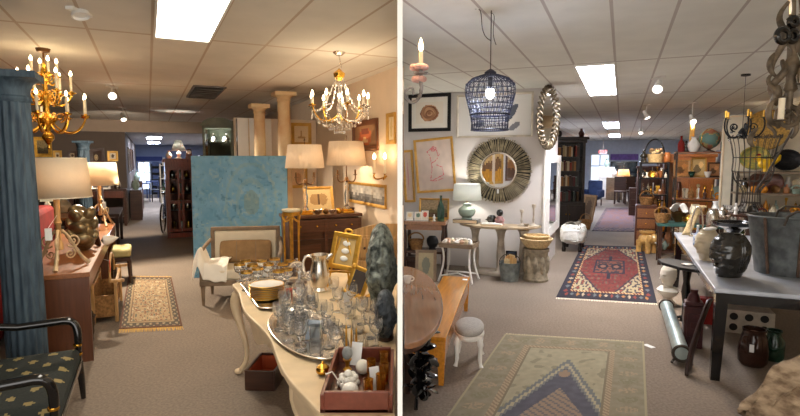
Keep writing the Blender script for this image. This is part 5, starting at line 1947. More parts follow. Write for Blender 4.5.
# ---- candle sconce on the partition
q = P(402, 87, 2.75)
sc = thing('wall_sconce', 'white twisted sconce with pink cups and a lit candle on the partition', 'sconce', (PT / 2 + .001, 2.75, q.z), 0)
part(sc, 'backplate', MB().ball(.006, 0, -.02, .008, .03, .06), m_plaster)
m_twist = mat('silvered rope', (150, 146, 144), .5, .3, var=.3, scale=30)
tw = MB()
for k in range(3):
    base = bez((.01, 0, -.02), (.03, 0, -.12), (.12, 0, -.08), (.1, 0, .03), 30)
    tw.tube([b_ + V((.005 * math.cos(i * .7 + k * 2.1), .007 * math.sin(i * .7 + k * 2.1), .005 * math.sin(i * .7 + k * 2.1))) for i, b_ in enumerate(base)], .006, 6)
tw.tube(bez((.01, 0, -.05), (.02, 0, -.0), (.07, 0, .02), (.06, 0, -.04), 12), .006, 6)
part(sc, 'arm', tw, m_twist)
m_pink = mat('pale pink glass flowers', (222, 176, 166), .3, var=.15, scale=30)
for rr_, zz_, bb_ in ((.024, .04, .018), (.032, .1, .02)):
    cup = MB().lathe([(0, zz_ - .012), (.02, zz_ - .01), (.024, zz_ + .004), (0, zz_ + .006)], 14, o=(.09, 0, 0))
    for i in range(7):
        a = i * math.pi * 2 / 7
        cup.ball(.09 + rr_ * math.cos(a), rr_ * math.sin(a), zz_, bb_, bb_, .016, 10, 6)
    part(sc, 'flower_cup', cup, m_pink)

part(sc, 'drip_pan', MB().lathe([(0, .06), (.034, .066), (.038, .074), (.01, .078), (0, .078)], 16, o=(.1, 0, 0)).cyl((.1, 0, .02), (.1, 0, .1), .01), m_twist)
part(sc, 'candle', MB().cyl((.1, 0, .1), (.1, 0, .18), .011), m_candle)
part(sc, 'bulb', MB().lathe([(0, .18), (.011, .19), (.013, .205), (.005, .24), (0, .25)], 10, o=(.1, 0, 0)), m_flame)
lamp_light((PT / 2 + .12, 2.74, q.z + .3), 2.5, (255, 205, 150), .03)

# ---- console with stone pedestals
cy = 7.15
cx = P(503, 222, cy).x
CZ = .70
ct = thing('console_table', 'pale half round console table on carved stone supports below the sunburst mirror', 'table', (cx, cy + .22, 0), AR)
top = [(-.58, .0)] + [(-.58 * math.cos(a), -.42 * math.sin(a)) for a in [math.pi * i / 24 for i in range(1, 24)]] + [(.58, .0)]
part(ct, 'table_top', MB().prism(top, CZ - .035, CZ), mat('pale worn wood', (170, 150, 122), .6, var=.12, scale=10), 0, bevel=.008)
for x in (-.32, .06, .36):
    part(ct, 'leg', MB().lathe([(0, 0), (.085, 0), (.09, .04), (.07, .07), (.055, .12), (.06, .3), (.045, .5), (.06, .6), (.085, .64), (0, .655)], 16, o=(x, -.14 - .06 * (x == .06), 0), flute=.08, nfl=8), m_stone)
part(ct, 'base', MB().prism([(-.5, .0)] + [(-.5 * math.cos(a), -.32 * math.sin(a)) for a in [math.pi * i / 16 for i in range(1, 16)]] + [(.5, 0)], 0, .05), m_stone, 0, bevel=.01)


def onconsole(px, off=.2, z=CZ):
    """a point on the console, off = distance in front of its straight back edge"""
    o = V(ct.location) - VR * off
    d = ray(px, 200)
    k = d.x / d.y
    s = (k * o.y - o.x) / (UR.x - k * UR.y)
    r_ = o + UR * s
    return V((r_.x, r_.y, z + .001))


bx = onconsole(467, .14)
t = thing('book', 'black flat book box under the celadon lamp', 'book', bx, AR)
part(t, 'cover', MB().box(0, 0, .03, .36, .2, .06), m_black, 0, bevel=.004)
part(t, 'pages', MB().box(0, -.095, .03, .34, .02, .04), m_creamp, 0)
t = thing('table_lamp', 'celadon jar lamp with pale lit shade standing on the console', 'lamp', bx + V((0, 0, .06)), AR)
part(t, 'base', MB().lathe([(0, 0), (.075, 0), (.075, .015), (.06, .02), (.1, .05), (.125, .1), (.12, .14), (.075, .18), (.05, .2), (.07, .215), (.02, .23), (0, .23)], 24), m_celadon)
part(t, 'stem', MB().cyl((0, 0, .22), (0, 0, .34), .008), m_brass)
part(t, 'lamp_shade', MB().lathe([(.205, .27), (.185, .5)], 60, flute=.015, nfl=30), m_shade_wh, 60, solid=.002)
part(t, 'bulb', MB().ball(0, 0, .37, .025, .025, .035), m_ceram)
lamp_light(bx + V((.07, 0, .47)), 7, (255, 250, 238), .04)
for px, hh, kind, l in ((522, .22, 'candlestick', 'shorter pale wooden candlestick on the console'), (534, .30, 'candlestick', 'tallest pale stone candlestick at right end of console')):
    ware(kind, l, onconsole(px, .13), hh, .055, m_stone)
ware('bowl', 'small stone dish between candlesticks on the console', onconsole(527, .2), .04, .04, m_stone)
hb = solo('bust', head_mesh(.13, .062), m_blackc, 'small black head bust on the console under the mirror', 'bust', onconsole(492, .18), AR + .5)
t = thing('figurine', 'black round headed figure in pink coat on the console', 'figurine', onconsole(500, .2), AR)
part(t, 'head', MB().ball(0, 0, .17, .048, .048, .05), m_black)
part(t, 'body', MB().lathe([(0, 0), (.06, 0), (.055, .03), (.07, .07), (.04, .12), (0, .13)], 16), mat('pink grey coat', (150, 110, 106), .6, var=.3, scale=30))
t = thing('book', 'pale open book lying on the console in front of figures', 'book', onconsole(492, .3), AR)
part(t, 'cover', MB().box(0, 0, .008, .3, .1, .016), m_creamp, 0)
part(t, 'pages', MB().box(-.07, 0, .024, .14, .09, .016, ry=-.06).box(.07, 0, .024, .14, .09, .016, ry=.06), m_paper, 0)
# big dark bag and buckets below
p = G(511, 282)
bk = thing('bucket', 'galvanised bucket of wood scraps under the console', 'bucket', (p.x, p.y + .1, 0), 0)
part(bk, 'pail', MB().lathe([(0, 0), (.115, 0), (.14, .24), (.145, .25), (.135, .25), (.11, .02), (0, .02)], 26), m_galv, 40)
part(bk, 'handle', MB().ring((0, 0, .24), .14, .12, .005, 30, 6), m_iron)
for i in range(6):
    part(bk, 'wood_scrap', MB().box(.05 * math.cos(i), .06 * math.sin(i * 1.7), .2 + .02 * (i % 3), .07, .05, .2, rz=i, rx=.3 * math.sin(i)), m_straw if i % 2 else m_pine, 0)
p = G(535.5, 280)
pd2 = thing('garden_pedestal', 'carved cement drum pedestal under the woven baskets', 'pedestal', (p.x, p.y, 0), 0)
part(pd2, 'drum', MB().lathe([(0, 0), (.165, 0), (.17, .03), (.155, .05), (.155, .38), (.17, .4), (.17, .43), (0, .43)], 32), m_cement, 40)
rl = MB()
for i in range(10):
    a = i * 2 * math.pi / 10
    rl.ball(.15 * math.cos(a), .15 * math.sin(a), .22, .035, .035, .12, 10, 6)
part(pd2, 'relief', rl, m_cement)
for i, (r_, z, hh) in enumerate(((.21, .43, .13), (.165, .45, .15))):
    t = thing('basket', ['wider straw basket on the cement drum pedestal', 'inner straw basket nested in the wider one on the pedestal'][i], 'basket', (p.x + .0, p.y, z + .001), .4)
    pr_ = [(0, 0), (r_ * .55, 0)]
    for k in range(1, 9):
        pr_.append((r_ * (.55 + .45 * (k / 8) ** .7) + (.005 if k % 2 else 0), hh * k / 8))
    pr_ += [(r_ * .94, hh), (r_ * .5, .02), (0, .02)]
    part(t, 'body', MB().lathe(pr_, 32), m_straw if i == 0 else mat('golden straw', (190, 156, 104), .85, var=.2, scale=50, bump=.5))
    part(t, 'rim', MB().hoop((0, 0, hh), r_ * .98, r_ * .98, .01, 32, 6), m_straw)
pp = P(511, 250, 7.05)
picture('picture', 'small dark blue painting leaning under the console', .15, .3, .015, m_black, art_blobs((40, 52, 74), [(.5, .6, .25, .12, (120, 140, 170)), (.5, .35, .2, .15, (20, 26, 40))]), (pp.x, pp.y - .02, .06), AR, tilt=R(-6), nx=14)

# ---- wooden side table at the left with small things
sx_, sy_ = .37, 7.42
lt = thing('side_table', 'brown wooden side table beside the partition holding cards and green bottle', 'table', (sx_, sy_, 0), AR * .5)
part(lt, 'table_top', MB().box(0, 0, .72, .62, .42, .05), m_brown, 0, bevel=.005)
part(lt, 'apron', MB().box(0, -.17, .66, .56, .03, .08), m_brown, 0)
for sx in (-1, 1):
    for sy in (-1, 1):
        part(lt, 'leg', MB().lathe([(0, 0), (.018, 0), (.025, .3), (.03, .5), (.02, .62), (.03, .7), (0, .7)], 12, o=(sx * .27, sy * .17, 0)), m_dark)
part(lt, 'shelf', MB().box(0, 0, .3, .56, .36, .03), m_dark, 0)
ML = Matrix.Translation(lt.location) @ rotz(AR * .5)
picture('picture', 'small dark landscape painting propped behind the green bottle', .44, .3, .025, m_goldpaint, art_scene((150, 130, 100), (110, 100, 66), (90, 70, 48), 8), ML @ V((.10, .13, .746)), AR * .5, tilt=R(-8), nx=30)
for i, (x, c_, l) in enumerate(((-.22, (226, 196, 150), 'cream and yellow greeting card on the brown side table'), (-.1, (120, 150, 130), 'green greeting card standing on the brown side table'), (.0, (206, 96, 80), 'red and white greeting card standing on the brown side table'))):
    picture('greeting_card', l, .10, .12 + .02 * (i == 2), .006, m_paper, art_blobs((236, 228, 210), [(.5, .6, .32, .28, c_)]), ML @ V((x, -.08, .746)), AR * .5, tilt=R(-12), nx=10, cat='card', depth=.006)
vase('bottle', 'tall dark green glass bottle on the brown side table', 'bottle', ML @ V((.23, -.11, .746)), p_bottle(.36, .05), m_green_glass)
ware('figurine', 'tiny white figurine beside the green bottle', ML @ V((.14, -.14, .746)), .1, .025, m_ceram)
solo('bust', head_mesh(.2, .08), m_blackmat, 'black metal head lying on the lower shelf of brown side table', 'bust', ML @ V((.1, -.02, .316)), 2.6)
ware('basket', 'wicker basket on the lower shelf of the brown side table', ML @ V((-.14, 0, .316)), .14, .11, m_wick)
picture('picture', 'small framed picture leaning on the floor before brown side table', .28, .42, .04, m_greyp, art_blobs((170, 156, 124), [(.5, .5, .26, .34, (120, 120, 104))]), (.34, 6.75, .0), -.1, tilt=R(-12), nx=18)
ware('box', 'dark wooden box on the floor under the brown side table', ML @ V((-.12, .0, .0)), .22, .14, m_dark, AR * .5)

# ---- shell stand
p = G(460, 283)
ss = thing('accent_table', 'low white wire legged stand holding a tray of shells', 'table', (p.x, p.y + .15, 0), AR)
tz = .49
part(ss, 'table_top', MB().prism(rrect(.46, .36, .04), tz - .03, tz), m_greyp, 0)
lipm = MB()
for x, y, w_, d_ in ((0, .175, .46, .012), (0, -.175, .46, .012), (.225, 0, .012, .34), (-.225, 0, .012, .34)):
    lipm.box(x, y, tz + .012, w_, d_, .03)
part(ss, 'lip', lipm, m_greyp, 0)
for sx in (-1, 1):
    for sy in (-1, 1):
        part(ss, 'leg', MB().tube(bez((sx * .19, sy * .14, tz - .03), (sx * .14, sy * .1, .3), (sx * .2, sy * .14, .12), (sx * .23, sy * .17, .005)), .014, 8), m_white)
part(ss, 'stretcher', MB().tube([(-.2, -.15, .08), (0, -.05, .11), (.2, -.15, .08)], .01, 6).tube([(-.2, .15, .08), (0, .05, .11), (.2, .15, .08)], .01, 6), m_white)
rs = random.Random(4)
MS = Matrix.Translation(ss.location) @ rotz(AR)
k = 0
for i in range(13):
    x, y = (-.17 + .057 * (i % 7)), (-.07 if i < 7 else .08)
    m = [m_ceram, mat('peach shell', (226, 188, 158), .4, var=.2, scale=30), m_creamc][i % 3]
    sh = MB().lathe([(0, -.045), (.02, -.03), (.036, 0), (.03, .02), (.018, .04), (0, .065)], 14, flute=.2, nfl=7, M=Matrix.Translation((0, 0, .03)) @ Matrix.Rotation(R(80), 4, 'Y'))
    s_ = solo('seashell', sh, m, 'pale seashell heaped in the tray of the wire legged stand', 'shell', MS @ V((x, y, tz + .004)), i * 1.3, 'seashells in the tray')
solo('starfish', MB().prism([((.07 if i % 2 == 0 else .025) * math.cos(i * math.pi / 5), (.07 if i % 2 == 0 else .025) * math.sin(i * math.pi / 5)) for i in range(10)], 0, .018), m_ceram, 'white starfish lying on top of the shells', 'shell', MS @ V((.04, .0, tz + .065)), .3, bevel=.004)

# ---- half round brown table at the partition
RT = .76
rt = thing('side_table', 'polished brown half round table standing against the white partition', 'table', (PT / 2 + .012, 3.2, 0), 0)
out = [(0, -.88)] + [(.24 * math.cos(a), .88 * math.sin(a)) for a in [-math.pi / 2 + math.pi * i / 40 for i in range(1, 40)]] + [(0, .88)]
part(rt, 'table_top', MB().prism(out, RT - .03, RT), m_brown, 0, bevel=.008)
part(rt, 'apron', MB().prism([(x * .8, y * .85) for x, y in out], RT - .1, RT - .03), m_dark, 0)
for y in (.25, .72):
    part(rt, 'leg', MB().lathe([(0, 0), (.02, 0), (.028, .2), (.02, .3), (.035, .6), (.03, .7), (0, .7)], 14, o=(.035, y, 0)), m_dark)
t = thing('cup', 'small white cup on the half round brown table', 'cup', (.052, 3.5, RT + .001), 0)
part(t, 'bowl', MB().lathe([(0, 0), (.018, 0), (.02, .006), (.03, .05), (.028, .05), (.017, .01), (0, .01)], 20), m_ceram)
part(t, 'handle', MB().tube(bez((.027, 0, .042), (.05, 0, .045), (.05, 0, .015), (.022, 0, .015)), .004, 6), m_ceram)

# ---- honey coloured low bench
a0, a1 = G(446, 338, .36), G(470, 277, .36)
hd = a1 - a0
rzb = math.atan2(-hd.x, hd.y)
hb = thing('bench', 'glossy honey coloured low wooden bench in front of the half round table', 'bench', (a0.x, a0.y, 0), rzb)
BL, BW = hd.length, .285
part(hb, 'bench_top', MB().box(-BW / 2, BL / 2, .345, BW, BL, .03), m_honey, 0, bevel=.006)
part(hb, 'apron', MB().box(-BW / 2, BL / 2, .27, BW - .02, BL - .02, .13), m_honey, 0, bevel=.004)
for sx in (0, 1):
    for sy in (0, 1):
        x, y = -.035 - sx * (BW - .07), .04 + sy * (BL - .08)
        lg = MB().add([(x - .032, y - .032, .33), (x + .032, y - .032, .33), (x + .032, y + .032, .33), (x - .032, y + .032, .33), (x - .018, y - .018, 0), (x + .018, y - .018, 0), (x + .018, y + .018, 0), (x - .018, y + .018, 0)], [(0, 1, 2, 3), (7, 6, 5, 4), (0, 4, 5, 1), (1, 5, 6, 2), (2, 6, 7, 3), (3, 7, 4, 0)])
        part(hb, 'leg', lg, m_honey, 0)
part(hb, 'price_tag', MB().box(-.04, BL * .93, .362, .05, .05, .002), m_paper, 0)

# ---- oval grey stool
p = G(466, 326, .30)
os_ = thing('stool', 'oval grey upholstered stool with white carved legs by the honey bench', 'stool', (p.x + .035, p.y + .05, 0), -.18)
os_.scale = (1.0, 1.0, .86)
part(os_, 'seat', MB().lathe([(0, .29), (.9, .29), (1.0, .31), (1.0, .335), (.92, .355), (.6, .37), (0, .375)], 32, sx=.115, sy=.19), mat('grey tweed', (176, 172, 166), .95, var=.12, scale=90, bump=.3), 60)
part(os_, 'seat_rail', MB().lathe([(0, .25), (.96, .25), (1.02, .27), (1.0, .295), (0, .295)], 32, sx=.115, sy=.19), m_white)
for sx in (-1, 1):
    for sy in (-1, 1):
        part(os_, 'leg', MB().tube(bez((sx * .08, sy * .12, .27), (sx * .11, sy * .15, .18), (sx * .07, sy * .12, .1), (sx * .1, sy * .15, .008)), [.022] * 4 + [.016] * 6 + [.013] * 2 + [.018], 10), m_white)

# ---- black metal leaf plant stand under the half round table
lf = thing('plant_stand', 'black metal stand of sculpted leaves under the half round table', 'stand', (.12, 3.3, 0), 0)
part(lf, 'stem', MB().tube(bez((.0, .05, .03), (.02, .0, .2), (-.04, -.1, .35), (.02, -.1, .52)), .014, 8), m_black)
for k in range(3):
    a = k * 2.1 + .3
    part(lf, 'foot', MB().tube([(0, .05, .06), (.06 * math.cos(a), .05 + .1 * math.sin(a), .05), (.085 * math.cos(a), .05 + .16 * math.sin(a), .012)], [.014, .012, .014], 8), m_black)
rl = random.Random(6)
for i in range(64):
    z = .12 + .54 * (i / 64)
    a = i * 2.4
    x0, y0 = .02 + .0 * math.cos(a), -.05
    r_ = .03 + .05 * rl.random()
    c = V((x0 + r_ * math.cos(a) * .9, y0 + r_ * math.sin(a) * 2.0, z))
    mm = Matrix.Translation(c) @ rotz(a) @ Matrix.Rotation(rl.uniform(-.8, .8), 4, 'Y') @ Matrix.Rotation(rl.uniform(-.5, .5), 4, 'X')
    part(lf, 'leaf', MB().ball(0, 0, 0, .058, .036, .007, 10, 6, M=mm), m_black)

# ---- mirrors at the wall end, bookcase and what stands along the left of the aisle
q = P(544, 118, 7.12)
cm = thing('mirror', 'oval mirror in twisted gold chain frame hanging at the wall corner', 'mirror', (q.x + .02, q.y - .05, q.z), AR + R(66))
m_chain = mat('antique gilt chain', (104, 90, 70), .4, .7, var=.35, scale=24)
ck = MB()
for k in (0, 1):
    pts = []
    for i in range(144):
        a = 2 * math.pi * i / 144
        w_ = a * 15 + k * math.pi
        rr = .045 * math.cos(w_)
        pts.append(((.22 + rr) * math.cos(a), -.03 - .03 * math.sin(w_), (.38 + rr) * math.sin(a)))
    ck.tube(pts, .014, 7, closed=True)
part(cm, 'chain_frame', ck, m_chain)
part(cm, 'glass', MB().lathe([(0, .01), (1, .01), (1, .02), (0, .02)], 36, sx=.19, sy=.35, M=Matrix.Rotation(R(90), 4, 'X')), m_mirror, 30)
part(cm, 'hook', MB().ball(0, -.02, .5, .035).cyl((0, -.02, .42), (0, -.02, .5), .008), m_black)
t = wallpic('mirror', 'tall white framed mirror on the end wall beside the aisle', W_RR, 546, 557.2, 155, 231, .12, m_white, lambda a, b: (255, 255, 255), nx=4, cat='mirror', pm=m_mirror, depth=.05)

bc = thing('bookcase', 'tall dark wooden bookcase with old books beside the aisle', 'bookcase', P(567, 225, 12.3) * V((1, 1, 0)), AR * .4)
w, d, h = .74, .4, 2.08
bb = MB().box(0, d, h / 2, w, .03, h)
for sx in (-1, 1):
    bb.box(sx * (w / 2 - .03), d / 2, h / 2, .06, d, h)
m_bc = wood('black brown oak', (44, 32, 26), axis=2)
part(bc, 'body', bb, m_bc, 0)
part(bc, 'cornice', MB().box(0, d / 2, h + .03, w + .14, d + .12, .06).box(0, d / 2, h - .04, w + .05, d + .05, .08), m_bc, 0, bevel=.01)
part(bc, 'base', MB().box(0, d / 2, .3, w + .06, d + .06, .6), m_bc, 0, bevel=.008)
for sx in (-1, 1):
    dr = part(bc, 'door', MB().box(sx * .18, -.04, .3, .32, .03, .46), m_bc, 0, bevel=.006)
    part(dr, 'knob', MB().ball(sx * .04, -.07, .32, .016), m_brass)
SHZ = (.62, .98, 1.34, 1.68)
for z in SHZ:
    part(bc, 'shelf', MB().box(0, d / 2, z - .012, w - .1, d - .03, .024), m_bc, 0)
MBC = Matrix.Translation(bc.location) @ rotz(AR * .4)
rb = random.Random(8)
bookm = [mat('book %d' % i, c, .6, var=.1) for i, c in enumerate([(150, 60, 40), (110, 80, 50), (196, 170, 120), (70, 50, 40), (90, 30, 30), (176, 120, 60), (60, 70, 60), (214, 196, 160)])]
protob = {}
for si, z in enumerate(SHZ):
    x = -.28
    nm = ['lowest', 'second', 'third', 'top'][si]
    while x < .235:
        th = rb.choice((.035, .045, .055))
        hh = rb.uniform(.2, .28)
        mi = rb.randrange(8)
        loc = MBC @ V((x + th / 2, .16, z + .001))
        t = thing('book', 'old book standing in the ' + nm + ' row of the dark bookcase', 'book', loc, AR * .4, 'books in the ' + nm + ' row of the dark bookcase')
        part(t, 'cover', MB().box(0, 0, hh / 2, th - .004, .18, hh), bookm[mi], 0)
        part(t, 'pages', MB().box(0, .004, hh / 2 + .001, th - .012, .178, hh + .003), m_paper, 0)
        x += th + .002 + (.06 if rb.random() < .12 else 0)
ware('ornament', 'round finial ball on top of the dark bookcase', MBC @ V((-.2, .2, h + .061)), .16, .06, m_bc)
ware('vase', 'brown wooden urn at right on top of the dark bookcase', MBC @ V((.3, .2, h + .061)), .2, .07, m_mahog)

p = G(570, 250)
ws = thing('ottoman', 'fluffy white fur ottoman with black feet by the end wall', 'stool', (p.x + .07, p.y + .05, 0), AR)
ws.scale = (1.12, 1.1, 1.0)
fur = MB()


def furf(a, b):
    th, ph = a * 2 * math.pi, (b - .5) * math.pi
    x, y, z = math.cos(ph) * math.cos(th), math.cos(ph) * math.sin(th), math.sin(ph)
    k = 1 + .1 * nz(x * 9, y * 9, z * 9) + .07 * nz(x * 24, y * 24, z * 24)
    sq = lambda q: math.copysign(abs(q) ** .6, q)
    return (.19 * k * sq(x), .34 * k * sq(y), .3 + .17 * k * sq(z))


part(ws, 'fur_seat', fur.grid(64, 44, furf), mat('white fur', (240, 238, 232), .95, var=.06, scale=40, bump=.8, bscale=120), 80)
for sx in (-1, 1):
    for sy in (-1, 1):
        part(ws, 'leg', MB().lathe([(0, 0), (.03, 0), (.035, .05), (.025, .1), (.03, .17), (0, .17)], 12, o=(sx * .12, sy * .24, 0)), m_black)
th_ = MB().grid(14, 14, lambda a, b: (-.12 + .24 * a, -.18 + .32 * b, .485 + .03 * math.sin(a * 5) * math.cos(b * 4) - .03 * (abs(a - .5) + abs(b - .5))))
solo('throw', th_, mat('grey brown cloth', (110, 104, 92), .9, var=.4, scale=20), 'folded grey brown cloth on the white fur ottoman', 'throw', ws.location + V((0, 0, .02)), AR, solid=.012)
p = G(585, 229)
ware('basket', 'round wicker basket with handle on floor by the bookcase', (p.x, p.y, 0), .22, .15, m_wick, .4)
p = G(595, 224)
picture('picture', 'wooden framed panel leaning at the aisle beyond the wicker basket', .5, .7, .06, m_pine, art_blobs((150, 120, 84), [(.5, .5, .3, .35, (110, 86, 60))]), (p.x, p.y + .6, 0), AR - R(50), tilt=R(-10), nx=12)
p = G(597, 206)


def blue_chair(loc, rz, label):
    t = thing('armchair', label, 'armchair', loc, rz)
    mb_ = mat('dark blue velvet', (44, 58, 92), .8, var=.15)
    part(t, 'seat', MB().box(0, 0, .34, .6, .6, .2), mb_, bevel=.05)
    part(t, 'backrest', MB().box(0, .28, .68, .6, .14, .6), mb_, bevel=.06)
    for s in (-1, 1):
        part(t, 'arm', MB().box(s * .34, 0, .48, .12, .6, .3), mb_, bevel=.05)
        for sy in (-1, 1):
            part(t, 'leg', MB().cyl((s * .28, sy * .24, 0), (s * .28, sy * .24, .25), .025, .03), m_dark)


blue_chair((p.x - .1, p.y + .2, 0), AR - R(20), 'dark blue velvet armchair far along the left of rug aisle')
bpy.data.objects['armchair.002'].scale = (.85, .85, .9)

# far end of the right aisle
t = thing('exit_sign', 'red exit sign hanging at the far end of the rug aisle', 'sign', P(603, 152, 24), AR)
part(t, 'housing', MB().box(0, 0, 0, .34, .05, .2), m_frame_white, 0)
fc = bpy.data.curves.new('lettering', 'FONT')
fc.body = 'EXIT'
fc.size = .17
fc.align_x = 'CENTER'
fc.align_y = 'CENTER'
fc.extrude = .004
ft = bpy.data.objects.new('lettering_curve', fc)
COL.objects.link(ft)
bpy.context.view_layer.update()
fme = bpy.data.meshes.new_from_object(ft.evaluated_get(bpy.context.evaluated_depsgraph_get()))
bpy.data.objects.remove(ft)
fo = bpy.data.objects.new('lettering', fme)
COL.objects.link(fo)
fo.parent = t
fo.location = (0, -.03, 0)
fo.rotation_euler = (R(90), 0, 0)
fme.materials.clear()
fme.materials.append(emission('exit red', (255, 40, 40), 4))
part(t, 'mount', MB().cyl((0, 0, .1), (0, 0, CEIL - t.location.z), .012), m_frame_white)


def dark_glass():
    m = mat('dark shop window glass', (40, 52, 56), .08, .0, var=.5, scale=3, col2=(96, 110, 116))
    return m


window('window_2', W_RE, -.5, .7, .15, 1.5, AR, m_black, dark_glass())
struct('trim_3', MB().box(0, 0, 1.75, 1.3, .06, .3, M=Matrix.Translation(RV(.1, REND - .05)) @ rotz(AR)), mat('purple fascia', (126, 96, 168), .7, var=.25, scale=6))
window('glow_panel', W_RE, -1.5, -.6, .3, 1.9, AR, m_frame_white, emission('added far glow', (214, 228, 255), .75))  # glowing pane added in place of whitish shelves, brightens the far end
tl = P(627, 185, 20)
t0 = thing('side_table', 'small dark table with glowing lamp at the far end of the rug aisle', 'table', (tl.x, tl.y, 0), AR)
part(t0, 'table_top', MB().box(0, 0, .7, .7, .6, .05), m_dark, 0)
for sx in (-1, 1):
    for sy in (-1, 1):
        part(t0, 'leg', MB().box(sx * .3, sy * .25, .34, .05, .05, .68), m_dark, 0)
t = thing('table_lamp', 'amber glowing drum lamp on the far small dark table', 'lamp', (tl.x - .15, tl.y, .726), AR)
part(t, 'base', MB().lathe([(0, 0), (.1, 0), (.04, .06), (.07, .16), (.02, .24), (0, .24)], 14), m_bronze)
part(t, 'lamp_shade', MB().lathe([(.24, .22), (.18, .52)], 24), m_shade_pl, solid=.003)
lamp_light((tl.x - .15, tl.y, 1.12), 9, (255, 180, 90), .05)
ware('vase', 'pale vase beside the amber lamp on far table', (tl.x + .18, tl.y, .726), .3, .1, m_celadon)
for i, (px, py, Y, c_, l) in enumerate([(614, 192, 21, m_greyp, 'grey cabinet'), (640, 205, 15, m_dark, 'dark chest'), (645, 196, 18, m_mahog, 'brown chest'), (606, 193, 22, m_white, 'white cabinet')]):
    p = P(px, py, Y)
    hh = [.9, .8, 1.0, 1.3][i]
    t = thing('cabinet', l + ' ' + ['left of the amber lamp table', 'right of the far rug in the aisle', 'behind the dark chest near the far rug', 'before the added glowing panel'][i], 'cabinet', (p.x, p.y, 0), AR)
    part(t, 'body', MB().box(0, 0, hh / 2, .6, .5, hh), c_, 0, bevel=.01)
    for z in (.25, .5, .75):
        part(t, 'drawer', MB().box(0, -.255, hh * z, .52, .02, hh * .2), c_, 0, bevel=.005)
    ware(['vase', 'figurine', 'jar', 'vase'][i], ['white vase', 'pale figurine', 'brass jar', 'blue vase'][i] + ' on top of the ' + l + ' at the far end', (p.x, p.y, hh + .001), .35, .11, [m_ceram, m_plaster, m_brass, m_celadon][i])
for i, (px, py, Y) in enumerate([(620, 199, 19), (626, 201, 19.4)]):
    p = P(px, py, Y)
    ch_ = thing('chair', ['left', 'right'][i] + ' dark wooden chair in front of the amber lamp table', 'chair', (p.x, p.y, 0), AR + 3.1 + i * .5)
    part(ch_, 'seat', MB().box(0, 0, .45, .42, .42, .05), m_dark, 0)
    part(ch_, 'backrest', MB().box(0, .2, .75, .4, .04, .5), m_dark, 0)
    for sx in (-1, 1):
        for sy in (-1, 1):
            part(ch_, 'leg', MB().box(sx * .18, sy * .18, .22, .04, .04, .44), m_dark, 0)

# ---- rugs
def rug_red(a, b):
    e = min(a, 1 - a, b * 1.35, (1 - b) * 1.35)
    n = nz(a * 30, b * 34, 1)
    navy = (34, 32, 46)
    if e < .02: return (30, 28, 40)
    if e < .115:
        s = (a if min(a, 1 - a) > min(b, 1 - b) * 1.35 else b) * 17
        i = int(s)
        f = s - i
        t_ = (e - .02) / .095
        d = abs(f - .5) + abs(t_ - .5)
        if d < .32:
            return [(170, 154, 128), (122, 52, 42), (92, 100, 104), (160, 110, 60)][i % 4]
        return navy
    if e < .14: return (196, 170, 120) if int((a + b) * 60) % 2 else (110, 40, 34)
    x, y = (a - .5) / .36, (b - .5) / .39
    hx = max(abs(x), abs(x) * .62 + abs(y) * .62 + .0)
    if abs(x) * .75 + abs(y) * .75 > .98:
        return (168, 152, 118) if n > -.02 else ((66, 60, 64) if n > -.3 else (130, 60, 46))
    if abs(x) * .75 + abs(y) * .75 > .93: return (52, 40, 52)
    d = max(abs(x) * .9, abs(y) * 1.5)
    if abs(x) < .06 and .3 < abs(y) < .55: return (36, 32, 44)
    if d < .5:
        if d > .43: return (38, 34, 50)
        q = math.hypot(abs(x) - .24, y * 1.5)
        if q < .10: return (130, 92, 74)
        if q < .2: return (30, 28, 40)
        return (124, 74, 54) if n > 0 else (60, 48, 52)
    c = (112, 46, 40)
    if n > .25: c = (92, 42, 40)
    elif n < -.34: c = (96, 80, 64)
    return tuple(q * (1 + .18 * nz(a * 3, b * 30, 4)) for q in c)


flatquad('rug', 'red patterned rug with navy border on the aisle carpet', 'rug', [G(556, 298), G(657, 304), G(643, 247.5), G(582, 245.5)], 96, 110, rug_red, fringe=(.05, mat('ivory fringe yarn', (226, 216, 196), .9)), fr_ends=(0,))


def rug_olive(a, b):
    ol = (138, 130, 110)
    n = nz(a * 24, b * 40, 2)
    e = min(a, 1 - a, (1 - b) * 1.6)
    if e < .015: return (156, 146, 118)
    if e < .19:
        s = (a if (1 - b) * 1.6 < min(a, 1 - a) else b * 1.5) * 9
        f, t_ = s - int(s), (e - .015) / .175
        d = math.hypot(f - .5, (t_ - .5) * .9)
        if d < .3 and nz(a * 60, b * 80, 3) > -.05: return (124, 118, 94) if int(s) % 2 else (152, 134, 110)
        return mix(ol, (128, 120, 98), .5 + n)
    if e < .225: return (160, 142, 116) if int((a * 1.0 + b * 1.4) * 70) % 2 else (136, 118, 96)
    if e < .24: return (120, 110, 90)
    x, y = abs(a - .52) / .28, (b - .17) / .56
    st = .05
    xs = math.floor(x / .055) * .055
    lim = 1.0 - xs * .78
    if 0 <= y:
        dd = lim - y
        if dd < -.02: return tuple(q * (1 + .08 * n) for q in (152, 144, 120)) if nz(a * 14, b * 22, 7) < .34 else (132, 126, 104)
        if dd < .05: return (108, 110, 108)
        if dd < .10: return (160, 150, 126)
        if dd < .15: return (112, 112, 110)
        if y > .14 + .42 * (1 - x * 1.5):
            if math.hypot(x, (y - .78) * 2.2) < .13: return (140, 118, 98)
            return tuple(q * (1 + .12 * n) for q in (82, 82, 92))
        return (142, 122, 104) if (int(a * 60) + int(b * 90)) % 3 else (104, 98, 98)
    return (142, 122, 104) if n > 0 else (100, 96, 96)


v0 = G(644, 343.5)
v1 = G(505, 335)
n0 = G(650, 470)
n1 = G(410, 470)
flatquad('rug', 'large faded olive rug with stepped navy medallion in the foreground', 'rug', [n1, n0, v0, v1], 150, 190, rug_olive, fringe=(.04, mat('pale yarn', (196, 184, 150), .9)), fr_ends=(1,))


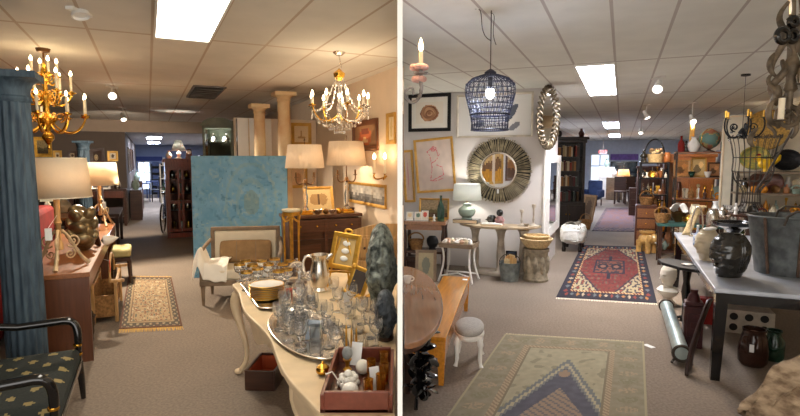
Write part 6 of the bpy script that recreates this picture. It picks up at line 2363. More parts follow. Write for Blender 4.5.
def rug_far(a, b):
    e = min(a, 1 - a, b, 1 - b)
    if e < .1: return (76, 60, 68) if int((a + b) * 30) % 2 else (112, 88, 80)
    return mix((124, 84, 74), (112, 88, 92), .5 + nz(a * 9, b * 16))


flatquad('rug', 'faded pink rug further down the aisle beyond the red rug', 'rug', [G(592, 231), G(638, 232), G(634, 208), G(606, 208)], 24, 40, rug_far)
c = G(645.5, 346.5)
solo('paper_tag', MB().box(0, 0, .004, .05, .09, .003), m_paper, 'white paper tag lying by the corner of the olive rug', 'tag', (c.x + .03, c.y, 0.0), .4)

# unseen pictures added on the partition to give the sunburst mirror a warm reflection
def part_pic(name, label, y, z, w_, h_, fm, art):
    picture(name, label, w_, h_, .05, fm, art, (PT / 2 + .004, y, z), R(90), nx=16, depth=.02)


part_pic('picture', 'unseen brown harbour painting added on the partition for the sunburst mirror reflection', 5.75, 1.15, .7, .95, m_goldpaint, art_scene((206, 170, 110), (120, 84, 50), (200, 140, 40), 5))
part_pic('picture', 'unseen golden field painting added on the partition for the sunburst mirror reflection', 4.95, 1.2, .7, .8, m_mahog, art_scene((190, 160, 120), (150, 100, 50), (90, 60, 40), 9))
# ---- zinc topped table on the right
TU, TV0, TV1, TW_ = .64, 4.23, 7.38, 1.1
ZT = .69
zt_tab = thing('table', 'long dark table with pale zinc top carrying the ceramic heads', 'table', RV(TU, TV0), AR)
part(zt_tab, 'table_top', MB().box(TW_ / 2, (TV1 - TV0) / 2, ZT - .017, TW_, TV1 - TV0, .034), mat('zinc sheet top', (168, 172, 180), .38, .35, var=.14, scale=5), 0, bevel=.006)
part(zt_tab, 'apron', MB().box(TW_ / 2, .05, ZT - .075, TW_ - .06, .03, .08).box(.04, (TV1 - TV0) / 2, ZT - .075, .03, TV1 - TV0 - .08, .08).box(TW_ - .04, (TV1 - TV0) / 2, ZT - .075, .03, TV1 - TV0 - .08, .08).box(TW_ / 2, TV1 - TV0 - .05, ZT - .075, TW_ - .06, .03, .08), m_black, 0)
for sx in (0, 1):
    for sy in (0, 1):
        x, y = .055 + sx * (TW_ - .11), .06 + sy * (TV1 - TV0 - .12)
        part(zt_tab, 'leg', MB().add([(x - .04, y - .04, ZT - .03), (x + .04, y - .04, ZT - .03), (x + .04, y + .04, ZT - .03), (x - .04, y + .04, ZT - .03), (x - .03 - .015, y - .03, 0), (x + .03 - .015, y - .03, 0), (x + .03 - .015, y + .03, 0), (x - .03 - .015, y + .03, 0)], [(0, 1, 2, 3), (7, 6, 5, 4), (0, 4, 5, 1), (1, 5, 6, 2), (2, 6, 7, 3), (3, 7, 4, 0)]), m_black, 0)

# big oval tub
c = G(800, 281, ZT)
tb2 = thing('tub', 'large oval dark zinc tub with handles and rust band on the zinc table', 'tub', (c.x + .15, c.y + .27, ZT + .001), AR + .1)
TH_ = .46
part(tb2, 'body', MB().lathe([(0, 0), (.8, 0), (.81, .01), (1.0, TH_ - .02), (1.03, TH_), (.97, TH_), (.79, .03), (0, .03)], 44, sx=.33, sy=.27), m_zinc, 50)
part(tb2, 'rim', MB().hoop((0, 0, TH_), .335, .275, .009, 44, 8), m_zinc)
M_rust = mat('rusty strap', (92, 70, 56), .7, .3, var=.3, scale=20)
for a in (-1.75, -2.5, -.9):
    part(tb2, 'strap', MB().tube([(.33 * s_ * math.cos(a) * 1.01, .27 * s_ * math.sin(a) * 1.01, z) for s_, z in ((.82, .01), (.91, .2), (1.02, TH_))], .012, 5), M_rust)
for a in (-1.75, 1.4):
    c_, s_ = math.cos(a), math.sin(a)
    pts = [(.33 * c_ - s_ * x, .27 * s_ + c_ * x * .8 - .02 * abs(s_), TH_ + z) for x, z in ((-.12, -.05), (-.1, .02), (-.05, .06), (.05, .06), (.1, .02), (.12, -.05))]
    part(tb2, 'handle', MB().tube(pts, .01, 8), m_iron)
# ceramic heads
c = G(738, 279, ZT)
hv = thing('head_vase', 'glossy black brown ceramic head vase on the zinc table', 'vase', (c.x - .01, c.y + .1, ZT + .001), .35)
part(hv, 'body', head_mesh(.335, .142, neck=.62), m_blackc, 70)
hair = MB()
for i in range(26):
    a = -1.75 + 3.5 * i / 25
    hair.tube([(.142 * head_rad(1 - .86 * t_, .62) * math.cos(a) * 1.08, .142 * head_rad(1 - .86 * t_, .62) * math.sin(a) * .88, .335 * (.985 - .86 * t_)) for t_ in [k / 10 for k in range(11)]], [.004] + [.0075] * 9 + [.004], 5)
part(hv, 'hair', hair, m_blackc)
c = G(713, 262, ZT)
hv = thing('head_vase', 'cream ceramic head vase behind the black one', 'vase', (c.x, c.y + .1, ZT + .001), .25)
part(hv, 'body', head_mesh(.275, .1, neck=.55), m_creamc, 70)
part(hv, 'bow', MB().ball(-.02, -.02, .285, .05, .03, .018).ball(.05, .0, .287, .04, .03, .016), m_ceram)
# black wide pot
c = G(730, 250, ZT)
bp = thing('pot', 'wide black iron pan on a low stand behind the ceramic heads', 'pot', (c.x + .12, c.y + .15, ZT + .001), 0)
part(bp, 'stand', MB().lathe([(0, 0), (.1, 0), (.06, .05), (.05, .15), (.09, .2), (0, .2)], 24), m_black)
part(bp, 'pan', MB().lathe([(0, .2), (.1, .2), (.19, .235), (.205, .27), (.195, .27), (.18, .245), (.09, .225), (0, .225)], 36), m_black)
part(bp, 'lid_rings', MB().hoop((0, 0, .262), .16, .16, .006, 36).hoop((0, 0, .24), .11, .11, .006, 36), m_black)
# blue white bottle, chrome strap, leaning tan board
c = G(697, 246, ZT)
t = thing('bottle', 'blue and white ceramic bottle at the aisle edge of zinc table', 'bottle', (c.x, c.y, ZT + .001), 0)
part(t, 'body', MB().lathe(p_bottle(.2, .04), 16), mat('blue white glaze', (70, 98, 150), .2, var=.5, scale=30, col2=(226, 230, 236)))
part(t, 'stopper', MB().ball(0, 0, .212, .014), m_ceram)
c = G(702, 250, ZT)
ware('teapot', 'small blue grey teapot beside the blue white bottle', (c.x - .03, c.y - .12, ZT + .001), .12, .045, mat('slate glaze', (62, 76, 96), .25, var=.3))
c = G(684, 235, ZT)
ts = thing('stretcher_board', 'tan curved wooden board leaning at the far corner of zinc table', 'board', (c.x + .02, c.y, ZT + .001), AR)
part(ts, 'board', MB().grid(4, 14, lambda a, b: ((a - .5) * .09 + .17 * b ** .8, .0 + .1 * math.sin(b * 2.6), .0 + .35 * math.sin(b * 1.5))), m_straw, solid=.025)
c = G(697, 238, ZT)
t = thing('stirrup', 'shiny chrome strap hoop beside the tan wooden board', 'metalware', (c.x + .05, c.y + .1, ZT + .001), AR)
part(t, 'hoop', MB().tube(bez((-.06, 0, .005), (-.08, 0, .45), (.08, 0, .5), (.06, 0, .005), 16), .009, 8), m_silver)
part(t, 'foot', MB().box(0, 0, .008, .16, .05, .014), m_silver, 0, bevel=.003)
rs = random.Random(12)
for i, (px, py, k, hh, r_, l) in enumerate([(712, 228, 'jar', .26, .08, 'dented silver urn left of the black pan'), (722, 224, 'teapot', .28, .085, 'silver teapot in the middle of the far zinc table'), (733, 222, 'box', .24, .12, 'black and white spotted box right of the silver teapot'), (743, 226, 'bowl', .16, .1, 'silver bowl at far right of the zinc table'), (728, 230, 'candlestick', .2, .05, 'short silver candlestick before the silver vase')]):
    c = G(px, py, ZT)
    ware(k, l, (c.x, c.y, ZT + .001), hh, r_, m_silver if k != 'box' else mat('spotted black white', (24, 22, 20), .6, var=.5, scale=34, col2=(232, 226, 214)), AR)

# ---- under the zinc table
c = G(671, 306)
bu = thing('bust', 'white plaster bust on the carpet under the black eight sided stand', 'bust', (c.x, c.y + .08, 0), .3)
part(bu, 'plinth', MB().lathe([(0, 0), (.085, 0), (.09, .02), (.06, .05), (.05, .08), (.1, .12), (.12, .16), (.09, .19), (.05, .2), (0, .2)], 24, sx=.9), m_plaster)
part(bu, 'head', MB().add([v + V((0, 0, .17)) for v in head_mesh(.27, .085).v], head_mesh(.27, .085).f), m_plaster, 70)
c = P(689, 265, 4.95)
hs = thing('pedestal_table', 'black eight sided stand beside the zinc table', 'table', (c.x - .02, c.y + .05, 0), .2)
hz_ = c.z
part(hs, 'table_top', MB().prism([(.155 * math.cos((i + .5) * math.pi / 4) * 1.05, .32 * math.sin((i + .5) * math.pi / 4)) for i in range(8)], hz_ - .03, hz_), m_blackmat, 0, bevel=.006)
part(hs, 'column', MB().lathe([(0, 0), (.05, 0), (.03, .05), (.03, .2), (.045, .3), (.03, .4), (.05, hz_ - .04), (0, hz_ - .03)], 14, o=(.08, .05, 0)), m_black)
for k in range(3):
    a = k * 2.09
    part(hs, 'foot', MB().tube([(.08, .05, .05), (.08 + .09 * math.cos(a), .05 + .09 * math.sin(a), .012)], .014, 8), m_black)
solo('plate', MB().lathe([(0, 0), (.03, 0), (.05, .01), (.045, .012), (0, .004)], 20), m_ceram, 'small pale dish on the black eight sided stand', 'plate', (hs.location.x, hs.location.y - .05, hz_ + .001))
a_, b_ = G(682, 366), G(666, 314)
gt = thing('downpipe', 'galvanised metal tube lying on the carpet beside the zinc table', 'tube', (a_.x, a_.y, 0), math.atan2(-(b_.x - a_.x), b_.y - a_.y))
L_ = (b_ - a_).length
tubem = MB().tube([(0, .04, .085), (0, .08, .085), (0, L_ - .05, .085), (0, L_, .085)], [.062, .058, .058, .062], 24)
part(gt, 'tube', tubem, mat('pale galvanised', (176, 192, 190), .35, .6, var=.12, scale=9), 60)
for y in (.04, L_):
    part(gt, 'end_ring', MB().ring((0, y, .085), .062, .062, .012, 24, 8), m_iron)
for sx in (-1, 1):
    part(gt, 'foot', MB().tube([(sx * .04, .05, .05), (sx * .062, .04, .02), (sx * .07, .02, .012)], .011, 6), m_iron)
c = G(696, 349)
mc = thing('canister', 'maroon ribbed tin canister standing under the zinc table', 'canister', (c.x, c.y + .07, 0), AR)
m_mar = mat('maroon tin', (62, 26, 27), .4, .2, var=.25, scale=12)
part(mc, 'body', MB().prism([(-.075, -.06), (.075, -.06), (.075, .06), (-.075, .06)], 0, .36).prism([(-.07, -.055), (.07, -.055), (.07, .055), (-.07, .055)], .36, .4), m_mar, 0, bevel=.01)
part(mc, 'neck', MB().lathe([(0, .4), (.055, .4), (.04, .45), (.028, .47), (.032, .5), (0, .5)], 18), m_mar)
part(mc, 'panel', MB().box(0, -.062, .2, .1, .012, .2).box(0, -.062, .2, .05, .02, .06), m_mar, 0, bevel=.004)
# leaning dark board against the leg
q0, q1 = G(694, 378), P(714, 300, 4.02)
lb = thing('board', 'dark red brown curved board leaning behind the table leg', 'board', (q0.x - .02, q0.y + .02, 0), 0)
dv_ = q1 - V((q0.x, q0.y + .02, 0))
part(lb, 'plank', MB().grid(6, 20, lambda a, b: (dv_.x * (b ** 1.25) + (a - .5) * .065, .02 + dv_.y * b + .06 * (a - .5), .012 + (dv_.z - .012) * b)), wood('dark red wood', (44, 24, 20), axis=2), solid=.022)
c = G(749, 334)
cb2 = thing('concrete_block', 'pale concrete block with round holes under the zinc table', 'block', (c.x + .02, c.y + .08, 0), AR)
part(cb2, 'body', MB().box(0, 0, .11, .4, .22, .22), m_stone, 0, bevel=.008)
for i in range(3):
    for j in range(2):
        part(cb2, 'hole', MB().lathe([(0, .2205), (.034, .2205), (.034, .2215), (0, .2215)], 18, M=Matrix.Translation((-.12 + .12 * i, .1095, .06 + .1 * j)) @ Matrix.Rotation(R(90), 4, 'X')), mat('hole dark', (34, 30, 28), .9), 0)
c = G(727, 334)
ware('box', 'red painted box left of the concrete block', (c.x - .0, c.y + .32, 0), .26, .07, m_red, AR)
c = G(760, 369)
bj = thing('jar', 'dark brown glass jar with tag under the zinc table', 'jar', (c.x, c.y + .09, 0), 0)
part(bj, 'body', MB().lathe([(0, 0), (.08, 0), (.1, .03), (.105, .12), (.09, .22), (.075, .26), (.082, .29), (.074, .29), (.068, .26), (.08, .22), (.09, .12), (0, .03)], 26), m_brown_glass, 60)
part(bj, 'fill', MB().lathe([(0, .24), (.068, .24), (.066, .255), (0, .26)], 20), m_pine)
part(bj, 'price_tag', MB().box(-.07, -.085, .16, .03, .004, .06, rz=-.6), m_paper, 0)
c = G(777, 364)
gj = thing('jar', 'green glass jar right of the brown jar under table', 'jar', (c.x + .03, c.y + .09, 0), 0)
part(gj, 'body', MB().lathe([(0, 0), (.06, 0), (.075, .03), (.078, .15), (.05, .2), (.045, .23), (.055, .245), (.045, .245), (.04, .2), (.066, .14), (0, .02)], 24), m_green_glass, 60)
part(gj, 'neck_ring', MB().hoop((0, 0, .235), .05, .05, .006, 24), m_green_glass)

# ---- driftwood in the corner
dw = thing('driftwood', 'big pale piece of driftwood with dark hollow in the bottom corner', 'driftwood', (G(748, 425).x + .05, 3.0, -.0), 0)
m_drift = mat('driftwood', (118, 96, 74), .85, var=.4, scale=4, stretch=(3, 3, 6), bump=1.0, bscale=14, col2=(190, 166, 136))
def limb(pts, rad, seed):
    pts = [V(p) for p in pts]
    dense, rr = [], []
    for i in range(len(pts) - 1):
        for k in range(6):
            t_ = k / 6
            dense.append(pts[i].lerp(pts[i + 1], t_) + V((nz(i + t_, seed), nz(i + t_, seed + 3), nz(i + t_, seed + 6))) * .05)
            rr.append((rad[i] + (rad[i + 1] - rad[i]) * t_) * (1 + .4 * nz((i + t_) * 2.2, seed + 9)))
    dense.append(pts[-1]); rr.append(rad[-1])
    return MB().tube(dense, rr, 12)


def slabf(a, b):
    # a runs up the slab from its low tip to the frame's corner, b across it
    x = -.05 + .52 * a + .05 * nz(a * 3, b * 2, 5)
    z = .03 + .50 * a ** .8 + .05 * nz(a * 4, b * 4, 1) - .16 * (1 - b) ** 2 * (.4 + .6 * a)
    wd_ = (.10 + .26 * math.sin(min(1, a * 1.3 + .12) * math.pi * .5)) * (1 + .35 * nz(a * 7, 3 * round(b), 2))
    return (x + .16 * (1 - b), .12 - wd_ * (1 - b), max(.035, z + .02 * nz(a * 14, b * 9, 4)))


slab = part(dw, 'trunk', MB().grid(54, 22, slabf), m_drift, 80, solid=.06)
part(dw, 'root', limb([(.36, .06, .36), (.4, .0, .18), (.44, -.04, .03)], [.05, .04, .035], 11), m_drift, 70)
part(dw, 'root', limb([(.12, .1, .16), (.16, .12, .1), (.2, .14, .03)], [.04, .04, .03], 17), m_drift, 70)
part(dw, 'branch', limb([(.4, .12, .42), (.6, .14, .56), (.8, .12, .6)], [.07, .08, .07], 23), m_drift, 70)

# ---- elephant garden stool
c = G(649, 254)
el = thing('elephant_stool', 'gold ceramic elephant garden stool by the black shelves', 'garden stool', (c.x, c.y + .1, 0), R(200))
eb = MB().ball(0, 0, .24, .12, .16, .11).ball(0, .17, .27, .085, .085, .09)
for sx in (-1, 1):
    for sy in (-1, 1):
        eb.cyl((sx * .07, sy * .1, .01), (sx * .07, sy * .1, .22), .045, .05)
    eb.ball(sx * .1, .15, .28, .025, .05, .07)
eb.tube([(0, .24, .28), (0, .28, .2), (0, .29, .1), (0, .31, .05)], [.04, .034, .028, .024], 10)
part(el, 'body', eb, mat('honey glaze', (206, 160, 92), .25, var=.25, scale=12, coat=.5), remesh=.011)
part(el, 'seat', MB().lathe([(0, .33), (.1, .33), (.13, .36), (.13, .39), (0, .4)], 24), mat('honey glaze', ()))
part(el, 'tusks', MB().cyl((-.04, .22, .22), (-.05, .28, .2), .01, .004).cyl((.04, .22, .22), (.05, .28, .2), .01, .004), m_ceram)

# ---- shelf units and their wares
palette = [m_brass, m_silver, m_ceram, m_creamc, m_wick, m_dark, m_mahog, m_bronze, m_celadon, m_teak, m_gold, m_blackc, m_green_glass, m_honey, m_straw, m_red]
pname = ['brass', 'silver', 'white', 'cream', 'wicker brown', 'dark brown', 'red brown', 'bronze', 'pale green', 'tan', 'gilt', 'black', 'green glass', 'honey yellow', 'straw', 'red']


def etagere(name, label, u0, u1, v0, dep, zs, h, m, shm, post=.014):
    t = thing(name, label, 'shelf', RV((u0 + u1) / 2, v0), AR)
    w = u1 - u0
    for sx in (-1, 1):
        for sy in (0, 1):
            part(t, 'post', MB().box(sx * (w / 2 - post), sy * dep, h / 2, post * 2, post * 2, h), m, 0)
    for z in zs:
        part(t, 'shelf', MB().box(0, dep / 2, z - .012, w, dep, .024), shm, 0)
    part(t, 'back_rail', MB().box(0, dep - .005, h - .02, w, .01, .03).box(0, dep - .005, h * .5, w, .01, .03), m, 0)
    return t


used = set()


def fill(prefix, u0, u1, v0, dep, zs, seed, names, hmax, rmax, step, skip=(), pal=None):
    r = random.Random(seed)
    kinds = ['vase', 'jar', 'bottle', 'bowl', 'box', 'ornament', 'candlestick', 'figurine', 'teapot', 'clock', 'basket', 'plate']
    for si, z in enumerate(zs):
        if si in skip:
            continue
        for row in (1, 0):
            x = u0 + step * .55 + (step * .4 if row else 0)
            ps = []
            while x < u1 - step * .5:
                ps.append(x)
                x += r.uniform(step * .95, step * 1.25)
            for k, x in enumerate(ps):
                for _ in range(60):
                    ki, pi = r.choice(kinds), (r.choice(pal) if pal else r.randrange(len(palette)))
                    key = (prefix, names[si], ki, pi)
                    if ki == 'bottle' and pi in (4, 14):
                        continue
                    if row == 1 and ki in ('bowl', 'ornament', 'basket'):
                        continue
                    if key not in used:
                        used.add(key)
                        break
                else:
                    continue
                hh = min(hmax[si] * (r.uniform(.75, .98) if row else r.uniform(.4, .65)), .36)
                rr = min(rmax, step * .45, dep * .22)
                if ki in ('bowl', 'box'):
                    hh *= .7
                if ki == 'basket':
                    hh *= .5
                if ki == 'teapot':
                    rr *= .62
                if ki in ('candlestick', 'bottle', 'figurine'):
                    rr *= .75
                if ki == 'ornament':
                    hh = min(hh, rr * 2)
                if ki == 'plate':
                    rr = min(rmax * 1.3, hh / 2)
                ware(ki, '%s %s on the %s shelf of the %s' % (pname[pi], ki, names[si], prefix), RV(x, v0 + dep * (.72 if row else .26), z + .001), hh, rr, palette[pi], AR, 'wares on the ' + prefix, 'ware' if ki == 'plate' else None)


# black etagere
zsA = (.18, .55, .92, 1.25, 1.55)
etagere('shelf_unit', 'black metal shelf stand crowded with small wares beside the aisle', .34, .86, 11.4, .36, zsA, 1.56, m_blackmat, m_blackmat)
fill('black metal stand', .34, .86, 11.4, .36, zsA[:4], 21, ['lowest', 'second', 'third', 'fourth'], [.3, .3, .26, .24], .07, .075, pal=[0, 3, 4, 5, 6, 7, 9, 10, 11, 13, 1, 2])
o = RV(.62, 11.56, 1.551)
fb = thing('flower_basket', 'pale flower basket with tall black arch handle on top of black stand', 'basket', o, AR)
part(fb, 'body', MB().lathe([(0, 0), (.13, 0), (.17, .16), (.18, .17), (.15, .17), (.12, .03), (0, .03)], 24), m_straw)
part(fb, 'handle', MB().tube([(.18 * math.cos(a) - .03, 0, .12 + .34 * math.sin(a)) for a in [math.pi * i / 18 for i in range(19)]], .012, 8), m_black)
rf = random.Random(3)
for i in range(9):
    a = i * .7
    part(fb, 'flower', MB().ball(.09 * math.cos(a), .09 * math.sin(a), .19 + .03 * (i % 3), .045, .045, .035, 10, 6), [m_creamc, m_straw, m_greyp][i % 3])
ware('figurine', 'dark bronze figure at left on top of the black stand', RV(.4, 11.55, 1.551), .26, .08, m_blackc)
ware('jar', 'tan jar at right on top of the black stand', RV(.82, 11.5, 1.551), .2, .07, m_teak)
# brown shelf
zsB = (.3, .62, .93, 1.3, 1.74)
etagere('shelf_unit', 'wide brown wooden shelf unit with globe on its top', .86, 1.86, 10.2, .4, zsB, 1.75, m_iron, m_teak)
fill('wide brown shelf unit', .86, 1.86, 10.2, .4, zsB[:4], 33, ['lowest', 'second', 'third', 'fourth'], [.26, .26, .3, .34], .085, .095, skip=(3,))
for i, (u, w_, hh, c_, l) in enumerate([(.98, .26, .3, (190, 130, 70), 'tan painting of houses at left'), (1.24, .24, .34, (206, 170, 110), 'yellow brown painting in the middle'), (1.48, .2, .26, (160, 110, 66), 'small brown painting'), ]):
    picture('picture', l + ' on the fourth shelf of the brown unit', w_, hh, .025, [m_pine, m_goldpaint, m_dark][i], art_blobs(c_, [(.4, .4, .3, .25, tuple(x * .6 for x in c_)), (.7, .65, .2, .2, tuple(min(255, x * 1.2) for x in c_))]), RV(u, 10.45, 1.301), AR, tilt=R(-9), nx=14)
for u, ki, pi, l in ((1.6, 'vase', 8, 'pale green vase right of the small brown painting'), (1.72, 'jar', 6, 'red brown jar at right end of the fourth brown shelf'), (1.12, 'bowl', 12, 'green bowl before the paintings on the fourth brown shelf'), (1.36, 'bowl', 2, 'white bowl before the paintings on the fourth brown shelf')):
    ware(ki, l, RV(u, 10.28, 1.301), .1 if ki == 'bowl' else .24, .06, palette[pi], AR)
tz_ = 1.741


def topB(px):
    o_ = RV(0, 10.4)
    d_ = ray(px, 150)
    k_ = d_.x / d_.y
    s_ = (k_ * o_.y - o_.x) / (UR.x - k_ * UR.y)
    r_ = o_ + UR * s_
    return V((r_.x, r_.y, tz_))


vase('bottle', 'dark red bottle at left on top of the brown shelf unit', 'bottle', topB(681), p_bottle(.28, .055), m_red)
vase('candle', 'tall yellow candle behind the white urn on brown shelf', 'candle', topB(692) + VR * .12, [(0, 0), (.04, 0), (.04, .48), (.01, .5), (0, .52)], mat('yellow wax', (214, 166, 84), .6))
vase('vase', 'ornate white urn beside the globe on the brown shelf', 'vase', topB(693) - VR * .1, p_vase(.26, .1), m_ceram)
o = topB(709)
gb = thing('globe', 'old globe on a stand on top of the brown shelf unit', 'globe', o, .3)


def globecol(a, b):
    n = nz(math.cos(a * 6.28) * 1.6, math.sin(a * 6.28) * 1.6, b * 3) + .4 * nz(math.cos(a * 6.28) * 4, math.sin(a * 6.28) * 4, b * 8)
    return (176, 110, 84) if n > .2 else ((170, 156, 104) if n > .08 else (104, 136, 128))


gm = MB().grid(40, 24, lambda a, b: (.165 * math.sin(math.pi * b) * math.cos(a * 6.2832), .165 * math.sin(math.pi * b) * math.sin(a * 6.2832), .22 - .165 * math.cos(math.pi * b)), globecol)
part(gb, 'sphere', gm, m_art, 60)
part(gb, 'meridian', MB().ring((0, 0, .22), .175, .175, .006, 36, 6), m_brass)
part(gb, 'stand', MB().lathe([(0, 0), (.09, 0), (.09, .012), (.03, .03), (.02, .05), (0, .05)], 18), m_dark)
vase('bottle', 'dark green bottle with gold neck right of the globe', 'bottle', topB(726), p_bottle(.3, .085), mat('dark green glaze', (34, 60, 46), .25))
ware('figurine', 'black figure between the red bottle and white urn', topB(686), .2, .05, m_blackc)
# tall brown furniture standing behind the shelf units
for i, (u, v, w_, h_, m_, l) in enumerate([(1.25, 11.9, .9, 1.72, m_teak, 'tall tan wooden armoire behind the globe shelf unit'), (2.3, 11.9, 1.0, 1.8, m_side, 'tall dark brown armoire behind the wall side shelf unit'), (.62, 14.2, .5, 1.45, m_mahog, 'red brown cupboard behind the black metal stand'), (1.3, 15.0, .8, 1.75, m_side, 'brown wardrobe far behind the black metal stand'), (1.5, 21.0, .6, 1.5, m_dark, 'dark cupboard far along the right of rug aisle')]):
    t = thing('armoire', l, 'armoire', RV(u, v), AR)
    part(t, 'body', MB().box(0, .25, h_ / 2, w_, .5, h_), m_, 0, bevel=.01)
    part(t, 'cornice', MB().box(0, .25, h_ - .03, w_ + .06, .56, .06), m_, 0, bevel=.01)
    for sx in (-1, 1):
        d_ = part(t, 'door', MB().box(sx * w_ * .24, -.012, h_ * .5, w_ * .45, .03, h_ * .82), m_, 0, bevel=.008)
        part(d_, 'knob', MB().ball(sx * .03, -.045, h_ * .5, .016), m_brass)
# low tables and wares between the aisle and the shelf units
gtb = thing('low_table', 'green painted low table in front of the brown shelf unit', 'table', RV(.98, 8.9), AR)
part(gtb, 'table_top', MB().box(0, .1, .62, .9, .5, .04), mat('teal paint', (54, 92, 84), .5, var=.15), 0)
for sx in (-1, 1):
    for sy in (-1, 1):
        part(gtb, 'leg', MB().box(sx * .4, .1 + sy * .2, .3, .05, .05, .6), m_dark, 0)
part(gtb, 'shelf', MB().box(0, .1, .2, .84, .44, .03), m_dark, 0)
for i, (x, y, k, hh, r_, m, l) in enumerate([(-.38, .0, 'basket', .14, .11, m_wick, 'wicker basket at the aisle end of the green table'), (-.14, .2, 'bowl', .16, .13, m_bronze, 'wide bronze bowl on the green table'), (-.02, -.04, 'teapot', .16, .06, m_brass, 'brass teapot on the green table'), (.08, .2, 'jar', .28, .08, m_creamc, 'cream jar at back of the green table'), (.2, .0, 'box', .14, .08, m_mahog, 'red brown box on the green table'), (.34, .14, 'vase', .34, .08, m_ceram, 'tall white vase at far right of the green table')]):
    ware(k, l, RV(.98 + x, 8.9 + y, .641), hh, r_, m, AR)
solo('cloth', MB().grid(10, 10, lambda a, b: (-.12 + .24 * a, -.1 + .2 * b, .05 + .07 * math.sin(a * 6) * math.cos(b * 5) + .05 * (1 - abs(a - .5) * 2))), m_whitef, 'crumpled white cloth in the bronze bowl on the green table', 'cloth', RV(.84, 9.1, .79), AR, solid=.01)
fill('green low table', .58, 1.38, 8.85, .3, (.216,), 77, ['lower'], [.3], .08, .14)
cab = thing('cabinet', 'small red brown cabinet below the black stand at aisle', 'cabinet', RV(.45, 10.6), AR)
part(cab, 'body', MB().box(0, .2, .38, .36, .4, .76), m_mahog, 0, bevel=.008)
for z in (.2, .42, .62):
    d_ = part(cab, 'drawer', MB().box(0, -.008, z, .3, .02, .17), m_teak, 0, bevel=.004)
    part(d_, 'knob', MB().ball(0, -.03, z, .014), m_brass)
ware('basket', 'round wicker basket on top of the red brown cabinet', RV(.45, 10.8, .761), .14, .13, m_wick)

# wall side shelf
zsC = (.35, .75, 1.1, 1.42)
etagere('shelf_unit', 'tall wall side shelf unit behind the wire urn', 1.62, 2.75, 9.3, .42, zsC, 1.43, m_iron, m_greyp)
fill('wall side shelf unit', 1.66, 2.7, 9.3, .42, zsC[:3], 55, ['lowest', 'second', 'third'], [.34, .3, .26], .085, .125, skip=())


def atv(px, py, v):
    """point on the vertical plane v = const of the right room"""
    d_ = ray(px, py)
    t_ = (v - CAM.dot(VR)) / d_.dot(VR)
    return CAM + d_ * t_


b = atv(768, 140, 9.75)
hbp = thing('headboard', 'cream upholstered headboard standing behind the wall side shelf', 'headboard', RV(b.dot(UR) + .15, 9.86), AR)
zt_h = atv(768, 114, 9.8).z
part(hbp, 'panel', MB().prism(rrect(1.5, zt_h, .12), -.03, .03, M=Matrix.Translation((0, 0, zt_h / 2)) @ Matrix.Rotation(R(90), 4, 'X')), m_creamf, 30)
part(hbp, 'piping', MB().tube([(x, -.035, zt_h / 2 + y) for x, y in rrect(1.46, zt_h - .04, .11)], .01, 6, closed=True), m_creamp)


def disc_on(px, py, v, r, m, label, name='wall_basket', z=None, rim=None, sx=1.0):
    c_ = atv(px, py, v)
    t = thing(name, label, 'basket', c_, AR)
    mb = MB()
    pr_ = [(0, 0)]
    for k in range(1, 11):
        pr_.append((r * k / 10, .004 + .05 * (k / 10) ** 2 + (.006 if k % 2 else 0)))
    pr_ += [(r * .98, .03), (0, -.02)]
    mb.lathe(pr_, 36, sx=sx, M=Matrix.Rotation(R(90 - 8), 4, 'X'))
    part(t, 'body', mb, m)
    part(t, 'rim', MB().ring((0, -.055, 0), r * sx, r, .012, 36, 6), rim or m)
    return t


m_goldw = mat('golden woven straw', (190, 150, 76), .7, .1, var=.3, scale=40, bump=.6, bscale=50)
disc_on(766, 130, 9.76, .30, m_goldw, 'large round golden woven tray hanging on the cream headboard', sx=.95)
disc_on(754, 158, 9.58, .17, mat('yellow glazed weave', (196, 164, 70), .5, var=.3, scale=20, col2=(120, 140, 80)), 'yellow green oval tray on the shelf below the golden tray', sx=1.15)
disc_on(765, 182, 9.5, .17, wood('red brown tray wood', (96, 52, 34), axis=0), 'red brown wooden tray standing on the third wall side shelf', sx=1.3)
disc_on(786, 160, 9.6, .15, m_blackmat, 'round black iron griddle standing behind the yellow rooster', sx=1.2)
c_ = atv(776, 165, 8.85)
ro = thing('rooster', 'bright yellow ceramic rooster on the wall side shelf edge', 'figurine', RV(c_.dot(UR), 9.4, 1.421), AR)
yb = MB().ball(0, 0, .12, .11, .06, .08).ball(-.1, 0, .2, .045, .04, .05).tube([(.08, 0, .14), (.15, 0, .2), (.17, 0, .26)], [.05, .04, .02], 8).cyl((0, 0, 0), (0, 0, .08), .06, .03)
part(ro, 'body', yb, mat('yellow glaze', (236, 186, 24), .3, var=.1), remesh=.012)
part(ro, 'comb', MB().ball(-.1, 0, .255, .03, .01, .02), m_red)
part(ro, 'beak', MB().cyl((-.14, 0, .2), (-.175, 0, .19), .012, .002), m_honey)

# wire urn on a stand
p = P(750, 214, 7.0)
ps = thing('pedestal_table', 'small dark pedestal table under the wire urn', 'table', (p.x, p.y, 0), 0)
part(ps, 'table_top', MB().lathe([(0, p.z - .03), (.26, p.z - .03), (.27, p.z), (0, p.z)], 32), m_dark)
part(ps, 'column', MB().lathe([(0, .05), (.04, .05), (.03, .3), (.05, .5), (.03, p.z - .1), (.08, p.z - .03), (0, p.z - .03)], 14), m_dark)
for k in range(3):
    a = k * 2.09
    part(ps, 'foot', MB().tube([(0, 0, .12), (.12 * math.cos(a), .12 * math.sin(a), .06), (.22 * math.cos(a), .22 * math.sin(a), .015)], .02, 8), m_dark)
wu = thing('wire_urn', 'tall dark wire garden urn standing on the pedestal table', 'urn', (p.x, p.y, p.z + .001), 0)
H = P(750, 136, 7.0).z - p.z
prf = [(0, .2), (.03, .2), (.12, .11), (.3, .1), (.42, .2), (.55, .24), (.7, .23), (.88, .26), (1, .30)]


